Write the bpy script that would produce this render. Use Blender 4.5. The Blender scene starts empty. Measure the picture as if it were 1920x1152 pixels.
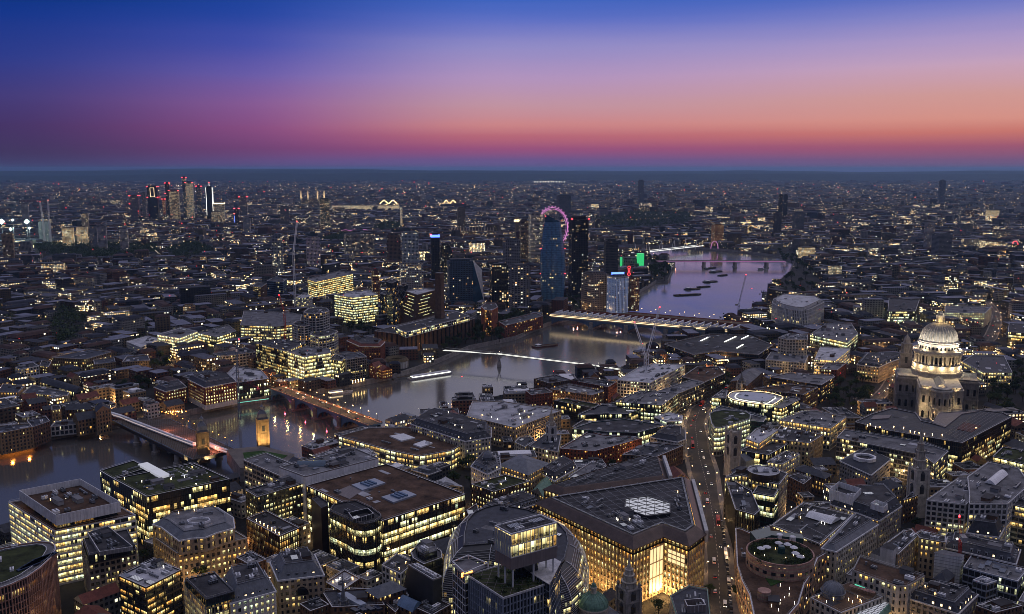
import bpy, math, random
import numpy as np
from mathutils import Vector, geometry
R = math.radians
rng = random.Random(7)
S = bpy.context.scene
col = S.collection

# ------------------------------------------------------------------ camera, sky, sun, exposure
CAMZ, PITCH, FPX = 248.0, R(8.76), 1690.0
cd = bpy.data.cameras.new("camera"); cam = bpy.data.objects.new("camera", cd); col.objects.link(cam)
cam.location = (0, 0, CAMZ); cam.rotation_euler = (R(90) - PITCH, 0, 0)
cd.sensor_width = 36; cd.lens = 36 * FPX / 1920; cd.clip_start = 1; cd.clip_end = 200000
S.camera = cam
S.view_settings.view_transform = 'Standard'; S.view_settings.look = 'None'
S.view_settings.exposure = 0.0; S.view_settings.gamma = 1
S.render.engine = 'CYCLES'
cy = S.cycles
cy.max_bounces = 5; cy.diffuse_bounces = 2; cy.glossy_bounces = 3; cy.transmission_bounces = 2; cy.volume_bounces = 0
cy.caustics_reflective = False; cy.caustics_refractive = False
cy.sample_clamp_indirect = 1.0; cy.use_denoising = True; cy.filter_width = 0.9
try:
    cy.denoiser = 'OPENIMAGEDENOISE'; cy.denoising_input_passes = 'RGB_ALBEDO_NORMAL'; cy.denoising_prefilter = 'ACCURATE'
except Exception:
    pass

def lin(r, g, b, a=1.0):
    f = lambda c: (c / 255) / 12.92 if c <= 10 else ((c / 255 + 0.055) / 1.055) ** 2.4
    return (f(r), f(g), f(b), a)

W = bpy.data.worlds.new("World"); S.world = W; W.use_nodes = True
nt = W.node_tree; N = nt.nodes; L = nt.links
for n in list(N): N.remove(n)
wout = N.new('ShaderNodeOutputWorld'); wbg = N.new('ShaderNodeBackground')
wtc = N.new('ShaderNodeTexCoord'); wsep = N.new('ShaderNodeSeparateXYZ')
L.new(wtc.outputs['Generated'], wsep.inputs[0])
def wmath(op, a, b=None, clamp=False):
    m = N.new('ShaderNodeMath'); m.operation = op; m.use_clamp = clamp
    for i, x in enumerate((a, b)):
        if x is None: continue
        if isinstance(x, (int, float)): m.inputs[i].default_value = x
        else: L.new(x, m.inputs[i])
    return m.outputs[0]
elev = wmath('ARCSINE', wsep.outputs['Z'])                    # radians above the horizon
efac = wmath('POWER', wmath('DIVIDE', elev, R(90), True), 0.5, True)
azim = wmath('ARCTAN2', wsep.outputs['X'], wsep.outputs['Y'])  # 0 ahead, + towards the sunset
wn = N.new('ShaderNodeTexNoise'); wmap = N.new('ShaderNodeMapping'); wmap.inputs['Scale'].default_value = (1.2, 1.2, 26)
L.new(wtc.outputs['Generated'], wmap.inputs[0]); L.new(wmap.outputs[0], wn.inputs['Vector']); wn.inputs['Scale'].default_value = 2.2
wn.inputs['Detail'].default_value = 3
efac = wmath('ADD', efac, wmath('MULTIPLY', wmath('SUBTRACT', wn.outputs['Fac'], 0.5), 0.013))
def ramp(stops):
    r = N.new('ShaderNodeValToRGB'); L.new(efac, r.inputs[0]); e = r.color_ramp.elements
    while len(e) > 1: e.remove(e[-1])
    for i, (deg, c) in enumerate(stops):
        p = math.sqrt(max(deg, 0) / 90)
        if i == 0: e[0].position = p; e[0].color = c
        else: q = e.new(p); q.color = c
    return r.outputs[0]
ZEN = (0.60, 0.59, 0.80, 1); MID = (0.38, 0.35, 0.46, 1)
rl = ramp([(0, lin(64, 70, 112)), (.9, lin(66, 54, 95)), (2.4, lin(70, 52, 102)), (3.9, lin(68, 60, 122)), (6, lin(46, 60, 138)), (8.3, lin(22, 54, 138)), (10.2, lin(0, 48, 122)), (25, (0.10, 0.13, 0.26, 1)), (90, ZEN)])
rm_ = ramp([(0, lin(78, 84, 134)), (.5, lin(102, 78, 130)), (1.2, lin(118, 68, 118)), (2.4, lin(142, 80, 132)), (3.8, lin(142, 94, 152)), (5.5, lin(112, 96, 172)), (7.3, lin(72, 82, 172)), (9, lin(42, 72, 164)), (10.2, lin(22, 66, 156)), (13, (.05, .1, .3, 1)), (25, (.22, .22, .34, 1)), (90, ZEN)])
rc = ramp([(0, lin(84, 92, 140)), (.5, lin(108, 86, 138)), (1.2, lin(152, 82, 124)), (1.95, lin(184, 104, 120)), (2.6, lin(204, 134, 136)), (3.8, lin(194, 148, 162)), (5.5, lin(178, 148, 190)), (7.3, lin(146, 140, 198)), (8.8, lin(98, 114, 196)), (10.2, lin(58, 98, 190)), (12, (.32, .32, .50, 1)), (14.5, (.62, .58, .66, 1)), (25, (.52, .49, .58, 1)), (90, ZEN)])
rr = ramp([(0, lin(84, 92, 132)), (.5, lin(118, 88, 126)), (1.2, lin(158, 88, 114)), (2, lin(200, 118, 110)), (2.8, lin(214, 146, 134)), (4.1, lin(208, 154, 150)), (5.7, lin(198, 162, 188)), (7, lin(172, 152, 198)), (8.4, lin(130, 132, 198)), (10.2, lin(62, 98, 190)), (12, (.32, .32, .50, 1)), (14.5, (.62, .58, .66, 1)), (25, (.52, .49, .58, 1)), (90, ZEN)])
def wmix(f, a, b):
    m = N.new('ShaderNodeMix'); m.data_type = 'RGBA'; L.new(f, m.inputs[0]); L.new(a, m.inputs[6]); L.new(b, m.inputs[7]); return m.outputs[2]
def smooth(a, b):
    m = N.new('ShaderNodeMapRange'); m.interpolation_type = 'SMOOTHSTEP'; L.new(azim, m.inputs[0]); m.inputs[1].default_value = R(a); m.inputs[2].default_value = R(b); return m.outputs[0]
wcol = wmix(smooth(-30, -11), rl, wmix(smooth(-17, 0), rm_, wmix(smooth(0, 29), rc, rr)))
rb_ = ramp([(0, lin(36, 46, 78)), (8, lin(44, 54, 98)), (25, (.09, .10, .16, 1)), (55, (.30, .29, .36, 1)), (90, ZEN)])
aba = wmath('ABSOLUTE', azim); bk = N.new('ShaderNodeMapRange'); bk.interpolation_type = 'SMOOTHSTEP'; L.new(aba, bk.inputs[0]); bk.inputs[1].default_value = R(60); bk.inputs[2].default_value = R(135)
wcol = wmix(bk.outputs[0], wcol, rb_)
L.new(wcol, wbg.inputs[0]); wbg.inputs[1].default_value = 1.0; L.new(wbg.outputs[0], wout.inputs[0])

sd = bpy.data.lights.new("sun", 'SUN'); sun = bpy.data.objects.new("sun", sd); col.objects.link(sun)
sd.energy = 0.10; sd.angle = R(25); sd.color = (1.0, 0.62, 0.5); sun.rotation_euler = (R(83), 0, R(-40) + R(180) + R(0))
sun.rotation_euler = (R(84), 0, R(140))     # the afterglow, low ahead and to one side

# ------------------------------------------------------------------ pixel <-> place
TL = {'A': (0, 860, 480 / 1894), 'B': (440, 860, 480 / 1894), 'C': (820, 840, 520 / 1920), 'D': (1300, 840, 620 / 1920),
      'E': (0, 580, 480 / 1843), 'F': (440, 560, 480 / 1843), 'G': (880, 560, 480 / 1843), 'H': (1300, 560, 620 / 1920),
      'I': (0, 310, 480 / 1907), 'J': (440, 310, 480 / 1907), 'K': (880, 310, 480 / 1907), 'L': (1340, 310, 580 / 1920),
      'M': (1300, 840, 1 / 6), 'N': (1600, 840, 1 / 6), 'O': (1300, 992, 1 / 6), 'Q': (1600, 992, 1 / 6),
      'R': (1300, 560, 1 / 6), 'S': (1600, 560, 1 / 6), 'U': (1300, 700, 1 / 6), 'V': (1600, 700, 1 / 6), 'P': (0, 0, 1)}
sp_, cp_ = math.sin(PITCH), math.cos(PITCH)
def ray(px, py):
    u = 576 - py
    return (px - 960, FPX * cp_ + u * sp_, -FPX * sp_ + u * cp_)
def at(t, p, z=0.0):
    """the place at height z seen at pixel p of tile t"""
    ox, oy, s = TL[t]; d = ray(ox + p[0] * s, oy + p[1] * s)
    k = (z - CAMZ) / d[2]
    return (d[0] * k, d[1] * k)
def atd(t, p, Y):
    """the place at distance Y seen at pixel p: (x, Y, z)"""
    ox, oy, s = TL[t]; d = ray(ox + p[0] * s, oy + p[1] * s); k = Y / d[1]
    return (d[0] * k, Y, CAMZ + d[2] * k)
def poly(t, pts, z):
    P = [at(t, p, z) for p in pts]
    if len(P) == 3: P.append((P[0][0] + P[2][0] - P[1][0], P[0][1] + P[2][1] - P[1][1]))
    return ccw(P)
def area(P): return 0.5 * sum(P[i - 1][0] * P[i][1] - P[i][0] * P[i - 1][1] for i in range(len(P)))
def ccw(P): return P if area(P) > 0 else P[::-1]
def cen(P): return (sum(p[0] for p in P) / len(P), sum(p[1] for p in P) / len(P))
def rect(cx, cy_, w, d, a):
    c, s = math.cos(a), math.sin(a)
    return [(cx + x * c - y * s, cy_ + x * s + y * c) for x, y in ((-w / 2, -d / 2), (w / 2, -d / 2), (w / 2, d / 2), (-w / 2, d / 2))]
def ngon(cx, cy_, r, n=24, r2=None, a=0.0):
    r2 = r2 or r; c, s = math.cos(a), math.sin(a); out = []
    for i in range(n):
        t = 2 * math.pi * i / n; x, y = r * math.cos(t), r2 * math.sin(t); out.append((cx + x * c - y * s, cy_ + x * s + y * c))
    return out
def inset(P, d):
    n = len(P); out = []
    for i in range(n):
        a, b, c = P[i - 1], P[i], P[(i + 1) % n]
        e1 = Vector((b[0] - a[0], b[1] - a[1])); e2 = Vector((c[0] - b[0], c[1] - b[1]))
        if e1.length < 1e-6 or e2.length < 1e-6: out.append(b); continue
        e1.normalize(); e2.normalize(); n1 = Vector((-e1.y, e1.x)); n2 = Vector((-e2.y, e2.x))
        m = n1 + n2; k = m.length
        if k < 0.3: out.append((b[0] + n1.x * d, b[1] + n1.y * d)); continue
        m /= k; q = d / max(m.dot(n1), 0.45); out.append((b[0] + m.x * q, b[1] + m.y * q))
    return out
def inside(P, x, y):
    r = False; n = len(P); j = n - 1
    for i in range(n):
        if (P[i][1] > y) != (P[j][1] > y) and x < (P[j][0] - P[i][0]) * (y - P[i][1]) / (P[j][1] - P[i][1]) + P[i][0]: r = not r
        j = i
    return r

# ------------------------------------------------------------------ mesh collecting
class MB:
    def __init__(s): s.v = []; s.f = []; s.uv = []; s.m = []
    def face(s, pts, uv=None, m=0):
        b = len(s.v); s.v += pts; s.f.append(tuple(range(b, b + len(pts)))); s.m.append(m)
        s.uv += uv if uv else [(p[0], p[1]) for p in pts]
    def wall(s, a, b, z0, z1, u0=0.0, m=0, v0=None, v1=None):
        l = math.hypot(b[0] - a[0], b[1] - a[1]); v0 = z0 if v0 is None else v0; v1 = z1 if v1 is None else v1
        s.face([(a[0], a[1], z0), (b[0], b[1], z0), (b[0], b[1], z1), (a[0], a[1], z1)], [(u0, v0), (u0 + l, v0), (u0 + l, v1), (u0, v1)], m)
        return u0 + l
    def flat(s, P, z, m=0, up=True):
        T = geometry.tessellate_polygon([[Vector((p[0], p[1], 0)) for p in P]])
        for t in T:
            q = [P[i] for i in t]
            if (area(q) > 0) != up: q = q[::-1]
            s.face([(p[0], p[1], z) for p in q], None, m)
    def prism(s, P, z0, z1, m=0, mt=None, top=True, bottom=False):
        u = 0.0
        for i in range(len(P)): u = s.wall(P[i], P[(i + 1) % len(P)], z0, z1, u, m)
        if top: s.flat(P, z1, m if mt is None else mt)
        if bottom: s.flat(P, z0, m, False)
    def loft(s, rings, m=0, cap=True):
        """rings: [(polygon, z)] with equal point counts, bottom to top"""
        for (P, z0), (Q, z1) in zip(rings, rings[1:]):
            n = len(P); u = 0.0
            for i in range(n):
                j = (i + 1) % n; l = math.hypot(P[j][0] - P[i][0], P[j][1] - P[i][1])
                s.face([(*P[i], z0), (*P[j], z0), (*Q[j], z1), (*Q[i], z1)], [(u, z0), (u + l, z0), (u + l, z1), (u, z1)], m); u += l
        if cap: s.flat(rings[-1][0], rings[-1][1], m)
    def ringstep(s, P, Q, z, m=0):
        for i in range(len(P)):
            j = (i + 1) % len(P); s.face([(*P[i], z), (*P[j], z), (*Q[j], z), (*Q[i], z)], None, m)
    def box(s, cx, cy_, z0, z1, w, d, a=0.0, m=0, mt=None): s.prism(rect(cx, cy_, w, d, a), z0, z1, m, mt, True, True)
    def bar(s, a, b, r, m=0, n=4):
        a = Vector(a); b = Vector(b); d = b - a
        if d.length < 1e-6: return
        d.normalize(); x = d.cross(Vector((0, 0, 1)));
        if x.length < 1e-3: x = Vector((1, 0, 0))
        x.normalize(); y = d.cross(x)
        k = [(math.cos(2 * math.pi * (i + .5) / n), math.sin(2 * math.pi * (i + .5) / n)) for i in range(n)]
        A = [a + (x * c + y * q) * r for c, q in k]; B = [b + (x * c + y * q) * r for c, q in k]
        for i in range(n):
            j = (i + 1) % n; s.face([tuple(A[j]), tuple(A[i]), tuple(B[i]), tuple(B[j])], None, m)
        s.face([tuple(p) for p in A], None, m); s.face([tuple(p) for p in B[::-1]], None, m)
    def path(s, pts, r, m=0, n=4):
        for a, b in zip(pts, pts[1:]): s.bar(a, b, r, m, n)
    def lathe(s, cx, cy_, prof, n=32, m=0):
        for (r0, z0), (r1, z1) in zip(prof, prof[1:]):
            for i in range(n):
                t0, t1 = 2 * math.pi * i / n, 2 * math.pi * (i + 1) / n
                P = [(cx + r0 * math.cos(t0), cy_ + r0 * math.sin(t0), z0), (cx + r0 * math.cos(t1), cy_ + r0 * math.sin(t1), z0),
                     (cx + r1 * math.cos(t1), cy_ + r1 * math.sin(t1), z1), (cx + r1 * math.cos(t0), cy_ + r1 * math.sin(t0), z1)]
                if r1 < 1e-4: P = P[:3]
                elif r0 < 1e-4: P = [P[0], P[2], P[3]]
                s.face(P, None, m)
    def mesh(s, name, mats, off=(0, 0, 0)):
        me = bpy.data.meshes.new(name); v = np.array(s.v, dtype=np.float32).reshape(-1, 3) - np.array(off, dtype=np.float32)
        nf = len(s.f); tot = np.array([len(f) for f in s.f], dtype=np.int32); nl = int(tot.sum()) if nf else 0
        me.vertices.add(len(v)); me.vertices.foreach_set('co', v.ravel()); me.loops.add(nl); me.polygons.add(nf)
        me.loops.foreach_set('vertex_index', np.arange(nl, dtype=np.int32))
        me.polygons.foreach_set('loop_start', (np.cumsum(tot) - tot).astype(np.int32) if nf else np.zeros(0, np.int32))
        me.polygons.foreach_set('material_index', np.array(s.m, dtype=np.int32))
        ul = me.uv_layers.new(name='UVMap'); ul.data.foreach_set('uv', np.array(s.uv, dtype=np.float32).ravel())
        for m in (mats if isinstance(mats, (list, tuple)) else [mats]): me.materials.append(m)
        me.update(calc_edges=True)
        return me
    def build(s, name, mats, parent=None, off=None, **props):
        if not s.f: return None
        o = parent.location if (parent is not None and off is None) else (off or (0, 0, 0))
        ob = bpy.data.objects.new(name, s.mesh(name, mats, o)); col.objects.link(ob)
        if parent is not None: ob.parent = parent
        else: ob.location = o
        for k, x in props.items(): ob[k] = x
        return ob

LABELS = {}
def thing(name, label, cat, loc, group=None):
    o = bpy.data.objects.new(name, None); col.objects.link(o); o.location = loc; o.empty_display_size = 2
    return tag(o, label, cat, group)
def tag(o, label, cat, group=None):
    o['label'] = label; o['category'] = cat; LABELS[o.name] = label
    if group: o['group'] = group
    return o
def struct(mb, name, mats, kind='structure', **k):
    o = mb.build(name, mats); o['kind'] = kind
    return o
def place(me, name, parent=None, loc=(0, 0, 0), rz=0.0, sc=(1, 1, 1), **props):
    o = bpy.data.objects.new(name, me); col.objects.link(o)
    if parent is not None:
        o.parent = parent; loc = Vector(loc) - parent.location
    o.location = loc; o.rotation_euler = (0, 0, rz); o.scale = sc
    for k, x in props.items(): o[k] = x
    return o
def dup(root, loc, rz=None, label=None, sc=None):
    r = root.copy(); col.objects.link(r); r.location = loc
    if rz is not None: r.rotation_euler = (0, 0, rz)
    if sc is not None: r.scale = (sc, sc, sc) if isinstance(sc, (int, float)) else sc
    if label: r['label'] = label
    for ch in root.children:
        c = ch.copy(); col.objects.link(c); c.parent = r
        for g in ch.children:
            d = g.copy(); col.objects.link(d); d.parent = c
    return r

# ------------------------------------------------------------------ materials
MATS = {}
class NT:
    def __init__(s, name):
        s.mat = bpy.data.materials.new(name); s.mat.use_nodes = True; s.t = s.mat.node_tree; s.n = s.t.nodes; s.l = s.t.links
        s.b = s.n['Principled BSDF']
    def new(s, k, **p):
        n = s.n.new(k)
        for a, b in p.items(): setattr(n, a, b)
        return n
    def put(s, x, sock):
        if isinstance(x, bpy.types.NodeSocket): s.l.new(x, sock)
        else: sock.default_value = x
    def math(s, op, a, b=None, c=None, clamp=False):
        n = s.new('ShaderNodeMath', operation=op, use_clamp=clamp)
        for i, x in enumerate((a, b, c)):
            if x is not None: s.put(x, n.inputs[i])
        return n.outputs[0]
    def mix(s, f, a, b, blend='MIX'):
        n = s.new('ShaderNodeMix', data_type='RGBA', blend_type=blend); s.put(f, n.inputs[0]); s.put(a, n.inputs[6]); s.put(b, n.inputs[7]); return n.outputs[2]
    def noise(s, scale, detail=3, vec=None, out='Fac'):
        n = s.new('ShaderNodeTexNoise'); n.inputs['Scale'].default_value = scale; n.inputs['Detail'].default_value = detail
        if vec is not None: s.l.new(vec, n.inputs['Vector'])
        return n.outputs[out]
    def attr(s, name, kind='OBJECT', out='Fac'):
        n = s.new('ShaderNodeAttribute', attribute_type=kind, attribute_name=name); return n.outputs[out]
    def obj(s): return s.new('ShaderNodeTexCoord').outputs['Object']
    def remap(s, x, a, b, c=0.0, d=1.0):
        n = s.new('ShaderNodeMapRange'); s.put(x, n.inputs[0])
        for i, q in enumerate((a, b, c, d)): n.inputs[i + 1].default_value = q
        return n.outputs[0]

def surf(name, c, rough=0.8, var=0.35, scale=0.25, spec=0.3, metal=0.0, streak=True, fine=2.0):
    """a worn surface: base colour with blotches, fine grain and rain streaks of its own"""
    m = NT(name); o = m.obj(); rnd = m.new('ShaderNodeObjectInfo').outputs['Random']
    add = m.new('ShaderNodeVectorMath', operation='ADD'); m.l.new(o, add.inputs[0])
    cmb = m.new('ShaderNodeCombineXYZ'); m.put(m.math('MULTIPLY', rnd, 200.0), cmb.inputs[0]); m.l.new(cmb.outputs[0], add.inputs[1])
    big = m.noise(scale, 4, add.outputs[0]); sm = m.noise(fine, 2, add.outputs[0])
    k = m.math('ADD', m.remap(big, 0.3, 0.7, 1 - var, 1 + var * .8), m.remap(sm, 0.3, 0.7, -var * .35, var * .35))
    if streak:
        mp = m.new('ShaderNodeMapping'); mp.inputs['Scale'].default_value = (1.3, 1.3, 0.05); m.l.new(add.outputs[0], mp.inputs[0])
        k = m.math('MULTIPLY', k, m.remap(m.noise(1.0, 2, mp.outputs[0]), 0.35, 0.7, 0.85, 1.12))
    k = m.math('MULTIPLY', k, m.remap(rnd, 0, 1, 0.86, 1.12))
    h = m.new('ShaderNodeVectorMath', operation='SCALE'); h.inputs[0].default_value = c[:3]; m.l.new(k, h.inputs['Scale'])
    m.l.new(h.outputs[0], m.b.inputs['Base Color']); m.b.inputs['Roughness'].default_value = rough
    m.b.inputs['Specular IOR Level'].default_value = spec; m.b.inputs['Metallic'].default_value = metal
    MATS[name] = m.mat; return m.mat
def glow(name, c, strength, sampling='NONE', base=(0.3, 0.3, 0.3)):
    m = NT(name); m.b.inputs['Base Color'].default_value = (*base, 1); m.b.inputs['Emission Color'].default_value = (*c[:3], 1)
    m.b.inputs['Emission Strength'].default_value = strength; m.mat.cycles.emission_sampling = sampling; MATS[name] = m.mat; return m.mat

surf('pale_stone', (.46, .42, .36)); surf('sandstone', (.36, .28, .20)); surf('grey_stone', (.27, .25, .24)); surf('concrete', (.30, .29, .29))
surf('white_panel', (.74, .74, .76), .5, .12); surf('white_render', (.55, .54, .53), .8, .2); surf('red_brick', (.19, .062, .042), .9, .3, .3, .2, fine=3)
surf('brown_brick', (.115, .07, .05), .9, .3, .3, .2, fine=3); surf('yellow_brick', (.26, .18, .10), .9, .3, .3, .2, fine=3); surf('dark_metal', (.022, .022, .026), .45, .3, .2, .5)
surf('bronze', (.075, .05, .042), .45, .3, .2, .5, .5); surf('grey_metal', (.22, .23, .25), .45, .25, .3, .5, .3); surf('pink_stone', (.36, .21, .17)); surf('taupe_panel', (.20, .17, .17), .6, .12)
surf('terracotta', (.30, .13, .09)); surf('black_glass', (.010, .012, .016), .12, .3, .1, .6, streak=False); surf('blue_glass', (.03, .08, .14), .12, .3, .1, .7, streak=False)
surf('teal_glass', (.02, .06, .065), .12, .3, .1, .7, streak=False); surf('pale_glass', (.30, .34, .42), .3, .12, .15, .6, streak=False)
surf('dark_roof', (.052, .050, .055), .85, .5, .12, .25, streak=False, fine=.9); surf('grey_roof', (.16, .157, .168), .85, .45, .12, .25, streak=False, fine=.9)
surf('pale_roof', (.42, .42, .45), .75, .35, .12, .25, streak=False, fine=.9); surf('brown_roof', (.085, .052, .036), .95, .6, .1, .15, streak=False, fine=.7)
surf('sedum_roof', (.040, .048, .020), .95, .6, .15, .15, streak=False, fine=.9); surf('lead', (.15, .16, .185), .6, .25, .3, .3); surf('slate', (.045, .048, .062), .7, .35, .3, .3)
surf('copper_green', (.15, .27, .21), .7, .3, .4, .3); surf('coping', (.62, .615, .63), .7, .3, .4); surf('asphalt', (.045, .042, .042), .85, .35, .05, .3, streak=False, fine=.5)
surf('paving', (.16, .14, .125), .85, .35, .08, .3, streak=False, fine=.8); surf('red_roof', (.16, .055, .042), .8, .3, .3, .25); surf('timber', (.12, .07, .04))
surf('lawn', (.035, .075, .02), .95, .4, .2, .1, streak=False); surf('mud', (.10, .075, .05), .9, .4, .05, .2, streak=False); surf('bark', (.05, .035, .025), .95, .3, .6, .1)
surf('hull_dark', (.03, .025, .028), .6, .4, .2, .4); surf('hull_red', (.14, .04, .03), .6, .4, .2, .4); surf('white_paint', (.7, .7, .72), .4, .1); surf('red_paint', (.45, .03, .02), .45, .15)
surf('solar_panel', (.016, .022, .045), .2, .3, .3, .6, streak=False); surf('road_paint', (.6, .58, .52), .8, .4, .2, .2, streak=False); surf('thatch', (.13, .10, .06), .95, .4, .5, .1)
surf('steel_blue', (.10, .16, .26), .5, .2)
glow('lamp_warm', (1, .64, .25), 9.0); glow('lamp_white', (1, .9, .72), 8.0); glow('lamp_red', (1, .03, .04), 9.0); glow('lamp_orange', (1, .33, .05), 8.0)
glow('lamp_pink', (.85, .25, .72), .8); glow('train_light', (1, .8, .8), .5); glow('lamp_blue', (.10, .22, 1), 3.0); glow('lamp_green', (.02, 1, .25), .6); glow('strip_warm', (1, .74, .40), 2.6); glow('strip_white', (.95, .95, .85), 2.6)
glow('head_lamp', (1, .9, .7), 6.0); glow('tail_lamp', (1, .03, .02), 3.0); glow('roof_glass_lit', (.86, .88, 1), .42); glow('lamp_cool', (.7, 1, .85), 9.0); glow('pool_water', (.12, .85, .55), .9)
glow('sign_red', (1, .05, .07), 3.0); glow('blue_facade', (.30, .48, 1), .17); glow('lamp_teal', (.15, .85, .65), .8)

def make_glass(name='storey_glass', basec=(.012, .016, .022, 1)):
    """glazing of a storey: panes by UV, some lit, the rest dark and glossy; lit share, tone and pane width come from the object's own properties"""
    m = NT(name); uvn = m.new('ShaderNodeTexCoord').outputs['UV']; sp = m.new('ShaderNodeSeparateXYZ'); m.l.new(uvn, sp.inputs[0])
    lit = m.attr('lit'); warm = m.attr('warm'); pane = m.math('MAXIMUM', m.attr('pane'), .5); rnd = m.new('ShaderNodeObjectInfo').outputs['Random']
    q = m.math('ADD', m.math('DIVIDE', sp.outputs[0], pane), m.math('MULTIPLY', rnd, 631.0)); cell = m.math('FLOOR', q); fx = m.math('FRACT', q)
    def wn(x, k):
        n = m.new('ShaderNodeTexWhiteNoise', noise_dimensions='2D'); c = m.new('ShaderNodeCombineXYZ'); m.put(x, c.inputs[0]); m.put(m.math('ADD', m.math('MULTIPLY', rnd, 97.0), k), c.inputs[1]); m.l.new(c.outputs[0], n.inputs[0]); return n.outputs['Value']
    zone = wn(m.math('FLOOR', m.math('DIVIDE', cell, 6.0)), 1.0); one = wn(cell, 2.0)
    score = m.math('ADD', m.math('MULTIPLY', zone, .62), m.math('MULTIPLY', one, .38)); on = m.math('LESS_THAN', score, m.remap(lit, 0, 1, .06, 1.02))
    v = sp.outputs[1]; o = m.obj()
    ceil_ = m.remap(v, .3, .95, .25, 1.6)                       # ceiling lamps sit high in a room
    clut = m.remap(m.noise(1.1, 3, o), .42, .58, .12, 1.0)          # furniture and people low in it
    low = m.math('LESS_THAN', v, .42); dark = m.math('SUBTRACT', 1.0, m.math('MULTIPLY', low, m.math('SUBTRACT', 1.0, clut)))
    fr = m.math('MULTIPLY', m.math('GREATER_THAN', fx, .07), m.math('LESS_THAN', fx, .93))
    blind = m.remap(wn(cell, 5.0), 0, 1, .3, 1.25)
    drawn = m.math('MULTIPLY', m.math('LESS_THAN', wn(cell, 11.0), .3), m.math('GREATER_THAN', v, m.remap(wn(cell, 12.0), 0, 1, .35, .8))); ceil_ = m.math('MULTIPLY', ceil_, m.math('SUBTRACT', 1.0, m.math('MULTIPLY', drawn, .72)))
    e = m.math('MULTIPLY', m.math('MULTIPLY', m.math('MULTIPLY', on, ceil_), m.math('MULTIPLY', dark, fr)), blind)
    tone = m.math('ADD', warm, m.math('ADD', m.math('MULTIPLY', m.math('SUBTRACT', wn(cell, 7.0), .5), .25), m.math('MULTIPLY', m.math('SUBTRACT', wn(m.math('FLOOR', m.math('DIVIDE', cell, 6.0)), 8.0), .5), .45)), clamp=True)
    rmp = m.new('ShaderNodeValToRGB'); m.l.new(tone, rmp.inputs[0]); el = rmp.color_ramp.elements
    el[0].position = 0; el[0].color = (.82, 1, .66, 1); el[1].position = 1; el[1].color = (1, .30, .04, 1)
    a = el.new(.35); a.color = (1, .83, .33, 1); a = el.new(.65); a.color = (1, .55, .13, 1)
    m.l.new(rmp.outputs[0], m.b.inputs['Emission Color']); m.l.new(m.math('MULTIPLY', e, m.attr('power')), m.b.inputs['Emission Strength'])
    base = m.mix(m.math('MULTIPLY', fr, .85), (.05, .05, .055, 1), basec); m.l.new(base, m.b.inputs['Base Color'])
    m.b.inputs['Roughness'].default_value = .12; m.b.inputs['Specular IOR Level'].default_value = .6; m.mat.cycles.emission_sampling = 'NONE'
    MATS[name] = m.mat
make_glass(); make_glass('tower_glass', (.13, .30, .50, 1))  # tower_glass: reflected sky blue is put into its base colour
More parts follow.
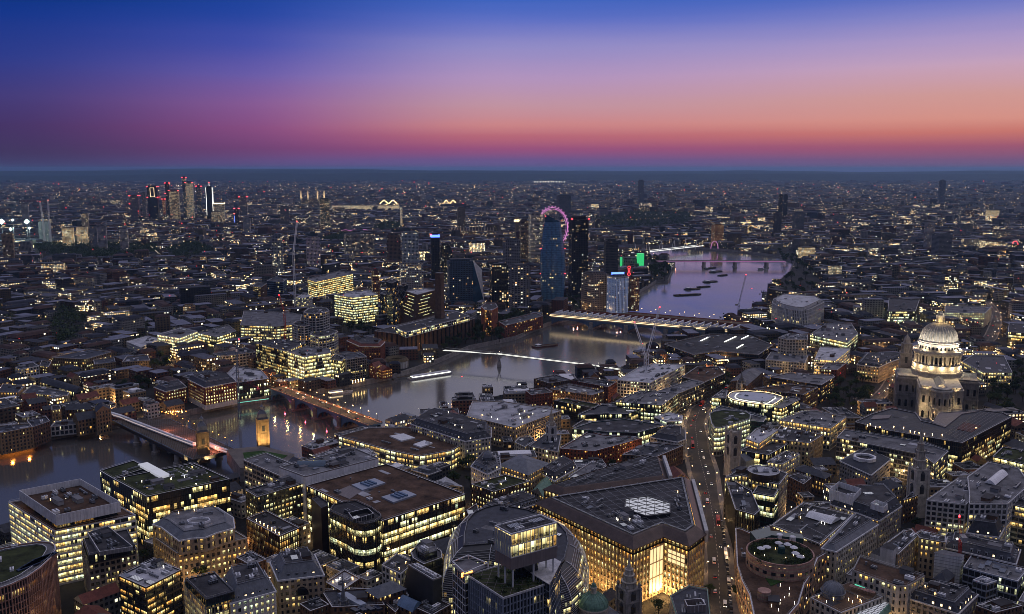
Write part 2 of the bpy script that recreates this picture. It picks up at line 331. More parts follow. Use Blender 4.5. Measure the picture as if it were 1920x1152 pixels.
def make_city():
    """masonry with window openings for buildings too far off to show them as pieces: storeys and bays by UV metres, colour and lit share by building"""
    m = NT('town_masonry'); uvn = m.new('ShaderNodeTexCoord').outputs['UV']; sp = m.new('ShaderNodeSeparateXYZ'); m.l.new(uvn, sp.inputs[0])
    tint = m.new('ShaderNodeAttribute', attribute_type='GEOMETRY', attribute_name='tint'); par = m.new('ShaderNodeAttribute', attribute_type='GEOMETRY', attribute_name='par')
    ps = m.new('ShaderNodeSeparateColor'); m.l.new(par.outputs['Color'], ps.inputs[0]); rnd, lit, bay = ps.outputs[0], ps.outputs[1], ps.outputs[2]
    bayw = m.remap(bay, 0, 1, 2.2, 6.0)
    qx = m.math('DIVIDE', sp.outputs[0], bayw); qy = m.math('DIVIDE', sp.outputs[1], 3.5); cx = m.math('FLOOR', qx); cyy = m.math('FLOOR', qy); fx = m.math('FRACT', qx); fy = m.math('FRACT', qy)
    def wn(x, y, k):
        n = m.new('ShaderNodeTexWhiteNoise', noise_dimensions='3D'); c = m.new('ShaderNodeCombineXYZ'); m.put(x, c.inputs[0]); m.put(y, c.inputs[1]); m.put(m.math('ADD', m.math('MULTIPLY', rnd, 917.0), k), c.inputs[2]); m.l.new(c.outputs[0], n.inputs[0]); return n.outputs['Value']
    win = m.math('MULTIPLY', m.math('MULTIPLY', m.math('GREATER_THAN', fx, .22), m.math('LESS_THAN', fx, .78)), m.math('MULTIPLY', m.math('GREATER_THAN', fy, .26), m.math('LESS_THAN', fy, .78)))
    sc = m.math('ADD', m.math('MULTIPLY', wn(m.math('FLOOR', m.math('DIVIDE', cx, 4.0)), cyy, 3.0), .5), m.math('MULTIPLY', wn(cx, cyy, 1.0), .5))
    on = m.math('MULTIPLY', win, m.math('LESS_THAN', sc, m.remap(lit, 0, 1, .02, .9)))
    rmp = m.new('ShaderNodeValToRGB'); m.l.new(wn(cx, cyy, 5.0), rmp.inputs[0]); el = rmp.color_ramp.elements
    el[0].color = (1, .48, .12, 1); el[1].color = (.95, .98, .85, 1); a = el.new(.45); a.color = (1, .80, .40, 1)
    k = m.remap(m.noise(.15, 3, m.obj()), .3, .7, .75, 1.2); h = m.new('ShaderNodeVectorMath', operation='SCALE'); m.l.new(tint.outputs['Color'], h.inputs[0]); m.l.new(k, h.inputs['Scale'])
    m.l.new(m.mix(win, h.outputs[0], (.015, .018, .024, 1)), m.b.inputs['Base Color']); m.l.new(m.math('SUBTRACT', .85, m.math('MULTIPLY', win, .7)), m.b.inputs['Roughness'])
    m.l.new(rmp.outputs[0], m.b.inputs['Emission Color']); m.l.new(m.math('MULTIPLY', m.math('MULTIPLY', on, m.remap(wn(cx, cyy, 9.0), 0, 1, .5, 1.7)), m.attr('power')), m.b.inputs['Emission Strength'])
    m.b.inputs['Specular IOR Level'].default_value = .4; m.mat.cycles.emission_sampling = 'NONE'; MATS['town_masonry'] = m.mat
    m = NT('town_roof'); tint = m.new('ShaderNodeAttribute', attribute_type='GEOMETRY', attribute_name='tint')
    k = m.remap(m.noise(.22, 4, m.obj()), .3, .7, .6, 1.4); h = m.new('ShaderNodeVectorMath', operation='SCALE'); m.l.new(tint.outputs['Color'], h.inputs[0]); m.l.new(k, h.inputs['Scale'])
    m.l.new(h.outputs[0], m.b.inputs['Base Color']); m.b.inputs['Roughness'].default_value = .85; m.b.inputs['Specular IOR Level'].default_value = .25; MATS['town_roof'] = m.mat
make_city()
def make_leaf():
    m = NT('foliage'); rnd = m.new('ShaderNodeObjectInfo').outputs['Random']; o = m.obj()
    k = m.remap(m.noise(.6, 2, o), .3, .7, .55, 1.5); k = m.math('MULTIPLY', k, m.remap(rnd, 0, 1, .7, 1.3))
    h = m.new('ShaderNodeVectorMath', operation='SCALE'); h.inputs[0].default_value = (.034, .052, .018); m.l.new(k, h.inputs['Scale']); m.l.new(h.outputs[0], m.b.inputs['Base Color'])
    m.b.inputs['Roughness'].default_value = .8; m.b.inputs['Specular IOR Level'].default_value = .2; MATS['foliage'] = m.mat
    m = NT('river_water'); o = m.obj(); m.b.inputs['Base Color'].default_value = (.085, .078, .072, 1); m.b.inputs['IOR'].default_value = 2.0
    mp = m.new('ShaderNodeMapping'); mp.inputs['Scale'].default_value = (1, .6, 1); m.l.new(o, mp.inputs[0])
    b = m.new('ShaderNodeBump'); b.inputs['Strength'].default_value = .07; b.inputs['Distance'].default_value = .35
    m.l.new(m.math('ADD', m.noise(.30, 4, mp.outputs[0]), m.math('MULTIPLY', m.noise(.02, 2, mp.outputs[0]), 1.5)), b.inputs['Height']); m.l.new(b.outputs[0], m.b.inputs['Normal'])
    m.l.new(m.remap(m.noise(.008, 3, mp.outputs[0]), .35, .65, .10, .19), m.b.inputs['Roughness']); MATS['river_water'] = m.mat
make_leaf()
M = MATS
# ------------------------------------------------------------------ ground, river, roads, hills
WZ = -5.0
south = [('P', (0, 853)), ('P', (68, 838)), ('P', (94, 826)), ('P', (146, 817)), ('P', (208, 805)), ('P', (320, 786)), ('P', (443, 762)), ('P', (526, 749)), ('P', (596, 740)),
         ('P', (700, 719)), ('P', (737, 711)), ('P', (805, 688)), ('P', (880, 656)), ('P', (966, 638)), ('P', (1026, 612)), ('P', (1073, 600)), ('P', (1144, 581)), ('P', (1200, 549)),
         ('P', (1230, 531)), ('P', (1252, 530)), ('P', (1260, 511)), ('P', (1250, 491)), ('P', (1217, 483)), ('P', (1182, 473)), ('P', (1120, 466)), ('P', (1090, 462))]
SB = [at(t, p, WZ) for t, p in south]
north = [('P', (1096, 455)), ('P', (1180, 461)), ('P', (1250, 464)), ('P', (1320, 468)), ('P', (1395, 474)), ('P', (1462, 483)), ('P', (1490, 494)), ('P', (1482, 512)), ('P', (1464, 528)), ('P', (1448, 548)),
         ('P', (1432, 575)), ('P', (1400, 600)), ('P', (1310, 626)), ('P', (1250, 654)), ('P', (1165, 697)), ('P', (1040, 728)), ('P', (900, 760)), ('P', (800, 790)), ('P', (705, 815)), ('P', (600, 862)), ('P', (470, 905)), ('P', (300, 950)), ('P', (100, 1010))]
NB = [at(t, p, WZ) for t, p in north]
dS = Vector(SB[0]) - Vector(SB[4]); dS.normalize(); SB = [(SB[0][0] + dS.x * 2600, SB[0][1] + dS.y * 2600), (SB[0][0] + dS.x * 300, SB[0][1] + dS.y * 300)] + SB
NB = NB + [(NB[-1][0] - 300, NB[-1][1] - 120), (NB[-1][0] - 2600, NB[-1][1] - 700)]
RIVER = SB + NB                                   # closed outline of the water
G0 = 30000.0
outline = [(-G0, -1500)] + [(G0, -1500), (G0, G0 + 1000), (-G0, G0 + 1000), (-G0, SB[0][1])] + SB + NB + [(-G0, NB[-1][1])]
m = NT('ground_mixed'); o = m.obj(); near = m.noise(.02, 4, o); fine = m.noise(.3, 3, o)
k = m.math('MULTIPLY', m.remap(near, .3, .7, .6, 1.3), m.remap(fine, .3, .7, .8, 1.2)); h = m.new('ShaderNodeVectorMath', operation='SCALE'); h.inputs[0].default_value = (.030, .028, .028)
m.l.new(k, h.inputs['Scale']); m.l.new(h.outputs[0], m.b.inputs['Base Color']); m.b.inputs['Roughness'].default_value = .9; m.b.inputs['Specular IOR Level'].default_value = .1; MATS['ground_mixed'] = m.mat
g = MB(); g.flat(outline, 0.0); struct(g, 'ground', M['ground_mixed'])
g = MB(); g.flat([(-4000, 250), (3000, 250), (3000, 3600), (-4000, 3600)], WZ); struct(g, 'river', M['river_water'])
g = MB(); g.flat([at('P', p, .3) for p in ((470, 404), (486, 398), (506, 400), (516, 410), (512, 428), (500, 430), (478, 415))], .3); struct(g, 'far_river_reach', M['river_water'])
def bank(P, label):
    w = MB(); Q = P
    for a, b in zip(Q, Q[1:]):
        d = Vector((b[0] - a[0], b[1] - a[1])); l = d.length
        if l < .01: continue
        d /= l; n = Vector((-d.y, d.x)) * .45
        w.prism(ccw([(a[0] - n.x, a[1] - n.y), (b[0] - n.x, b[1] - n.y), (b[0] + n.x, b[1] + n.y), (a[0] + n.x, a[1] + n.y)]), WZ - 1, 1.1)
        for t in np.arange(4, l, 9.0): w.box(a[0] + d.x * t, a[1] + d.y * t, 1.1, 1.5, 1.1, 1.1, math.atan2(d.y, d.x))
    return tag(w.build('river_wall', M['grey_stone']), label, 'wall')
bank(SB, 'long stone embankment wall below the wharves and trees on the far bank'); bank(NB, 'stone embankment wall along the water below the near offices and the treed bend')
def strip(pairs, z, name, mat, kind='structure'):
    s = MB()
    for (a, b), (c, d) in zip(pairs, pairs[1:]): s.face([(*a, z), (*b, z), (*d, z), (*c, z)])
    return struct(s, name, mat, kind)
def widen(pairs, w):
    out = []
    for a, b in pairs:
        d = Vector((b[0] - a[0], b[1] - a[1])); d.normalize(); out.append(((a[0] - d.x * w, a[1] - d.y * w), (b[0] + d.x * w, b[1] + d.y * w)))
    return out
ROADS = {}
def road(name, px, pave=4.0, lines=True):
    P = [(at('P', (a, y)), at('P', (b, y2))) for a, y, b, y2 in px]; ROADS[name] = P
    strip(P, .008, 'road', M['asphalt'])
    pv = MB()                                         # pavements with a real kerb step
    W2 = widen(P, pave)
    for (i0, i1), (o0, o1) in zip(zip(P, P[1:]), zip(W2, W2[1:])):
        for k in (0, 1):
            q = ccw([i0[k], i1[k], o1[k], o0[k]]); pv.prism(q, -.05, .13)
    struct(pv, 'pavement', M['paving'])
    if lines:
        ln = MB()
        for (a, b), (c, d) in zip(P, P[1:]):
            A = Vector(((a[0] + b[0]) / 2, (a[1] + b[1]) / 2)); B = Vector(((c[0] + d[0]) / 2, (c[1] + d[1]) / 2)); l = (B - A).length; u = (B - A) / l; n = Vector((-u.y, u.x))
            for t in np.arange(0, l - 3, 6.0):
                q = A + u * t; e = q + u * 3; ln.face([(q.x - n.x * .09, q.y - n.y * .09, .013), (q.x + n.x * .09, q.y + n.y * .09, .013), (e.x + n.x * .09, e.y + n.y * .09, .013), (e.x - n.x * .09, e.y - n.y * .09, .013)])
        struct(ln, 'road_markings', M['road_paint'])
road('queen', [(1326, 1160, 1376, 1160), (1328, 1060, 1366, 1060), (1322, 980, 1356, 980), (1314, 930, 1346, 930), (1298, 890, 1341, 884), (1290, 855, 1330, 850), (1288, 825, 1325, 820), (1287, 795, 1319, 795), (1297, 767, 1326, 772), (1326, 744, 1346, 752), (1358, 726, 1372, 733), (1400, 708, 1410, 714)])
road('cathedral', [(1600, 748, 1612, 756), (1636, 744, 1652, 752), (1652, 728, 1668, 735), (1662, 712, 1676, 717), (1668, 697, 1679, 700)], 2.5)
road('curving', [(1836, 644, 1852, 650), (1848, 628, 1868, 634), (1858, 608, 1876, 610), (1862, 594, 1876, 594), (1858, 580, 1868, 578), (1848, 566, 1856, 564)], 2.5)
road('bankside', [(505, 724, 530, 733), (470, 708, 486, 714), (430, 690, 442, 695), (380, 668, 390, 672)], 2.5)
# hills on the horizon
hl = MB(); nx = 220
for row, (y0, hmax, sd_) in enumerate(((21000, 150, 3), (26000, 215, 9), (29500, 246, 17))):
    r_ = random.Random(sd_); ph = [r_.uniform(0, 6.28) for _ in range(6)]
    hh = []
    for i in range(nx + 1):
        x = -27000 + 54000 * i / nx; t = x / 5200
        v = .72 + .13 * math.sin(t + ph[0]) + .09 * math.sin(2.3 * t + ph[1]) + .05 * math.sin(5.1 * t + ph[2]) + .02 * math.sin(13 * t + ph[3]); hh.append((x, hmax * v))
    for (xa, ha), (xb, hb) in zip(hh, hh[1:]):
        prof = [(-3200, -2), (-2100, .35), (-900, .8), (0, 1), (1200, .7), (2500, -2)]
        for (d0, k0), (d1, k1) in zip(prof, prof[1:]):
            z = lambda k, q: q * k if k > -1 else -2
            hl.face([(xa, y0 + d0, z(k0, ha)), (xb, y0 + d0, z(k0, hb)), (xb, y0 + d1, z(k1, hb)), (xa, y0 + d1, z(k1, ha))])
surf('hill_ground', (.03, .04, .03), .95, .4, .002, .1, streak=False, fine=.01)
struct(hl, 'hills', M['hill_ground'])
# ------------------------------------------------------------------ building kit
def st(wall, sh=3.8, sp=1.1, ps=3.0, pw=.5, dep=.45, lit=.5, warm=.4, power=1.3, pane=1.5, proud=.08, cop='coping', base=0, spm=None):
    return dict(wall=wall, sh=sh, sp=sp, ps=ps, pw=pw, dep=dep, lit=lit, warm=warm, power=power, pane=pane, proud=proud, cop=cop, base=base, spm=spm)
ST = {
    'ribbon_white': st('white_panel', 3.9, 1.3, 9, .35, .4, .75, .3, 1.35, 1.5), 'ribbon_dark': st('dark_metal', 3.9, .9, 6, .3, .35, .55, .35, 1.35, 1.5), 'ribbon_stone': st('grey_stone', 3.8, 1.3, 6, .7, .4, .55, .35, 1.2, 1.5),
    'ribbon_brown': st('brown_brick', 3.6, 1.2, 6, .5, .4, .5, .55, 1.2, 1.5), 'glass_dark': st('black_glass', 3.9, .45, 3, .14, .18, .42, .35, 1.2, 1.5), 'glass_blue': st('blue_glass', 3.9, .6, 3, .14, .18, .3, .3, .9, 1.5),
    'glass_teal': st('teal_glass', 3.9, .5, 3, .14, .18, .4, .25, 1.1, 1.5), 'pale_glass': st('pale_glass', 3.9, .9, 3, .2, .2, .35, .3, 1.0, 1.5),
    'stone': st('pale_stone', 3.7, 1.5, 3.2, 1.5, .45, .38, .45, 1.2, 1.6), 'stone_grey': st('grey_stone', 3.7, 1.5, 3.0, 1.3, .45, .38, .45, 1.2, 1.5), 'stone_sand': st('sandstone', 3.7, 1.5, 3.2, 1.5, .45, .3, .45, 1.1, 1.6),
    'brick': st('red_brick', 3.3, 1.4, 3.0, 1.6, .3, .35, .5, 1.2, 1.4), 'brick_brown': st('brown_brick', 3.4, 1.4, 3.0, 1.5, .3, .33, .5, 1.2, 1.4), 'brick_yellow': st('yellow_brick', 3.4, 1.4, 3.0, 1.5, .3, .33, .5, 1.2, 1.4),
    'grid_white': st('white_render', 3.7, 1.1, 3.6, 1.0, .5, .45, .42, 1.3, 1.7), 'fins': st('sandstone', 3.8, .5, 1.5, .35, .5, .5, .55, 1.2, 1.2, proud=.25), 'fins_pink': st('pink_stone', 3.8, .5, 1.6, .42, .6, .25, .45, .9, 1.2, proud=.3),
    'bronze_grid': st('bronze', 4.1, .6, 6, .3, .3, .55, .3, 1.4, 1.5, proud=.2), 'office_stone': st('pale_stone', 3.8, 1.0, 3.0, .8, .4, .5, .35, 1.3, 1.5), 'balcony': st('white_render', 3.1, .55, 7, .3, 1.4, .35, .5, 1.2, 2.0),
    'concrete': st('concrete', 3.4, 1.2, 3.4, 1.2, .35, .3, .4, 1.2, 1.6), 'tower_grid': st('grey_metal', 3.5, .9, 3.2, .6, .3, .22, .4, 1.2, 1.6),
}
DETAIL = 0
def edges_seen(P, tol=-.22):
    out = []
    for i in range(len(P)):
        a, b = P[i], P[(i + 1) % len(P)]; l = math.hypot(b[0] - a[0], b[1] - a[1])
        if l < .05: continue
        n = ((b[1] - a[1]) / l, -(b[0] - a[0]) / l); mx, my = (a[0] + b[0]) / 2, (a[1] + b[1]) / 2; d = math.hypot(mx, my)
        out.append((i, l, (-(n[0] * mx + n[1] * my) / d) > tol))
    return out
def facade(root, P, z0, z1, s, name='wall', lits=None):
    """masonry or cladding frame with recessed glazing: returns nothing, adds a wall part and one glazing part per storey"""
    H = z1 - z0; n = max(1, round(H / s['sh'])); sh = H / n; I = inset(P, s['dep']); w = MB(); ed = edges_seen(P); bands = [MB() for _ in range(n)]
    two = s['spm'] is not None
    for i, l, seen in ed:
        j = (i + 1) % len(P); a, b, ia, ib = P[i], P[j], I[i], I[j]
        if not seen: w.wall(a, b, z0, z1); continue
        nx, ny = (b[1] - a[1]) / l, -(b[0] - a[0]) / l; tx, ty = (b[0] - a[0]) / l, (b[1] - a[1]) / l
        for k in range(n):
            zb = z0 + k * sh; zs = zb + s['sp']
            w.wall(a, b, zb, zs, 0, 1 if two else 0); w.face([(*a, zs), (*b, zs), (*ib, zs), (*ia, zs)], None, 1 if two else 0)
            if not two: w.face([(*b, zb), (*a, zb), (*ia, zb), (*ib, zb)])
            bands[k].wall(ia, ib, zs, zb + sh, 0, 0, 0.0, 1.0)
        w.face([(*b, z1), (*a, z1), (*ia, z1), (*ib, z1)])
        ps = s['ps']; np_ = max(1, round(l / ps)); pw = min(s['pw'], l * .4); pr = s['proud']
        for k in range(np_ + 1):
            u = k * l / np_; u0, u1 = max(0, u - pw / 2), min(l, u + pw / 2)
            if k == 0: u0, u1 = 0, pw * .8
            if k == np_: u0, u1 = l - pw * .8, l
            p0 = (a[0] + tx * u0 + nx * pr, a[1] + ty * u0 + ny * pr); p1 = (a[0] + tx * u1 + nx * pr, a[1] + ty * u1 + ny * pr); dd = pr + s['dep'] - .02
            q0 = (p0[0] - nx * dd, p0[1] - ny * dd); q1 = (p1[0] - nx * dd, p1[1] - ny * dd)
            w.wall(p0, p1, z0, z1); w.wall(q0, p0, z0, z1); w.wall(p1, q1, z0, z1)
    w.build(name, [M[s['wall']], M[s['spm']]] if two else M[s['wall']], root)
    for k, bmb in enumerate(bands):
        li = s['lit'] if lits is None else lits[min(k, len(lits) - 1)]
        li = min(1, max(0, li * .88 + (rng.random() - .5) * .26 if li not in (0, 1) else li))
        bmb.build('storey_glazing', M['storey_glass'], root, lit=li, warm=min(1, max(0, s['warm'] + rng.uniform(-.07, .07))), power=s['power'] * 1.65, pane=s['pane'] * rng.choice((.75, 1, 1, 1.5)))
# prototypes of what stands on roofs
def proto(fn, name, mats):
    b = MB(); fn(b); return b.mesh(name, mats)
def _unit(b):
    b.box(0, 0, 0, .25, 1.06, 1.06, 0, 1); b.box(0, 0, .25, 1.0, 1, 1, 0, 0)
    for x in (-.25, .25):
        b.lathe(x, 0, [(.2, 1.0), (.2, 1.1), (.16, 1.1), (.14, 1.02), (0, 1.02)], 10, 1)
    for k in range(5): b.box(-.4 + k * .2, -.505, .35, .9, .12, .02, 0, 1)
def _vent(b):
    b.lathe(0, 0, [(.32, 0), (.32, .7), (.5, .75), (.5, .95), (.1, 1.05), (0, 1.05)], 10)
def _house(b):
    b.prism(rect(0, 0, 1, 1, 0), 0, .92, 0, 1); b.prism(rect(0, 0, 1.06, 1.06, 0), .92, 1.0, 1, 1, True, True); b.box(.1, -.505, 0, .6, .2, .02, 0, 1)
def _duct(b):
    b.box(0, 0, .35, .85, 1, .12); b.box(-.35, .1, .35, .85, .1, .3)
    for k in range(6): b.box(-.45 + .18 * k, 0, 0, .35, .02, .1)
def _sky(b):
    b.prism(rect(0, 0, 1, 1, 0), 0, .5, 0, 1)
    for k in range(7): b.box(-.5 + k / 6, 0, .5, .58, .03, 1.02, 0, 0)
PR = {'rooftop_unit': [proto(_unit, 'rooftop_unit', [M['grey_metal'], M['dark_metal']]), proto(_unit, 'rooftop_unit', [M['white_panel'], M['grey_metal']])],
      'vent': [proto(_vent, 'vent', M['grey_metal'])], 'lift_housing': [proto(_house, 'lift_housing', [M['grey_metal'], M['dark_roof']]), proto(_house, 'lift_housing', [M['concrete'], M['grey_roof']]), proto(_house, 'lift_housing', [M['brown_brick'], M['dark_roof']])],
      'duct': [proto(_duct, 'duct', M['grey_metal'])], 'skylight': [proto(_sky, 'skylight', [M['grey_metal'], M['roof_glass_lit']]), proto(_sky, 'skylight', [M['grey_metal'], M['pale_glass']])]}
def _bulk(b): b.lathe(0, 0, [(.08, 0), (.08, .8), (.2, .9), (.2, 1.1), (0, 1.2)], 8)
PR['roof_lamp'] = [proto(_bulk, 'roof_lamp', M['lamp_white']), proto(_bulk, 'roof_lamp', M['lamp_warm'])]
def bbox_axis(P):
    """the direction of the longest edge"""
    best = max(range(len(P)), key=lambda i: math.hypot(P[(i + 1) % len(P)][0] - P[i][0], P[(i + 1) % len(P)][1] - P[i][1]))
    a, b = P[best], P[(best + 1) % len(P)]; return math.atan2(b[1] - a[1], b[0] - a[0])
def clutter(root, P, z, n, lamps=0, big=1.0, sky=.08):
    Q = inset(P, 2.2); A = bbox_axis(P); xs = [p[0] for p in Q]; ys = [p[1] for p in Q]; done = []
    tries = 0
    while len(done) < n and tries < n * 25:
        tries += 1; x, y = rng.uniform(min(xs), max(xs)), rng.uniform(min(ys), max(ys)); t = rng.random()
        k = 'rooftop_unit' if t < .42 else 'duct' if t < .62 else 'vent' if t < .78 else 'skylight' if t < .78 + sky else 'lift_housing'
        w, d, h = {'rooftop_unit': (rng.uniform(2.5, 5.5), rng.uniform(1.8, 3), rng.uniform(1.3, 2.4)), 'duct': (rng.uniform(6, 13), 6.5, 1.8), 'vent': (1.3, 1.3, rng.uniform(1, 2)),
                   'skylight': (rng.uniform(4, 8), rng.uniform(2.5, 4), 1.4), 'lift_housing': (rng.uniform(4, 9) * big, rng.uniform(3.5, 6), rng.uniform(2.2, 3.4))}[k]
        r = max(w, d if k != 'duct' else 1.5) * .52
        if not inside(Q, x, y) or any(math.hypot(x - a, y - b) < (r + c) * .82 for a, b, c in done): continue
        c_, s_ = math.cos(A), math.sin(A)
        if not all(inside(P, x + c_ * u * w * .5 - s_ * v * d * .5, y + s_ * u * w * .5 + c_ * v * d * .5) for u in (-1, 1) for v in (-1, 1)): continue
        done.append((x, y, r)); place(rng.choice(PR[k]), k, root, (x, y, z), A + (math.pi / 2 if rng.random() < .15 and k == 'rooftop_unit' else 0), (w, d, h))
    for _ in range(lamps):
        for _ in range(20):
            x, y = rng.uniform(min(xs), max(xs)), rng.uniform(min(ys), max(ys))
            if inside(Q, x, y): place(rng.choice(PR['roof_lamp']), 'roof_lamp', root, (x, y, z), 0, (1.3, 1.3, 1.1)); break
def flat_roof(root, P, z, roof='dark_roof', cop='coping', ph=.9, wall='grey_stone', n=None, lamps=0, big=1.0, sky=.08):
    I = inset(P, .55); p = MB(); u = 0
    for i in range(len(P)): j = (i + 1) % len(P); p.wall(P[i], P[j], z, z + ph, 0, 1); p.wall(I[j], I[i], z + .03, z + ph, 0, 1)
    p.ringstep(P, I, z + ph, 0); p.build('parapet', [M[cop], M[wall]], root)
    r = MB(); r.flat(I, z + .06); r.build('roof', M[roof], root)
    a = abs(area(P))
    if a > 160:
        A = bbox_axis(P); xs = [p[0] for p in I]; ys = [p[1] for p in I]; pm = MB(); Q = inset(P, 1.5)
        for _ in range(int(min(9, 2 + a / 160))):
            x, y, w, d = rng.uniform(min(xs), max(xs)), rng.uniform(min(ys), max(ys)), rng.uniform(3, 12), rng.uniform(.8, 6); q = rect(x, y, w, d, A)
            if all(inside(Q, *t) for t in q): pm.prism(q, z + .06, z + .09 + .004 * len(pm.f), rng.randrange(3))
        pm.build('roof_patch', [M['grey_roof'], M['dark_roof'], M['pale_roof']], root); rl_ = MB()
        for i, l, seen in edges_seen(I, -2):
            p, q = I[i], I[(i + 1) % len(I)]; rl_.bar((*p, z + ph + 1.0), (*q, z + ph + 1.0), .05, 0, 3); k = max(1, int(l / 3))
            for t in range(k): rl_.bar((p[0] + (q[0] - p[0]) * t / k, p[1] + (q[1] - p[1]) * t / k, z + ph * .5), (p[0] + (q[0] - p[0]) * t / k, p[1] + (q[1] - p[1]) * t / k, z + ph + 1.0), .04, 0, 3)
        rl_.build('railing_lattice', M['white_panel'], root)
    clutter(root, P, z + .06, int(min(34, a / 62)) if n is None else n, lamps, big, sky)
def _dormer(b):
    b.prism(rect(0, 0, 1.5, 2.2, 0), 0, 1.7, 0, 1); b.prism(rect(0, 0, 1.8, 2.5, 0), 1.7, 1.85, 1, 1, True, True); b.box(0, -1.11, .45, 1.5, 1.0, .04, 0, 2)
DORM = [proto(_dormer, 'dormer', [M['lead'], M['lead'], M['black_glass']]), proto(_dormer, 'dormer', [M['lead'], M['lead'], M['black_glass']]), proto(_dormer, 'dormer', [M['lead'], M['slate'], M['strip_warm']]), proto(_dormer, 'dormer', [M['white_render'], M['lead'], M['black_glass']])]
def mansard(root, P, z, mi, mh, slope='slate', top='dark_roof', dorm=4.5, litd=.25, n=None, white=False, cop='coping', lamps=0):
    c = MB(); O = inset(P, -.45); I0 = inset(P, .2); u = 0
    for i in range(len(P)): j = (i + 1) % len(P); c.wall(O[i], O[j], z - .5, z + .35)
    c.ringstep(O, I0, z + .35); c.flat(O, z - .5, 0, False); c.build('cornice', M[cop], root)
    I = inset(P, mi + .2); r = MB(); r.loft([(I0, z + .3), (I, z + mh)], 0, False); r.build('mansard_slope', M[slope], root)
    flat_roof(root, inset(P, mi), z + mh, top, 'lead', .35, 'lead', n, lamps)
    if dorm:
        for i, l, seen in edges_seen(P):
            if not seen or l < 5: continue
            a, b = P[i], P[(i + 1) % len(P)]; tx, ty = (b[0] - a[0]) / l, (b[1] - a[1]) / l; nx, ny = ty, -tx; k = int((l - 3) / dorm)
            for q in range(k):
                u = l / 2 + (q - (k - 1) / 2) * dorm; x, y = a[0] + tx * u - nx * (mi * .38 + .6), a[1] + ty * u - ny * (mi * .38 + .6)
                place(DORM[2] if rng.random() < litd else DORM[3] if white else DORM[rng.randrange(2)], 'dormer', root, (x, y, z + .5), math.atan2(ty, tx), (1, 1, min(1.2, (mh - .7) / 1.85)))
def hip(root, P, z, h, slope='slate', ov=.4):
    """hipped or gabled roof over a four-sided plan"""
    O = inset(P, -ov); n = len(O)
    if n != 4: r = MB(); r.loft([(O, z), (inset(P, min(6, math.sqrt(abs(area(P))) * .3)), z + h)]); r.build('roof', M[slope], root); return
    l = [math.hypot(O[(i + 1) % 4][0] - O[i][0], O[(i + 1) % 4][1] - O[i][1]) for i in range(4)]
    if l[0] + l[2] < l[1] + l[3]: O = O[1:] + O[:1]
    a, b, c, d = [Vector(p) for p in O]; w = (d - a).length / 2; t = (b - a).normalized() * min(w, (b - a).length * .45)
    e = (a + d) / 2 + t; f = (b + c) / 2 - t; T = lambda p, q: (p.x, p.y, q); r = MB()
    r.face([T(a, z), T(b, z), T(f, z + h), T(e, z + h)]); r.face([T(b, z), T(c, z), T(f, z + h)]); r.face([T(c, z), T(d, z), T(e, z + h), T(f, z + h)]); r.face([T(d, z), T(a, z), T(e, z + h)])
    r.flat(O, z, 0, False); r.build('roof', M[slope], root)
def gable(root, P, z, h, slope='slate', wall='brown_brick', ov=.3):
    O = P[:4]; l = [math.hypot(O[(i + 1) % 4][0] - O[i][0], O[(i + 1) % 4][1] - O[i][1]) for i in range(4)]
    if l[0] + l[2] < l[1] + l[3]: O = O[1:] + O[:1]
    a, b, c, d = [Vector(p) for p in O]; e = (a + d) / 2; f = (b + c) / 2; T = lambda p, q: (p.x, p.y, q); r = MB()
    r.face([T(a, z), T(b, z), T(f, z + h), T(e, z + h)]); r.face([T(c, z), T(d, z), T(e, z + h), T(f, z + h)]); r.face([T(b, z), T(c, z), T(f, z + h)], None, 1); r.face([T(d, z), T(a, z), T(e, z + h)], None, 1)
    r.build('roof', [M[slope], M[wall]], root)
def barrel(root, P, z, h, slope='lead', n=10, name='roof'):
    O = P[:4]; l = [math.hypot(O[(i + 1) % 4][0] - O[i][0], O[(i + 1) % 4][1] - O[i][1]) for i in range(4)]
    if l[0] + l[2] < l[1] + l[3]: O = O[1:] + O[:1]
    a, b, c, d = [Vector(p) for p in O]; r = MB(); pr = []
    for k in range(n + 1):
        t = k / n; q = math.sin(math.pi * t) * h; p0 = a.lerp(d, t); p1 = b.lerp(c, t); pr.append(((p0.x, p0.y, z + q), (p1.x, p1.y, z + q)))
    for (p, q), (s, t) in zip(pr, pr[1:]): r.face([p, q, t, s])
    for k in (0, 1): r.face([x[k] for x in (pr if k else pr[::-1])])
    r.build(name, M[slope], root)
FOOT = []          # footprints taken, for the packing of smaller buildings
HERO = []          # (short description, centre, height) of the buildings that others are described by
def H(name, label, t, pts, h, style, z0=0.0, roof='flat', cat='building', rm='dark_roof', group=None, ref=None, new=True, root=None, P=None, lits=None, n=None, lamps=0, mi=2.5, mh=4.0, slope='slate', dorm=4.5, litd=.25, cop=None, white=False, big=1.0, sky=.08, rh=4.0, **over):
    """a building (or a further mass of one, with root=) whose roof corners are the points pts of tile t at height h"""
    P = P or poly(t, pts, h); c = cen(P); s = dict(ST[style]); s.update(over)
    if root is None:
        root = thing(name, label, cat, (c[0], c[1], 0), group)
        if ref: HERO.append((ref, c, h))
    if z0 < 1: FOOT.append(P)
    if style != 'plain': facade(root, P, z0, h, s, lits=lits)
    if roof == 'flat': flat_roof(root, P, h, rm, cop or s['cop'], .9, s['wall'], n, lamps, big, sky)
    elif roof == 'mansard': mansard(root, P, h, mi, mh, slope, rm, dorm, litd, n, white, cop or s['cop'], lamps)
    elif roof == 'hip': hip(root, P, h, rh, slope)
    elif roof == 'gable': gable(root, P, h, rh, slope, s['wall'])
    elif roof == 'barrel': barrel(root, P, h, rh, slope)
    root['_z'] = h
    return root, P
ST['plain'] = st('grey_stone')
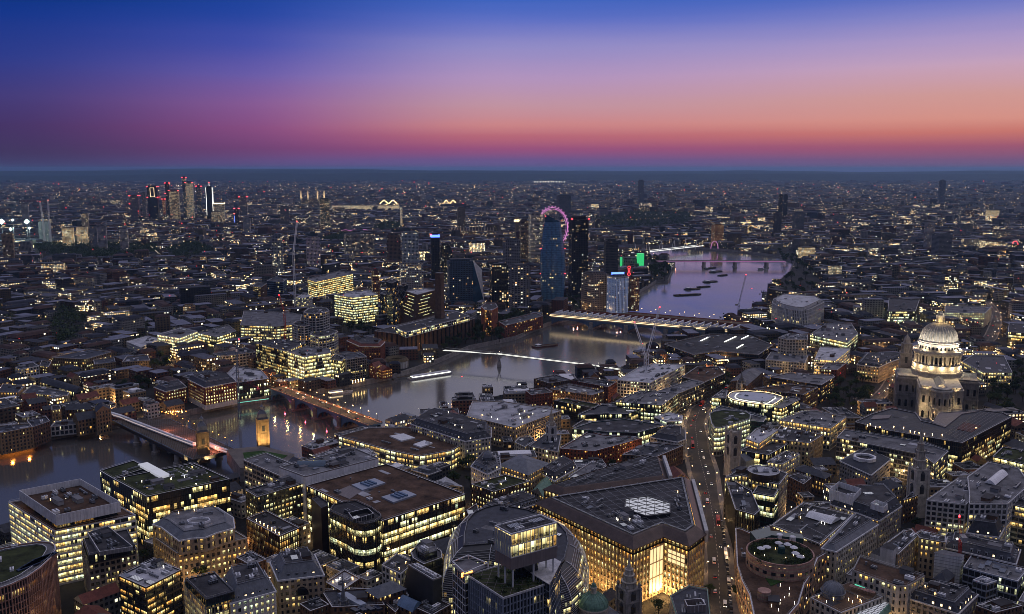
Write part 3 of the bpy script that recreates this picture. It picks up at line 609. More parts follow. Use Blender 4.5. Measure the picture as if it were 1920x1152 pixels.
def mass(root, P, z0, z1, mat, name='wall', m2=None):
    b = MB(); b.prism(P, z0, z1, 0, 1 if m2 else 0); b.build(name, [M[mat], M[m2]] if m2 else M[mat], root)
def roofbox(root, t, pts, z0, z1, mat='grey_metal', name='plant_screen', open_=True, floor='dark_roof', fl=None, cop='coping'):
    """a louvred screen round rooftop plant, open to the sky"""
    P = poly(t, pts, z1) if t else pts
    b = MB(); I = inset(P, .4)
    for i in range(len(P)):
        j = (i + 1) % len(P); b.wall(P[i], P[j], z0, z1, 0, 0); b.wall(I[j], I[i], z0, z1, 0, 0)
        l = math.hypot(P[j][0] - P[i][0], P[j][1] - P[i][1]); k = int(l / 1.8); tx, ty = (P[j][0] - P[i][0]) / max(l, .01), (P[j][1] - P[i][1]) / max(l, .01)
        for q in range(1, k): x, y = P[i][0] + tx * q * l / k, P[i][1] + ty * q * l / k; b.box(x + ty * .06, y - tx * .06, z0, z1, .12, .16, math.atan2(ty, tx), 1)
    b.ringstep(P, I, z1, 1); b.build(name, [M[mat], M[cop]], root)
    r = MB(); r.flat(I, fl if fl is not None else z0 + .3); r.build('roof', M[floor], root)
    return P
def bit(root, fn, name, mats, **k):
    b = MB(); fn(b); return b.build(name, mats, root, **k)
# ------------------------------------------------------------------ near buildings, row by row away from the viewer
O_ = 'office_building'
# white office with a boxed rooftop
r, P = H(O_, 'white banded office lit on every storey with pale boxed plant enclosure on its roof', 'A', [(60, 330), (400, 545), (1005, 425)], 34, 'ribbon_white', lit=.86, warm=.36, rm='brown_roof', n=0, ref='the white banded office')
Q = poly('A', [(165, 275), (418, 462), (870, 360)], 39); facade(r, Q, 34, 39, dict(ST['glass_dark'], lit=.35, warm=.6, sh=5))
Q = roofbox(r, 'A', [(140, 235), (414, 420), (890, 320)], 39, 45.5, 'white_panel', 'plant_screen', True, 'brown_roof', 41); clutter(r, Q, 41.1, 15, 3, 1.4)
# curved building with upright fins
r, P = H(O_, 'curved office clad in pink upright fins with louvred oval roof', 'A', [(-420, 760), (-250, 700), (0, 672), (150, 640), (300, 620), (375, 628), (412, 652), (414, 682), (380, 740), (300, 815), (200, 885), (80, 940), (-100, 1000), (-300, 1040), (-450, 950)], 38, 'fins_pink', rm='grey_roof', n=6, ref='the curved finned office', lits=[.8, .5, .3, .2, .2, .15, .2, .2, .3, .2])
Q = inset(P, 4.5); roofbox(r, None, Q, 38, 39.2, 'grey_metal', 'roof_ring', True, 'sedum_roof', 38.4)
for k in range(7):
    c_ = at('A', (215 + k * 20, 790 - k * 12), 39.5); bit(r, lambda b: b.box(c_[0], c_[1], 38.7, 39.3, 2.6, 13, -.55), 'solar_panel', M['solar_panel'])
# dark glass office with planted roof
r, P = H(O_, 'dark glass office with planted roof, pale skylight strip and scattered roof lamps', 'A', [(838, 158), (1085, 290), (1700, 160)], 36, 'glass_dark', lits=[.75, .7, .8, .85, .6, .7, .55, .35, .2], warm=.46, rm='sedum_roof', n=16, lamps=12, ref='the dark planted-roof office', big=1.3)
H('', '', 'A', [(738, 98), (836, 156), (1090, 75)], 35.6, 'glass_dark', lit=.4, rm='sedum_roof', n=2, root=r)
bit(r, lambda b: b.prism(poly('A', [(1020, 45), (1190, 140), (1258, 120), (1090, 30)], 37.2), 36, 37.6), 'skylight', M['roof_glass_lit'])
for k in range(9):
    for q in range(4):
        c_ = at('A', (1290 + q * 38 + k * 16, 75 - q * 14 + k * 9), 36.5); bit(r, lambda b: b.box(c_[0], c_[1], 36, 36.45, 1.2, 1.2, .3), 'roof_pad', M['coping'])
# cream stone building with octagonal light well
r, P = H('stone_building', 'cream stone block with stepped terraces, bowed columns and white octagonal light well on its roof', 'A', [(1130, 585), (1310, 712), (1830, 598)], 23, 'stone_sand', lit=.55, warm=.5, rm='grey_roof', n=0, ref='the cream stepped block')
Q = poly('A', [(1130, 490), (1195, 510), (1325, 610), (1420, 592), (1520, 585), (1600, 552), (1735, 515), (1725, 440), (1610, 365), (1250, 425)], 32)
facade(r, Q, 23, 32, dict(ST['stone_sand'], sh=4.5, lit=.5, warm=.5, ps=3.6)); mansard(r, Q, 32, 4.5, 3.2, 'lead', 'grey_roof', 0, 0, 4, lamps=2)
c_ = at('A', (1470, 460), 36); mbw = MB(); mbw.prism(ngon(c_[0], c_[1], 7.2, 8, 5), 35, 36.6, 0, 0, False); [mbw.wall(ngon(c_[0], c_[1], 6.6, 8, 4.5)[i], ngon(c_[0], c_[1], 6.6, 8, 4.5)[i - 1], 35.2, 36.6) for i in range(8)]; mbw.ringstep(ngon(c_[0], c_[1], 7.2, 8, 5), ngon(c_[0], c_[1], 6.6, 8, 4.5), 36.6); mbw.build('light_well', M['white_panel'], r)
# grey-brown block below it
r, P = H('stone_building', 'narrow grey stone block with dark setback attic between white office and brown office', 'A', [(600, 620), (650, 755), (1010, 675)], 28, 'stone_grey', lit=.42, warm=.35, rm='dark_roof', n=0, pw=1.0)
Q = poly('A', [(612, 600), (655, 725), (1000, 648)], 33); facade(r, Q, 28, 33, dict(ST['ribbon_dark'], lit=.25, sh=5)); flat_roof(r, Q, 33, 'dark_roof', 'dark_metal', .6, 'dark_metal', 0)
Q = roofbox(r, 'A', [(645, 545), (735, 690), (985, 650), (800, 498)], 33, 35.5, 'grey_metal'); clutter(r, Q, 33.4, 9)
r, P = H(O_, 'dark brown office with pale cluttered roof and amber lit ribbons', 'A', [(878, 875), (1080, 965), (1340, 832)], 27, 'ribbon_brown', lit=.55, warm=.56, wall='dark_metal', rm='pale_roof', n=14, lamps=1)
r, P = H(O_, 'stone finned office with glass penthouse beside the mansard blocks, evenly lit', 'A', [(1360, 915), (1520, 1075), (1745, 1010)], 25, 'fins', lit=.72, warm=.42, rm='dark_roof', n=0, wall='pale_stone', ps=2.2)
Q = poly('A', [(1370, 900), (1525, 1052), (1735, 990), (1590, 850)], 28.5); facade(r, Q, 25, 28.5, dict(ST['glass_teal'], lit=.2)); flat_roof(r, Q, 28.5, 'dark_roof', 'dark_metal', .6, 'dark_metal', 3, big=1.2)
r, P = H('stone_building', 'white stone mansion block with grey mansard, corner dormers and greenish lit windows', 'B', [(-30, 1075), (305, 985), (215, 830), (-90, 890)], 23, 'stone', roof='mansard', lit=.7, warm=.25, mi=4, mh=7.5, slope='lead', white=True, dorm=3.8, wall='white_render', ref='the white mansard mansion', n=7)
r, P = H('stone_building', 'brown stone block with slate mansard and great arch over its middle window', 'B', [(320, 905), (662, 865), (590, 712), (262, 770)], 25, 'stone_sand', roof='mansard', lit=.25, warm=.45, mi=4.5, mh=7, slope='lead', ref='the arched stone block', n=5)
a_, b_ = [Vector(p) for p in sorted(P, key=lambda p: p[1])[:2]]
mid = a_.lerp(b_, .5); dv = (b_ - a_).normalized(); nv = Vector((dv.y, -dv.x)); nv = nv if nv.dot(mid) < 0 else -nv
mbw = MB(); arc = [(mid + dv * 4.2 * math.cos(t) + nv * .35, 15 + 5.5 * math.sin(t)) for t in np.linspace(0, math.pi, 13)]
for (p, z), (q, w) in zip(arc, arc[1:]): mbw.bar((p.x, p.y, z), (q.x, q.y, w), .45)
mbw.build('arch', M['sandstone'], r); mbw = MB(); mbw.face([(p.x - nv.x * .2, p.y - nv.y * .2, z) for p, z in arc]); mbw.build('arched_window', M['black_glass'], r)
# long brown-roofed block, round lattice corner and slab
r, P = H(O_, 'long glass office with brown planted roof and two glazed roof lights, storeys lit in bands', 'B', [(530, 208), (1095, 470), (1705, 272)], 32, 'bronze_grid', lits=[.9, .25, .92, .2, .88, .95, .25, .6], warm=.3, rm='brown_roof', n=7, ref='the brown-roofed long office', power=1.5)
for pts in ([(865, 195), (945, 235), (1115, 180), (1035, 147)], [(1085, 285), (1175, 325), (1345, 268), (1260, 233)]):
    mbw = MB(); Q = poly('B', pts, 33); mbw.prism(Q, 32, 33.2); mbw.build('skylight', M['pale_glass'], r)
    A_ = bbox_axis(Q); c_ = cen(Q)
    for k in (-1, 0, 1): bit(r, lambda b: b.box(c_[0] + math.cos(A_) * k * 3, c_[1] + math.sin(A_) * k * 3, 33.2, 34.2, 1.6, 9, A_), 'roof_light', M['steel_blue'])
Q = poly('B', [(730, 250), (850, 300), (950, 235), (850, 200)], 32.3); bit(r, lambda b: b.prism(Q, 32, 32.35), 'roof_pad', M['taupe_panel'])
Q = poly('B', [(700, 395), (735, 345), (800, 330), (900, 320), (1010, 370), (1086, 425), (1086, 445), (1040, 478), (960, 494), (880, 484), (830, 455)], 33.5)
r = thing(O_, 'rounded black corner office wrapped in a diagonal pale lattice', 'building', (*cen(Q), 0)); FOOT.append(Q)
mass(r, Q, 0, 5, 'dark_metal', 'base'); facade(r, Q, 5, 33.5, dict(ST['glass_dark'], sh=4.1, dep=.2), lits=[.55, .2, .92, .1, .15, .95, .15, .1]); flat_roof(r, Q, 33.5, 'dark_roof', 'dark_metal', .8, 'dark_metal', 3, big=1.3)
roofbox(r, 'B', [(840, 400), (880, 450), (1030, 405), (985, 365)], 33.5, 36.5, 'dark_metal')
mbw = MB(); W_ = inset(Q, -.5); pts_ = []
for i in range(len(W_)):
    a, b = W_[i], W_[(i + 1) % len(W_)]; l = math.hypot(b[0] - a[0], b[1] - a[1]); k = max(1, round(l / 2.2))
    for q in range(k): pts_.append((a[0] + (b[0] - a[0]) * q / k, a[1] + (b[1] - a[1]) * q / k))
n_ = len(pts_); stp = 7
for i in range(0, n_, 2):
    for sgn in (1, -1):
        for lev in range(2):
            a, b = pts_[i], pts_[(i + sgn * stp) % n_]; q = [pts_[(i + sgn * t) % n_] for t in range(stp + 1)]
            mbw.path([(p[0], p[1], 5 + lev * 14.3 + 14.3 * t / stp) for t, p in enumerate(q)], .13, 0, 3)
mbw.build('lattice', M['bronze'], r); bit(r, lambda b: [b.bar((p[0], p[1], 1), (p[0], p[1], 35.5), .3, 0, 5) for p in W_[::3]], 'mast', M['bronze'])
Q = poly('B', [(568, 300), (640, 374), (690, 355), (690, 330), (620, 280)], 34); r = thing('stair_tower', 'tall plain bronze stair tower standing at the end of the brown-roofed office', 'tower', (*cen(Q), 0)); FOOT.append(Q); mass(r, Q, 0, 34, 'bronze'); flat_roof(r, Q, 34, 'dark_roof', 'dark_metal', .7, 'bronze', 0)
r, P = H(O_, 'long low office with pale tiled side wall and curved blue roof light behind brown-roofed office', 'B', [(330, 70), (520, 140), (1065, 2), (880, -75)], 36, 'plain', rm='grey_roof', n=20, ref='the pale tiled office')
mass(r, P, 0, 36, 'white_panel'); c_ = at('B', (570, 40), 37); Q = rect(c_[0], c_[1], 20, 9, .12); barrel(r, Q, 36.3, 3.2, 'blue_glass', 10, 'curved_roof_light')
H('', '', 'B', [(65, 18), (390, 160), (560, 100)], 27, 'ribbon_stone', rm='grey_roof', root=r, n=6, lit=.35)
r, P = H(O_, 'dark brick office with warm lit upper rows and rooftop tanks near the planted-roof office', 'B', [(80, 242), (165, 294), (512, 190)], 30, 'brick_brown', lit=.5, warm=.45, rm='dark_roof', n=8, pw=1.0, wall='dark_metal')
r, P = H(O_, 'small dark office with string of lamps along its roof terrace edge', 'B', [(88, 452), (330, 584), (478, 520)], 20, 'fins', wall='brown_brick', lit=.62, warm=.5, rm='dark_roof', n=4, ps=1.8)
for k in range(7): c_ = at('B', (160 + k * 28, 446 + k * 16), 22.2); place(PR['roof_lamp'][1], 'roof_lamp', r, (c_[0], c_[1], 20.2), 0, (1.6, 1.6, 1.6))
H(O_, 'low white framed block with green roof windows facing the slanted black box', 'B', [(1088, 797), (1230, 864), (1338, 775)], 19, 'grid_white', lit=.5, warm=.4, n=3, lamps=2)
r, P = H(O_, 'black sloping box with row of white fans on top', 'B', [(1285, 795), (1468, 905), (1535, 882), (1352, 782)], 26, 'plain', n=0, ref='the sloping black box'); mbw = MB(); Q = inset(P, -2.2); mbw.loft([(Q, 0), (Q, 12), (P, 26)]); mbw.build('wall', M['dark_metal'], r)
for k in range(5): c_ = at('B', (1345 + k * 32, 800 + k * 18), 26.5); place(PR['rooftop_unit'][1], 'rooftop_unit', r, (c_[0], c_[1], 26.1), bbox_axis(P), (3, 2.4, 1.8))
r, P = H(O_, 'dark octagonal office with lit glass storey at its foot', 'B', [(1300, 702), (1340, 662), (1440, 642), (1530, 692), (1537, 742), (1400, 792), (1320, 747)], 25, 'ribbon_dark', lits=[.9, .9, .9, .1, .1, .05], warm=.38, n=0, rm='grey_roof', ref='the dark octagonal office')
Q = inset(P, 3); facade(r, Q, 25, 29, dict(ST['ribbon_dark'], lit=.05, sh=4)); flat_roof(r, Q, 29, 'grey_roof', 'dark_metal', .6, 'dark_metal', 4)
H('brick_building', 'slate-roofed dark block tucked between the octagonal office and the shell-fronted office', 'B', [(1460, 618), (1545, 705), (1710, 655)], 22, 'ribbon_dark', roof='hip', lit=.15, rh=4)
H('brick_building', 'brown block under broad grey hipped roof near the slender spire', 'B', [(968, 975), (1060, 1035), (1268, 965)], 18, 'brick_brown', roof='hip', slope='lead', rh=4, lit=.25)
r, P = H('market_hall', 'low dark block with long slanted glass roof lights beside the slender spire', 'B', [(640, 985), (720, 1110), (1112, 1092)], 14, 'brick_brown', rm='slate', n=3, lit=.2)
bit(r, lambda b: b.prism(poly('B', [(760, 995), (930, 1085), (975, 1070), (830, 985)], 16), 14, 16), 'skylight', M['pale_glass'])
for k in range(4): bit(r, lambda b: b.prism(poly('B', [(850 + k * 55, 1110 - k * 5), (895 + k * 55, 1132 - k * 5), (930 + k * 55, 1122 - k * 5), (885 + k * 55, 1100 - k * 5)], 15), 14, 15.2), 'solar_panel', M['solar_panel'])
H('brick_building', 'small blue barrel-roofed building below the sloping black box', 'B', [(1200, 1085), (1315, 1140), (1385, 1070)], 14, 'brick_brown', roof='barrel', slope='steel_blue', rh=3)
H('brick_building', 'low block whose roof terrace glares with white lamps behind the slender spire', 'B', [(672, 925), (790, 992), (930, 895)], 15, 'brick_brown', lit=.5, lamps=9, rm='pale_roof', n=2)
H('brick_building', 'small plain flat roof full of air units between mansard mansion and arched block', 'B', [(10, 740), (120, 800), (235, 755)], 21, 'brick_brown', rm='grey_roof', n=8, lit=.2)
H('brick_building', 'dark low roofs with white boxes at foot of the arched block', 'B', [(480, 1085), (560, 1140), (700, 1090)], 14, 'brick_brown', rm='dark_roof', n=7, lit=.3)
H('brick_building', 'dark flat-topped block under the sloping black box, roof set with panels', 'B', [(1330, 1110), (1460, 1170), (1600, 1090)], 13, 'brick_brown', rm='dark_roof', n=5, lit=.2)
H('brick_building', 'brown brick block with pair of amber windows below the grey hipped roof', 'B', [(1120, 1090), (1190, 1150), (1290, 1020)], 12, 'brick_brown', rm='dark_roof', n=3, lit=.25)
# bronze and stone headquarters in two wings
EA = [(690, 425), (1355, 745), (1565, 655), (1740, 722), (1850, 640), (1758, 275), (1685, 258), (820, 392)]
r, P = H(O_, 'great bronze-finned stone headquarters glowing amber, its grey roof gridded round a lit hexagon', 'C', EA, 31, 'fins', roof='none', wall='sandstone', ps=3.0, pw=.9, sp=1.0, sh=4.4, lit=.9, warm=.60, power=1.5, pane=1.5, dep=.9, proud=.35, ref='the bronze-finned headquarters')
Q2 = inset(P, -1.0); facade(r, inset(P, 1.0), 31, 34.5, dict(ST['fins'], wall='bronze', ps=3, pw=.6, sp=.3, sh=3.5, lit=.85, warm=.55)); mbw = MB(); mbw.ringstep(P, inset(P, 1), 31); mbw.build('ledge', M['sandstone'], r)
mbw = MB(); mbw.loft([(Q2, 34.4), (Q2, 35), (inset(P, 4.5), 39), (inset(P, 5.5), 39.4)], 0, False); mbw.build('eaves', M['bronze'], r)
RF = inset(P, 5.5); mbw = MB(); mbw.flat(RF, 38.6); mbw.build('roof', M['dark_roof'], r)
def gridlines(b, Q, z, step, rad, A=None, axes=(0, 1)):
    A = bbox_axis(Q) if A is None else A; c_, s_ = math.cos(A), math.sin(A); L2 = [(p[0] * c_ + p[1] * s_, -p[0] * s_ + p[1] * c_) for p in Q]
    for ax in axes:
        lo, hi = min(p[ax] for p in L2), max(p[ax] for p in L2)
        for t in np.arange(lo + step / 2, hi, step):
            xs = []
            for i in range(len(L2)):
                p, q = L2[i - 1], L2[i]
                if (p[ax] > t) != (q[ax] > t): k = (t - p[ax]) / (q[ax] - p[ax]); xs.append(p[1 - ax] + k * (q[1 - ax] - p[1 - ax]))
            xs.sort()
            for u, v in zip(xs[::2], xs[1::2]):
                e = [(t, u), (t, v)] if ax == 0 else [(u, t), (v, t)]; e = [(x * c_ - y * s_, x * s_ + y * c_, z) for x, y in e]; b.bar(e[0], e[1], rad)
bit(r, lambda b: gridlines(b, RF, 39.9, 6.5, .13), 'roof_grid', M['grey_metal'])
mbw = MB(); I_ = inset(P, 7.5); mbw.prism(inset(P, 6.3), 38.7, 39.6, 0, 0, False); mbw.ringstep(inset(P, 6.3), I_, 39.6); mbw.build('roof_walkway', M['grey_metal'], r)
c_ = at('C', (1455, 400), 41); hx = ngon(c_[0], c_[1], 15.5, 6, 17.5, .3); mbw = MB(); mbw.prism(hx, 38.6, 40.6, 0, 1); mbw.build('hexagon_skylight', [M['dark_metal'], M['roof_glass_lit']], r)
bit(r, lambda b: [gridlines(b, hx, 40.75, 5.2, .22, math.atan2(hx[i + 1][1] - hx[i][1], hx[i + 1][0] - hx[i][0]), (1,)) for i in range(3)] + [b.bar((*hx[i], 40.75), (*hx[(i + 1) % 6], 40.75), .5) for i in range(6)], 'skylight_frame', M['dark_metal'])
clutter(r, poly('C', [(1150, 470), (1340, 590), (1500, 540), (1300, 420)], 38.6), 38.7, 16, 6, 1.3)
clutter(r, poly('C', [(900, 400), (1100, 480), (1240, 390)], 38.6), 38.7, 6); clutter(r, poly('C', [(1600, 300), (1640, 500), (1720, 470), (1690, 290)], 38.6), 38.7, 6, 2)
def lit_panel(root, t, p, q, z0, z1, out=.6, mat='strip_warm', n=4, name='lit_panel'):
    """a tall glazed bay of a facade between two places of its foot line"""
    a, b = Vector(p), Vector(q); d = (b - a); l = d.length; d /= l; nv = Vector((d.y, -d.x)); nv = nv if nv.dot(a) < 0 else -nv
    mb = MB(); a2, b2 = a + nv * out, b + nv * out
    if (b2 - a2).cross(Vector((-nv.x, -nv.y))) < 0: a2, b2 = b2, a2
    mb.wall(a2, b2, z0, z1); mb.build(name, M[mat], root); mb = MB(); e = (b2 - a2)
    for k in range(n + 1): x = a2 + e * k / n; mb.box(x.x + nv.x * .1, x.y + nv.y * .1, z0, z1, .35, .35, math.atan2(e.y, e.x))
    for z in (z0, (z0 * 2 + z1) / 3, (z0 + 2 * z1) / 3, z1): mb.bar((a2.x + nv.x * .15, a2.y + nv.y * .15, z), (b2.x + nv.x * .15, b2.y + nv.y * .15, z), .35)
    mb.build('frame', M['sandstone'], root)
pe = poly('C', EA, 31); e0, e1, e2 = at('C', EA[1], 31), at('C', EA[2], 31), at('C', EA[3], 31)
lp = lambda a, b, t: (a[0] + (b[0] - a[0]) * t, a[1] + (b[1] - a[1]) * t)
glow('atrium_glow', (1, .74, .36), 1.15); lit_panel(r, 'C', lp(e0, e1, .52), lp(e0, e1, .97), 3, 30.5, .6, 'atrium_glow', 4)
lit_panel(r, 'C', lp(at('C', EA[0], 31), e0, .20), lp(at('C', EA[0], 31), e0, .33), 12, 30.5, .6, 'atrium_glow', 3); lit_panel(r, 'C', lp(e1, e2, .22), lp(e1, e2, .9), 21, 29, .7, 'atrium_glow', 4)
def ground_glow(root, p, q, n, off, z, pw, c=(1, .58, .2)):
    a, b = Vector(p), Vector(q); d = (b - a).normalized(); nv = Vector((d.y, -d.x)); nv = nv if nv.dot(a) < 0 else -nv
    for k in range(n):
        x = a.lerp(b, (k + .5) / n) + nv * off; L_ = bpy.data.lights.new('lamp_light', 'POINT'); L_.energy = pw; L_.color = c; L_.shadow_soft_size = .6; o_ = bpy.data.objects.new('lamp_light', L_); col.objects.link(o_); o_.parent = root; o_.location = (x.x - root.location.x, x.y - root.location.y, z)
ground_glow(r, at('C', EA[0], 31), e0, 6, 5, 4, 3500); ground_glow(r, e0, e1, 3, 5, 4, 4500); ground_glow(r, e1, e2, 3, 5, 4, 4500); ground_glow(r, at('C', EA[4], 31), at('C', EA[5], 31), 5, 6, 30, 2600, (1, .8, .72))
# pale lit cornice along the street side
a_, b_ = at('C', EA[4], 31), at('C', EA[5], 31)
bit(r, lambda b: b.prism(ccw([(a_[0], a_[1]), (b_[0], b_[1]), (b_[0] + 2.2, b_[1] + .3), (a_[0] + 2.2, a_[1] + .3)]), 30, 37), 'stone_fin_wall', M['white_render'])
EB = [(740, 294), (870, 334), (1605, 242), (1558, 97), (1412, 74), (835, 264)]
r, P = H(O_, 'narrow pointed wing of dark bronze with gridded roof behind the great amber headquarters', 'C', EB, 31, 'fins', roof='none', wall='bronze', ps=3, pw=.8, sp=1, sh=4.4, lit=.55, warm=.55, dep=.7, proud=.3, ref='the pointed bronze wing')
mbw = MB(); Q2 = inset(P, -.8); mbw.loft([(Q2, 31), (Q2, 31.6), (inset(P, 3.5), 35.2), (inset(P, 4.2), 35.5)], 0, False); mbw.build('eaves', M['bronze'], r)
RF = inset(P, 4.2); mbw = MB(); mbw.flat(RF, 34.8); mbw.build('roof', M['dark_roof'], r); bit(r, lambda b: gridlines(b, RF, 36, 6, .13), 'roof_grid', M['grey_metal']); clutter(r, RF, 34.9, 10)
a_, b_ = at('C', (1605, 240), 31), at('C', (1558, 97), 31); bit(r, lambda b: b.prism(ccw([(a_[0], a_[1]), (b_[0], b_[1]), (b_[0] + 2.2, b_[1]), (a_[0] + 2.2, a_[1])]), 12, 36), 'stone_fin_wall', M['white_render'])
# tower with raised glass pavilion
r, P = H('office_tower', 'pale finned tower carrying a roof garden and yellow lit glass box on stilts', 'C', [(205, 890), (455, 1052), (775, 947)], 49, 'glass_dark', roof='none', lit=.1, warm=.4, ps=1.9, pw=.35, dep=.55, proud=.5, wall='pale_glass', ref='the tower with the glass box')
mbw = MB(); I_ = inset(P, .5); mbw.prism(P, 49, 50, 0, 0, False); mbw.ringstep(P, I_, 50); [mbw.wall(I_[(i + 1) % 4], I_[i], 49, 50) for i in range(4)]; mbw.build('parapet', M['coping'], r); mbw = MB(); mbw.flat(I_, 49.4); mbw.build('roof', M['sedum_roof'], r)
for k in range(26):
    x, y = lp(lp(P[0], P[1], rng.uniform(.06, .94)), lp(P[3], P[2], rng.uniform(.06, .94)), rng.uniform(.05, .95)); w_ = rng.uniform(1.2, 3)
    mbp = MB()
    for _ in range(60):
        q = Vector((x + rng.gauss(0, w_ * .4), y + rng.gauss(0, w_ * .4), 49.5 + abs(rng.gauss(0, .5)))); d = Vector((rng.gauss(0, 1), rng.gauss(0, 1), rng.gauss(0, 1))).normalized() * .35; e = d.cross(Vector((rng.gauss(0, 1), rng.gauss(0, 1), 1))).normalized() * .25
        mbp.face([tuple(q - d), tuple(q + e), tuple(q + d), tuple(q - e)])
    mbp.build('foliage', M['foliage'], r)
bit(r, lambda b: gridlines(b, I_, 49.5, 4.2, .12, bbox_axis(I_) + .8), 'garden_path', M['taupe_panel'])
Q = poly('C', [(640, 866), (776, 950), (857, 792), (760, 740)], 51); facade(r, Q, 0, 51, dict(ST['pale_glass'], lit=.18, warm=.35, sp=.3, ps=2.6, pw=.12)); mass(r, Q, 51, 51.3, 'coping', 'roof')
Q = poly('C', [(105, 792), (190, 868), (346, 802), (215, 747)], 52); facade(r, Q, 0, 50, dict(ST['pale_glass'], lit=.22, warm=.3, sp=.3, ps=2.6, pw=.12, wall='white_panel')); mass(r, Q, 50, 50.4, 'grey_roof', 'roof')
bit(r, lambda b: [b.bar((*Q[i], 52.3), (*Q[(i + 1) % 4], 52.3), .35) for i in range(4)] + [b.bar((*Q[i], 50), (*Q[i], 52.3), .3) for i in range(4)], 'roof_frame', M['white_panel'])
bit(r, lambda b: b.prism(rect(*at('C', (205, 860), 51), 6, .5, .5), 49, 51), 'lit_sign', M['lamp_orange'])
PV = poly('C', [(397, 534), (510, 594), (830, 512)], 77); mass(r, PV, 58.5, 64.5, 'taupe_panel', 'pavilion_base'); SL = edges_seen(PV)
near = max(range(4), key=lambda i: -PV[i][1]); facade(r, PV, 64.5, 76.2, dict(ST['pale_glass'], wall='white_panel', sh=5.85, sp=.35, ps=2.2, pw=.18, dep=.35, lit=1, warm=.42, power=1.25, pane=2.2), 'pavilion_frame')
flat_roof(r, PV, 76.2, 'dark_roof', 'white_panel', .7, 'white_panel', 7)
# left face of the box carries translucent panels over its glazing
i_ = [i for i in range(4) if abs(PV[i][1] - PV[(i + 1) % 4][1]) > 0 and min(PV[i][0], PV[(i + 1) % 4][0]) == min(p[0] for p in PV) and (PV[i] == PV[near] or PV[(i + 1) % 4] == PV[near])]
if i_:
    a, b = PV[i_[0]], PV[(i_[0] + 1) % 4]; l = math.hypot(b[0] - a[0], b[1] - a[1]); nx, ny = (b[1] - a[1]) / l, -(b[0] - a[0]) / l; mbw = MB()
    for k in range(10):
        p, q = lp(a, b, k / 10 + .01), lp(a, b, (k + 1) / 10 - .01); mbw.prism(ccw([(p[0] + nx * .15, p[1] + ny * .15), (q[0] + nx * .15, q[1] + ny * .15), (q[0] + nx * .35, q[1] + ny * .35), (p[0] + nx * .35, p[1] + ny * .35)]), 64.8, 75.9)
    mbw.build('screen_panel', M['pale_glass'], r)
bit(r, lambda b: [b.bar((*lp(c, cen(PV), .12), 49), (*lp(c, cen(PV), .12), 58.6), .5, 0, 8) for c in PV] + [b.bar((*lp(lp(PV[i], PV[(i + 1) % 4], .5), cen(PV), .1), 49), (*lp(lp(PV[i], PV[(i + 1) % 4], .5), cen(PV), .1), 58.6), .5, 0, 8) for i in range(4)], 'stilt', M['white_panel'])
Q = inset(PV, 7); facade(r, Q, 49, 58.4, dict(ST['glass_dark'], lit=.35, sh=4.7))
# shell-fronted office behind the tower
SH = [(40, 960), (52, 800), (80, 690), (150, 610), (260, 560), (420, 520), (700, 575), (860, 640), (960, 700), (1025, 780), (1045, 870), (1020, 1010), (930, 1100), (820, 1140), (600, 1000), (350, 930)]
Q = poly('C', SH, 22); r = thing(O_, 'bulging office sheathed in silver louvre hoops around the pale tower', 'building', (*cen(Q), 0)); FOOT.append(Q); HERO.append(('the louvred shell office', cen(Q), 40))
facade(r, Q, 0, 22, dict(ST['ribbon_dark'], lit=.6, warm=.3, ps=4, pw=.2)); prof = [(0, 22), (.6, 26), (2.2, 30), (4.6, 34), (8, 37.5), (11, 39)]
mbw = MB(); mbw.loft([(inset(Q, d), z) for d, z in prof], 0, True); mbw.build('shell', M['dark_metal'], r)
for za, zb, da, db in ((23, 25, .1, .35), (27, 29, .9, 1.7), (31, 32.6, 2.6, 3.6)):
    mbw = MB(); u, P_, Q_ = 0, inset(Q, da), inset(Q, db)
    for i in range(len(P_)): j = (i + 1) % len(P_); l = math.dist(P_[i], P_[j]); mbw.face([(*P_[i], za), (*P_[j], za), (*Q_[j], zb), (*Q_[i], zb)], [(u, 0), (u + l, 0), (u + l, 1), (u, 1)]); u += l
    mbw.build('storey_glazing', M['storey_glass'], r, lit=.5, warm=.3, power=1.3, pane=1.6)
mbw = MB()
for k in range(34):
    z = 4 + k * 1.03 if k < 17 else 21.5 + (k - 17) * 1.0
    d = -.5
    for (d0, z0), (d1, z1) in zip(prof, prof[1:]):
        if z0 <= z <= z1: d = d0 + (d1 - d0) * (z - z0) / (z1 - z0) - .55
    if z > 38.6: break
    q = inset(Q, d); mbw.path([(*p, z) for p in q + q[:1]], .12, 0, 3)
mbw.build('louvre_hoops', M['white_panel'], r)
mbw = MB()
for i in range(len(Q)):
    mbw.path([(*inset(Q, d - .6)[i], z) for d, z in prof], .2, 0, 4)
mbw.build('rib', M['white_panel'], r); clutter(r, inset(Q, 13), 39, 8); flat_roof(r, inset(Q, 11), 39, 'slate', 'dark_metal', .8, 'dark_metal', 6)
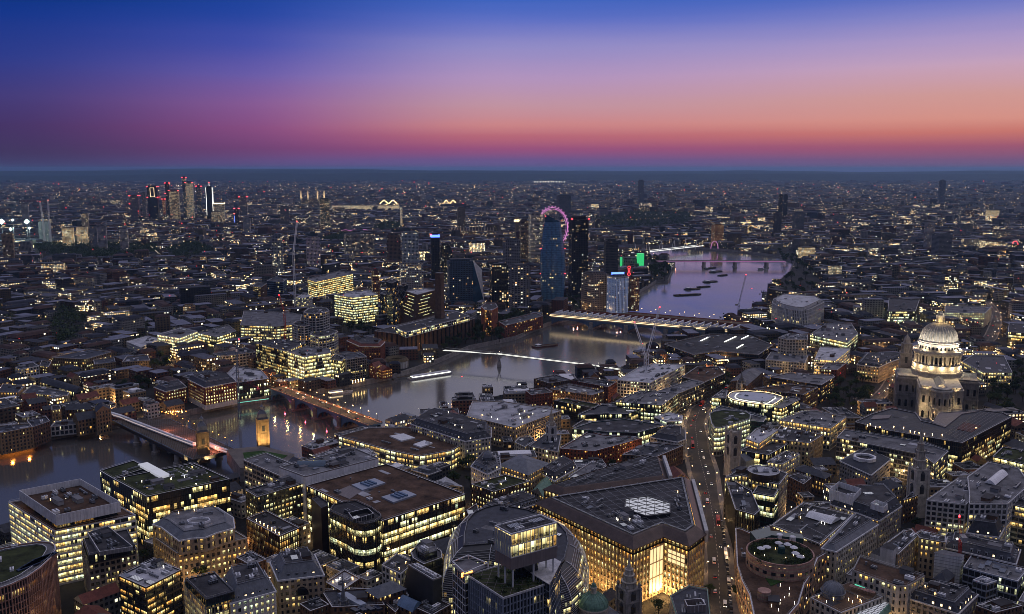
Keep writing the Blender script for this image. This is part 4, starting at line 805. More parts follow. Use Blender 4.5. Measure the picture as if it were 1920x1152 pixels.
# domed church and its neighbours
c_ = at('C', (1080, 1085), 19); r = thing('domed_church', 'small church with green copper dome and gold-topped lantern', 'church', (c_[0], c_[1], 0)); mass(r, rect(c_[0], c_[1], 22, 20, .5), 0, 15, 'grey_stone', 'wall', 'lead'); FOOT.append(rect(c_[0], c_[1], 22, 20, .5))
bit(r, lambda b: b.lathe(c_[0], c_[1], [(7.8, 14), (7.8, 18), (8.3, 18.2), (8.1, 19)], 28), 'drum', M['pale_stone']); bit(r, lambda b: b.lathe(c_[0], c_[1], [(8.1, 19)] + [(8 * math.cos(t), 19 + 6.6 * math.sin(t)) for t in np.linspace(.05, 1.4, 9)], 28), 'dome', M['copper_green'])
bit(r, lambda b: [b.path([(c_[0] + 8.15 * math.cos(t) * math.cos(a), c_[1] + 8.15 * math.cos(t) * math.sin(a), 19 + 6.75 * math.sin(t)) for t in np.linspace(.05, 1.4, 7)], .12) for a in np.linspace(0, 6.28, 17)[:-1]], 'dome_rib', M['copper_green'])
bit(r, lambda b: b.lathe(c_[0], c_[1], [(1.6, 25), (1.6, 28.6), (2, 28.8), (1.7, 29.3), (1.2, 30.3), (.3, 31), (.12, 33.5), (0, 33.6)], 12), 'lantern', M['pale_stone']); bit(r, lambda b: b.lathe(c_[0], c_[1], [(1.8, 29), (1.3, 30.5), (.4, 31.3), (0, 31.4)], 12), 'lantern_cap', M['copper_green'])
def steeple(name, label, x, y, w, ztow, ztop, mat='pale_stone', stages=3, a=.4, pinn=False, spire='pale_stone', nave=None):
    r = thing(name, label, 'church tower', (x, y, 0)); FOOT.append(rect(x, y, w + 3, w + 3, a)); t = MB(); t.prism(rect(x, y, w, w, a), 0, ztow)
    for z in (ztow * .45, ztow * .72, ztow - .7): t.prism(rect(x, y, w + .7, w + .7, a), z, z + .6, 0, 0, True, True)
    for p in rect(x, y, w * .97, w * .97, a): t.box(p[0], p[1], 0, ztow - .8, w * .16, w * .16, a)
    t.build('tower', M[mat], r)
    for i in range(4):
        an = a + i * math.pi / 2; dx, dy = math.cos(an), math.sin(an)
        for zz in (.5, .77):
            o = MB(); o.prism(rect(x + dx * w * .5, y + dy * w * .5, .16, w * .34, an), ztow * zz, ztow * (zz + .15), 0); o.lathe(x + dx * (w * .5 + .0), y + dy * w * .5, [(w * .17, ztow * (zz + .15)), (w * .1, ztow * (zz + .15) + w * .12), (0, ztow * (zz + .15) + w * .17)], 8); o.build('louvred_opening', M['dark_metal'], r)
    s = MB(); z = ztow; k = w * .40; hh = (ztop - ztow)
    if not pinn:
        for i in range(stages):
            h = hh * (.20 if i < stages - 1 else .16); s.lathe(x, y, [(k, z), (k, z + h * .85), (k * 1.18, z + h * .9), (k * 1.18, z + h), (k * .8, z + h)], 12)
            for q in range(8): an = q * math.pi / 4; s.bar((x + k * 1.08 * math.cos(an), y + k * 1.08 * math.sin(an), z), (x + k * 1.08 * math.cos(an), y + k * 1.08 * math.sin(an), z + h * .85), k * .1)
            z += h; k *= .74
        s.lathe(x, y, [(k, z), (k * .55, z + (ztop - z) * .35), (.14, ztop - 1.5), (.14, ztop - .8), (.35, ztop - .5), (0, ztop)], 10); s.build('spire', M[spire], r)
        for p in rect(x, y, w * .9, w * .9, a): bit(r, lambda b: b.lathe(p[0], p[1], [(w * .07, ztow), (w * .07, ztow + 1.2), (w * .11, ztow + 1.8), (0, ztow + 3.2)], 8), 'urn', M[mat])
    else:
        for p in rect(x, y, w * .98, w * .98, a): bit(r, lambda b: b.lathe(p[0], p[1], [(w * .13, ztow * .5), (w * .13, ztow + 2.5), (w * .16, ztow + 3), (w * .05, ztop - 1), (0, ztop)], 8), 'pinnacle', M[mat])
        s.prism(rect(x, y, w, w, a), ztow, ztow + 1.2, 0, 0, False); s.build('parapet', M[mat], r)
    if nave:
        nx_, ny_, nw, nd, nh, na = nave; Pn = rect(nx_, ny_, nw, nd, na); FOOT.append(Pn); mass(r, Pn, 0, nh, mat, 'nave'); gable(r, Pn, nh, 4, 'lead', mat)
    return r
x, y = at('C', (1325, 960), 27); steeple('church_steeple', 'grey stone church tower with open fretted spire before the amber headquarters', x, y, 9, 27, 45, 'grey_stone', 3, .5)
x, y = at('B', (805, 1080), 14); steeple('church_spire', 'slender dark lead spire rising between low glass-roofed market roofs', x, y, 5, 14, 32, 'grey_stone', 1, .4, spire='lead')
r, P = H('stone_building', 'corner block edged in green copper with grey rooftop hut beside the wide street', 'C', [(1610, 1032), (1740, 962), (1872, 988), (1892, 1185), (1660, 1200)], 21, 'stone', lit=.15, rm='slate', n=6, cop='copper_green', ref='the green-edged corner block'); roofbox(r, 'C', [(1710, 1050), (1730, 1095), (1860, 1085), (1830, 1040)], 21, 25, 'taupe_panel')
# rows behind the headquarters
H('brick_building', 'dark brick block with brightly lit tall windows beside white awnings', 'C', [(232, 258), (390, 310), (640, 238), (470, 192)], 20, 'brick_brown', lit=.6, warm=.35, rm='sedum_roof', n=5, wall='brown_brick', lamps=3)
H('stone_building', 'lit stone hall under broad blue-grey hipped metal roof', 'C', [(425, 120), (630, 190), (778, 108)], 19, 'stone_sand', roof='hip', slope='lead', rh=5, lit=.6, warm=.45)
H('stone_building', 'small slate mansard block with bright square windows next to the hipped hall', 'C', [(710, 172), (812, 232), (968, 140)], 14, 'stone_grey', roof='mansard', mi=3, mh=5, lit=.75, warm=.35, n=2)
r, P = H('stone_building', 'ornate white corner building with grey domed turret by the small trees', 'C', [(232, 130), (345, 185), (440, 140), (430, 70), (300, 55)], 24, 'stone', roof='mansard', mi=3, mh=4, slope='lead', lit=.2, wall='white_render'); c_ = at('C', (350, 60), 30); bit(r, lambda b: b.lathe(c_[0], c_[1], [(4, 24), (4, 30), (4.4, 30.3), (3.4, 32.6), (1.6, 34.2), (.4, 34.8), (.2, 38), (0, 38.2)], 14), 'turret', M['lead'])
H('terrace_building', 'terrace with arched attic windows and slate roof in front of brick block', 'C', [(300, 418), (415, 478), (720, 378), (590, 318)], 17, 'brick_brown', roof='mansard', mi=3, mh=3.5, lit=.4, warm=.55, white=True, dorm=3.2, ref='the arched-attic terrace')
H('stone_building', 'low stone block with roof plant beside the pointed bronze wing', 'C', [(905, 205), (995, 250), (1168, 135)], 15, 'stone_grey', rm='grey_roof', n=6, lit=.3)
H('stone_building', 'green sloped copper roof with single lamp by the arched-attic terrace', 'C', [(655, 300), (735, 345), (800, 262)], 11, 'stone_grey', roof='gable', slope='copper_green', rh=5, lit=.2)
H('brick_building', 'red brick building with lit ground floor beside the brown-roofed office end', 'B', [(1715, 390), (1735, 440), (1810, 400), (1790, 340)], 13, 'brick', lit=.5, n=1)
Q = [at('B', p, 10) for p in ((1490, 175), (1560, 170), (1690, 210), (1600, 225))]; mbw = MB(); hgt = [10, 14, 10, 13]; c_ = cen(Q)
for i in range(4): j = (i + 1) % 4; mbw.face([(*Q[i], hgt[i]), (*Q[j], hgt[j]), (*c_, 8)]); mbw.face([(*Q[j], hgt[j] - .1), (*Q[i], hgt[i] - .1), (*c_, 7.9)])
[mbw.bar((*Q[i], 0), (*Q[i], hgt[i] + .3), .2) for i in range(4)]; tag(mbw.build('canopy_sail', M['white_panel'], None), 'white fabric sail stretched over yard beside the brown-roofed office', 'canopy')
# ------------------------------------------------------------------ near buildings beyond the wide street
r, P = H(O_, 'dark wedge-shaped office with angular black roof beside the wide street, corner windows lit', 'M', [(358, 358), (470, 705), (692, 768), (748, 717), (655, 495), (585, 462), (470, 385)], 27, 'fins', wall='dark_metal', lit=.22, warm=.42, ps=1.8, n=8, lamps=3, rm='dark_roof', ref='the dark wedge office', lits=[.1, .1, .15, .2, .2, .3, .75])
r, P = H(O_, 'grey stone office with oval drum rising from its roof and row of yellow attic windows', 'M', [(352, 348), (545, 242), (640, 222), (960, 262), (1060, 302), (968, 425), (735, 372), (545, 318)], 30, 'office_stone', wall='grey_stone', lits=[.25, .2, .25, .3, .4, .3, .9], warm=.42, rm='dark_roof', n=4, ref='the oval-drum office')
c_ = at('M', (790, 262), 35); e_ = at('M', (965, 262), 35); f_ = at('M', (790, 205), 35); Q = ngon(c_[0], c_[1], e_[0] - c_[0], 36, (f_[1] - c_[1])); mass(r, Q, 30, 35, 'bronze', 'drum'); flat_roof(r, Q, 35, 'pale_roof', 'white_panel', .6, 'bronze', 4)
H('', '', 'M', [(668, 518), (725, 432), (958, 482), (912, 562)], 26.5, 'glass_teal', lits=[.05, .05, .1, .75, .6, .1, .5], warm=.3, n=2, root=r)
BR = (1.0,)
def striped(root, P, z0, z1, name='wall', step=1.15, top=True):
    b = MB(); k = 0; z = z0
    while z < z1 - .01: e = min(z + step, z1); b.prism(P if k % 2 else inset(P, .06), z, e, k % 2, None, top and e >= z1 - .01); z = e; k += 1
    b.build(name, [M['sandstone'], M['pink_stone']], root)
P0 = poly('O', [(470, 5), (545, 20), (610, 150), (640, 200), (640, 100), (860, 0), (1260, 10), (1520, 130), (1600, 225), (1400, 345), (1340, 420), (1240, 600), (1185, 900), (1010, 1060), (700, 1100), (640, 700), (545, 560), (480, 420)], 23)
rt = at('O', (975, 262), 29); 
r = thing('commercial_block', 'pink and cream striped stone block with round roof garden on a drum and clock turret', 'building', (rt[0], rt[1], 0)); HERO.append(('the striped drum building', rt, 29))
P0 = poly('O', [(470, 5), (545, 20), (640, 60), (860, -20), (1260, -10), (1540, 130), (1600, 225), (1400, 345), (1330, 520), (1250, 640), (1185, 860), (1010, 1060), (700, 1100), (630, 760), (545, 600), (490, 420)], 20)
FOOT.append(P0); striped(r, P0, 0, 20); flat_roof(r, P0, 20, 'brown_roof', 'coping', 1.0, 'pink_stone', 4)
rr_ = (at('O', (1345, 262), 29)[0] - rt[0]); Q = ngon(rt[0], rt[1], rr_, 48); striped(r, Q, 0, 29.5, 'drum', 1.15, False)
mbw = MB(); I_ = inset(Q, .8); mbw.ringstep(Q, I_, 29.6); [mbw.wall(I_[(i + 1) % 48], I_[i], 28, 29.6) for i in range(48)]; mbw.build('parapet', M['pink_stone'], r); mbw = MB(); mbw.flat(I_, 28.2); mbw.build('roof', M['sedum_roof'], r)
for k in range(46):
    an = rng.uniform(0, 6.28); d_ = rr_ * rng.uniform(.62, .93); mbp = MB()
    for _ in range(90):
        q = Vector((rt[0] + d_ * math.cos(an) + rng.gauss(0, 1), rt[1] + d_ * math.sin(an) + rng.gauss(0, 1), 28.4 + abs(rng.gauss(0, .9)))); d = Vector((rng.gauss(0, 1), rng.gauss(0, 1), rng.gauss(0, 1))).normalized() * .4; e = d.cross(Vector((rng.gauss(0, 1), rng.gauss(0, 1), 1))).normalized() * .3
        mbp.face([tuple(q - d), tuple(q + e), tuple(q + d), tuple(q - e)])
    mbp.build('foliage', M['foliage'], r)
def umbrella(b, x, y, z, w): b.lathe(x, y, [(.06, z), (.06, z + 2.2)], 5); b.lathe(x, y, [(w, z + 2.2), (w * .5, z + 2.9), (0, z + 3.2)], 8)
for p in ((760, 225), (830, 210), (1130, 215), (1150, 280), (1205, 320), (960, 165), (1060, 180)):
    c_ = at('O', p, 30); bit(r, lambda b: umbrella(b, c_[0], c_[1], 28.2, 2.4), 'parasol', M['white_panel'])
c_ = at('O', (990, 255), 29); bit(r, lambda b: b.lathe(c_[0], c_[1], [(2.1, 28), (2.1, 31.6), (1.7, 32.4), (0, 32.6)], 16), 'stair_kiosk', M['teal_glass'])
for p in ((690, 270), (800, 290), (1000, 210), (1040, 320), (925, 215), (1125, 290), (970, 155), (1240, 300)): c_ = at('O', p, 29); place(PR['roof_lamp'][1], 'roof_lamp', r, (c_[0], c_[1], 28.2), 0, (.9, .9, .8))
for p in ((805, 412), (866, 432), (962, 447), (1030, 452)):
    c_ = at('O', p, 26.8); bit(r, lambda b: b.lathe(c_[0], c_[1], [(0, 26.2), (.62, 26.5), (.62, 27.2), (0, 27.5)], 10), 'flood_lamp', M['lamp_warm'])
# storey openings round the drum and the flanks
for z in (8, 12.5, 17, 22.5):
    q = ngon(rt[0], rt[1], rr_ + .05, 48)
    for i in range(24, 48, 2): mbw = MB(); mbw.wall(q[i], q[i + 1], z, z + 1.9, 0, 0, 0, 1); mbw.build('window', M['storey_glass'], r, lit=.12, warm=.5, power=1, pane=2)
    mbw = MB(); q = inset(P0, -.06)
    for i in range(len(q)):
        a, b = q[i], q[(i + 1) % len(q)]; l = math.hypot(b[0] - a[0], b[1] - a[1]); k = int(l / 4)
        for t in range(k): mbw.wall(lp(a, b, (t + .25) / k), lp(a, b, (t + .75) / k), min(z, 19) - 3, min(z, 19) - .9, t * 3.7, 0, 0, 1)
    mbw.build('storey_glazing', M['storey_glass'], r, lit=.2, warm=.7, power=1.1, pane=2)
c_ = at('O', (800, 690), 25); Q = ngon(c_[0], c_[1], 3.5, 20); striped(r, Q, 0, 25, 'turret'); 
cl = at('O', (783, 912), 14); glow('clock_face', (1, .62, .10), 1.6)
def disc(b, x, y, z, rad, n=24, m=0):
    d = Vector((-x, -y)).normalized(); s_ = Vector((-d.y, d.x)); b.face([(x + s_.x * rad * math.cos(t), y + s_.y * rad * math.cos(t), z + rad * math.sin(t)) for t in np.linspace(0, 2 * math.pi, n + 1)[:-1]], None, m)
k_ = Vector((-c_[0], -c_[1])).normalized() * 3.75; cl = (c_[0] + k_.x, c_[1] + k_.y)
zc = atd('O', (783, 912), cl[1])[2]; o_ = bit(r, lambda b: disc(b, cl[0], cl[1], zc, 1.5), 'clock', M['clock_face'])
bit(o_, lambda b: [b.bar((cl[0] + k_.x * .03, cl[1] + k_.y * .03, zc), (cl[0] + k_.x * .03 + x, cl[1] + k_.y * .03, zc + z), .12) for x, z in ((.9, .3), (-.3, -1.1))], 'clock_hand', M['dark_metal']) if False else None
mbw = MB(); [mbw.bar((cl[0] + k_.x * .04, cl[1] + k_.y * .04, zc), (cl[0] + k_.x * .04 + x, cl[1] + k_.y * .04, zc + z), .13) for x, z in ((.9, .35), (-.25, -1.15))]; h_ = mbw.build('clock_hand', M['dark_metal'], None); h_.parent = o_; h_.location = (-o_.parent.location[0] - 0, -o_.parent.location[1], 0)
bit(r, lambda b: b.prism(poly('O', [(730, 430), (870, 640), (1080, 560), (1160, 500), (1000, 470)], 20.4), 20, 20.4), 'lawn', M['lawn'])
for k in range(14):
    c_ = at('O', (900 + rng.gauss(110, 90), 790 + rng.gauss(0, 90)), 21); place(PR['roof_lamp'][0], 'roof_lamp', r, (c_[0], c_[1], 20.1), 0, (.55, .55, rng.uniform(.6, 1.6)))  # glowing bits standing in for window reflection glare; no real lamps here
Q = poly('O', [(640, 30), (860, -25), (870, 20), (1225, 60), (1240, 110), (880, 70), (720, 130)], 26); mass(r, Q, 20, 26, 'teal_glass', 'attic'); 
for p in ((972, 70), (1118, 95)): c_ = at('O', p, 26); bit(r, lambda b: b.lathe(c_[0], c_[1], [(1.9, 20), (1.9, 26.5), (1.2, 26.9), (0, 26.7)], 18), 'vent_drum', M['white_panel'])
H('commercial_block', 'office with curved white ribbed roof light and lit plant deck beyond the striped drum', 'D', [(455, 455), (735, 565), (925, 398), (635, 325)], 21, 'office_stone', lit=.5, rm='dark_roof', n=16, lamps=7, ref='the curved-rooflight office', big=1.3)
c_ = at('D', (755, 400), 23); r = bpy.data.objects.get('commercial_block.001'); Q = poly('D', [(650, 395), (700, 372), (860, 408), (800, 440)], 22.5); barrel(r, Q, 22, 2.6, 'white_panel', 10, 'curved_roof_light')
H('stone_building', 'long cream stone block with carved eaves and grey roof, street side windows glowing', 'D', [(745, 585), (830, 605), (1072, 448), (930, 388)], 23, 'stone', roof='mansard', mi=3, mh=3, slope='lead', top='grey_roof' if False else 'lead', lit=.4, warm=.5, n=5, dorm=0) if False else H('stone_building', 'long cream stone block with carved eaves and grey roof, street side windows glowing', 'D', [(745, 585), (830, 605), (1072, 448), (930, 388)], 23, 'stone', roof='mansard', mi=3, mh=3, slope='lead', lit=.4, warm=.5, n=5, dorm=0, ref='the long cream block')
r, P = H('stone_building', 'brown stone corner block with slate mansard and white plant boxes on top', 'D', [(795, 330), (1080, 425), (1210, 340), (1120, 250), (800, 270)], 22, 'stone_grey', roof='mansard', mi=3.5, mh=6, slope='slate', lit=.35, warm=.5, n=4, dorm=5, ref='the plant-boxed corner block')
roofbox(r, 'D', [(790, 238), (930, 282), (975, 236), (845, 195)], 24, 32, 'white_panel'); roofbox(r, 'D', [(1030, 320), (1105, 345), (1130, 325), (1060, 300)], 27, 31, 'white_panel')
r, P = H(O_, 'white gridded stone office with square windows, yellow lit on its lower storeys', 'N', [(820, 600), (1268, 652), (1560, 345), (1180, 350)], 28, 'grid_white', lits=[.85, .8, .75, .5, .2, .1, .05], warm=.38, wall='white_render', rm='grey_roof', n=14, lamps=2, ps=3.4, ref='the white gridded office', big=1.3)
r, P = H(O_, 'broad pale office with white ribbed barrel roof light and blank tiled side wall', 'N', [(1300, 520), (1300, 640), (1740, 640), (1990, 420), (1860, 238), (1515, 172), (1280, 340)], 30, 'grid_white', lits=[.9, .85, .7, .4, .1, .1, .05], warm=.38, rm='grey_roof', n=16, ref='the barrel-rooflight office', big=1.4)
Q = poly('N', [(1475, 375), (1600, 405), (1745, 285), (1625, 252)], 32); barrel(r, Q, 31, 2.6, 'white_panel', 12, 'barrel_roof_light')
Q = poly('N', [(1740, 640), (1690, 570), (1770, 450), (1910, 360), (2060, 300), (2200, 420), (2000, 700)], 26); facade(r, Q, 0, 26, dict(ST['ribbon_white'], wall='grey_stone', lit=.55, warm=.4)); flat_roof(r, Q, 26, 'dark_roof')
H(O_, 'dark planted roof office with bright strip of light under its eaves', 'N', [(1565, 108), (1935, 195), (2050, 60), (1680, 0)], 24, 'ribbon_dark', lits=[.3, .2, .3, .3, .5, 1], warm=.45, rm='sedum_roof', n=5, ref='the bright-eaved office')
H(O_, 'long blue-grey glass office with tilted roof louvres and lit stair corner', 'H', [(832, 812), (878, 765), (1335, 838), (1482, 892), (1400, 965), (1325, 912)], 23, 'glass_teal', lit=.38, warm=.38, rm='grey_roof', n=9, wall='grey_metal', ref='the lit-stair glass office', sp=1.1)
Q_ = [(18, 560), (200, 470), (430, 400), (700, 455), (765, 545), (860, 565), (1030, 612), (905, 548), (960, 455), (1440, 424), (1680, 452), (1782, 502), (1226, 795), (870, 735), (400, 655)]
r, P = H('shopping_centre', 'faceted brown glass shopping block with dark ribbed roof, in front of the cathedral', 'V', Q_, 26, 'glass_dark', wall='bronze', lits=[.45, .5, .6, .45, .15, .05], warm=.42, rm='slate', n=0, ref='the faceted shopping block', ps=1.6)
Q = poly('V', [(1010, 668), (1210, 785), (1690, 470), (1420, 440)], 26.4); bit(r, lambda b: gridlines(b, Q, 27.4, 3.2, .12), 'roof_rail', M['grey_metal'])
Q = poly('V', [(1160, 625), (1330, 665), (1440, 590), (1250, 555)], 26.6); bit(r, lambda b: b.prism(Q, 26.05, 26.75), 'red_roof_panel', M['red_roof'])
for pts in ([(700, 460), (790, 520), (900, 545), (960, 455), (1430, 425), (1220, 460), (1030, 610), (905, 560)],): bit(r, lambda b: b.prism(poly('V', pts, 26.8), 26.05, 27), 'pale_roof_facet', M['taupe_panel'])
bit(r, lambda b: b.prism(poly('V', [(195, 520), (400, 508), (430, 470), (230, 478)], 26.8), 26, 27), 'pale_roof_facet', M['taupe_panel'])
for p in ((160, 590), (190, 575), (250, 610), (300, 610), (455, 605), (565, 615), (640, 655), (690, 665), (740, 675), (800, 685), (1380, 620), (890, 690), (1000, 695)): c_ = at('V', p, 27); place(PR['roof_lamp'][1], 'roof_lamp', r, (c_[0], c_[1], 26.1), 0, (2, 2, 1.4))
x, y, z = atd('P', (1740, 792), 612); steeple('church_steeple', 'tall white stone church tower with tiered columned steeple near the white gridded office', x, y + 8, 9.5, 36, 69, 'pale_stone', 3, .15)
x, y = at('U', (450, 665), 37); steeple('church_tower', 'square gothic stone church tower with four corner pinnacles by the wide street', x, y, 8.5, 37, 42, 'pale_stone', 1, .25, True, nave=(x + 18, y + 14, 26, 14, 12, .6))
r, P = H('stone_building', 'sloping dark slate roof block topped by white octagonal ring', 'N', [(-150, 150), (200, 310), (420, 130), (130, -10)], 17, 'stone_grey', roof='mansard', mi=9, mh=4, dorm=0, lit=.3, n=0, ref='the octagon-topped block'); c_ = at('N', (130, 95), 23); mbw = MB(); a8, b8 = ngon(c_[0], c_[1], 9, 8), ngon(c_[0], c_[1], 7, 8); mbw.prism(a8, 20.5, 23, 0, 0, False); mbw.ringstep(a8, b8, 23); [mbw.wall(b8[i], b8[i - 1], 21.5, 23) for i in range(8)]; mbw.build('octagon_ring', M['white_panel'], r)
H('stone_building', 'floodlit stone block with bright eaves and columned front behind the oval drum', 'M', [(825, 168), (1000, 195), (1200, 82), (1040, 45)], 19, 'stone', lit=.75, warm=.42, rm='dark_roof', n=6, lamps=4)
H('brick_building', 'low slate roof with row of small yellow attic windows right behind the oval-drum office', 'M', [(1120, 235), (1480, 350), (1560, 300), (1240, 190)], 15, 'brick_brown', roof='hip', rh=3, lit=.5)
H('brick_building', 'brick block with small white framed windows next to the grey office drum', 'M', [(1065, 330), (1240, 420), (1330, 350), (1180, 300)], 17, 'brick_brown', rm='dark_roof', n=5, lit=.15)
H('stone_building', 'dark slate hipped block below the white octagonal ring roof', 'N', [(240, 400), (400, 470), (560, 430), (400, 350)], 15, 'stone_grey', roof='hip', lit=.35)
H('brick_building', 'narrow brick house row with glowing shopfronts near the tall white steeple', 'N', [(560, 600), (690, 560), (830, 490), (700, 470)], 17, 'brick_brown', lit=.4, warm=.6, n=4)
r, P = H('stone_building', 'long cream wing with bright window rows and plain white end tower', 'Q', [(330, 200), (500, 305), (722, 95), (655, 20), (560, 35)], 23, 'stone_sand', lits=[.5, .6, .6, .7, .6], warm=.42, rm='dark_roof', n=10, ref='the white end-tower wing'); H('', '', 'Q', [(700, 62), (742, 112), (1036, 165), (1042, 100), (765, 30)], 24, 'stone_sand', lits=[.2, .1, .1, .7, .7], warm=.5, rm='dark_roof', n=5, root=r)
Q = poly('Q', [(305, 205), (452, 245), (502, 190), (380, 150)], 28); mass(r, Q, 0, 28, 'white_render', 'end_tower', 'dark_roof'); Q = poly('Q', [(195, 268), (330, 320), (420, 250), (290, 205)], 19); mass(r, Q, 0, 19, 'white_render', 'end_block', 'dark_roof')
r, P = H('stone_building', 'flat dark-roofed bank building with columned loggia above a glowing green swimming pool', 'Q', [(-10, 478), (70, 318), (806, 542), (618, 652), (500, 662)], 27, 'stone', lit=.12, rm='brown_roof', n=6, ref='the loggia bank', cop='grey_stone'); Q = poly('Q', [(-190, 640), (20, 590), (300, 690), (200, 800)], 20); mass(r, Q, 0, 20, 'pale_stone', 'pool_terrace', 'timber'); FOOT.append(Q)
bit(r, lambda b: b.prism(poly('Q', [(15, 625), (50, 608), (285, 680), (262, 702)], 20.3), 20, 20.35), 'swimming_pool', M['pool_water'])
for k in range(9): c_ = at('Q', (-20 + k * 30, 655 + k * 9), 21.5); bit(r, lambda b: umbrella(b, c_[0], c_[1], 20, 1.3), 'parasol', M['pink_stone'])
c_ = at('O', (1570, 745), 19); Q = rect(c_[0] + 6, c_[1] - 4, 34, 20, .55); r = thing('stone_building', 'white stone bank corner with ribbed lead dome and lamplit roof bar', 'building', (c_[0], c_[1], 0)); FOOT.append(Q); facade(r, Q, 0, 19, dict(ST['stone'], lit=.15)); flat_roof(r, Q, 19, 'timber', 'coping', .9, 'pale_stone', 0)
bit(r, lambda b: b.lathe(c_[0], c_[1], [(6.2, 19), (6.2, 21.5), (6.6, 21.7)] + [(6 * math.cos(t), 21.7 + 5 * math.sin(t)) for t in np.linspace(0, 1.45, 9)] + [(.4, 27), (0, 30)], 28), 'dome', M['lead']); bit(r, lambda b: [b.path([(c_[0] + 6.05 * math.cos(t) * math.cos(a), c_[1] + 6.05 * math.cos(t) * math.sin(a), 21.7 + 5.1 * math.sin(t)) for t in np.linspace(.05, 1.4, 6)], .1) for a in np.linspace(0, 6.28, 17)[:-1]], 'dome_rib', M['grey_metal'])
for k in range(12): q = (c_[0] + rng.uniform(-14, 14), c_[1] - rng.uniform(3, 10)); (place(PR['roof_lamp'][1], 'roof_lamp', r, (q[0], q[1], 19.1), 0, (.9, .9, 1.3)) if inside(Q, *q) else None)
H('stone_building', 'dark slate block with row of yellow attic windows and three glaring roof lamps', 'Q', [(520, 752), (1180, 960), (1400, 742), (905, 640), (600, 712)], 19, 'stone_grey', roof='mansard', mi=3, mh=4, lit=.3, litd=.6, warm=.5, n=12, lamps=3, dorm=4.2, ref='the three-lamp slate block')
c_ = at('Q', (220, 860), 16); r = thing('glass_roofed_hall', 'hall under sloping white glazed roof grid and green copper skirt', 'building', (c_[0], c_[1], 0)); Q = poly('Q', [(30, 965), (235, 770), (412, 842), (255, 1010)], 16); FOOT.append(Q); mass(r, Q, 0, 14, 'grey_stone'); mbw = MB(); mbw.loft([(inset(Q, -1.5), 13.4), (Q, 16.2)], 0, True); mbw.build('roof_skirt', M['copper_green'], r); bit(r, lambda b: b.flat(inset(Q, .5), 16.4), 'glass_roof', M['roof_glass_lit']); bit(r, lambda b: gridlines(b, inset(Q, .4), 16.5, 2.2, .12), 'glazing_bar', M['dark_metal'])
r = thing('scaffolded_building', 'building wrapped in white sheeting beside the red construction crane', 'building', (*at('Q', (1080, 300), 20), 0)); Q = poly('Q', [(918, 268), (1215, 318), (1246, 292), (1000, 235)], 22); FOOT.append(Q); mass(r, Q, 0, 22, 'white_panel', 'sheeting', 'grey_roof'); bit(r, lambda b: [b.path([(*p, z) for p in inset(Q, -.3) + inset(Q, -.3)[:1]], .12) for z in range(2, 23, 2)], 'scaffold', M['grey_metal'])
H('stone_building', 'low grey block with white glazed strip roof lights running back from sheeted scaffold', 'Q', [(1235, 440), (1430, 495), (1850, 605), (1960, 470), (1640, 395), (1330, 300)], 17, 'pale_glass', lit=.25, rm='grey_roof', n=12, sky=.3)
H('brick_building', 'dark long terrace with white framed attic dormers and few yellow windows', 'Q', [(1030, 215), (1240, 260), (1830, 400), (1880, 240), (1280, 110), (1060, 95)], 19, 'brick_brown', roof='mansard', mi=3.5, mh=4.5, lit=.25, white=True, dorm=4, litd=.2, n=4, ref='the white-dormered terrace')
H('stone_building', 'slate mansard block with two lit round-headed attic windows before barrel-rooflight office', 'N', [(1275, 960), (1640, 1010), (1700, 900), (1330, 850)], 15, 'stone', roof='mansard', mi=3, mh=8, lit=.6, warm=.4, dorm=6, litd=.5, n=2)
H('brick_building', 'grey hipped slate hall in the yard behind the three-lamp slate block', 'Q', [(900, 560), (1040, 610), (1140, 520), (1000, 475)], 14, 'brick_brown', roof='hip', slope='slate', rh=4, lit=.3)
H('brick_building', 'pale boxed rooftop building at right of the three-lamp slate block', 'Q', [(1340, 590), (1500, 640), (1620, 600), (1450, 540)], 16, 'pale_glass', rm='pale_roof', n=3, lit=.1)
H('brick_building', 'dark brick parapet block with mossy green plant huts', 'Q', [(1380, 880), (1600, 960), (1900, 880), (1640, 790)], 16, 'brick_brown', rm='sedum_roof', n=8, lit=.1)
H('stone_building', 'deep stone block with grey slate roof facing pool terrace from the wide street side', 'O', [(1380, 900), (1600, 1000), (1760, 900), (1560, 830)], 12, 'stone_grey', rm='timber', n=3, lit=.3, lamps=5)
# ------------------------------------------------------------------ along the wide street and round the cathedral
SB_, BB_, OB_ = 'stone_building', 'brick_building', 'office_building'
H(OB_, 'rounded triangular office of white lit storeys on the bend of the wide street', 'U', [(178, 465), (200, 570), (235, 625), (310, 624), (640, 522), (645, 475), (590, 440), (330, 420), (230, 440)], 25, 'ribbon_white', wall='grey_metal', lits=[.5, .75, .8, .85, .8, .9], warm=.22, ps=2.4, rm='sedum_roof', n=4, ref='the rounded bend office', cop='coping')
H(OB_, 'green-grey glass office stepping up behind the rounded bend office', 'U', [(215, 425), (300, 378), (640, 452), (825, 502), (790, 560), (650, 545)], 21, 'glass_teal', lit=.3, rm='grey_roof', n=8, lits=[.8, .6, .15, .2, .1])
r, P = H(OB_, 'oval-roofed office ringed by a bright strip of light above lit storeys', 'U', [(385, 262), (405, 232), (450, 213), (600, 206), (800, 222), (905, 240), (1000, 270), (1012, 292), (950, 335), (905, 362), (840, 368), (600, 340), (450, 312), (395, 285)], 24, 'ribbon_dark', lits=[.5, .45, .4, .35, .45, .9], warm=.3, ps=2.6, pw=.5, rm='pale_roof', n=0, ref='the ringed oval roof'); bit(r, lambda b: b.path([(*p, 24.95) for p in inset(P, .3) + inset(P, .3)[:1]], .32), 'light_strip', M['strip_warm'])
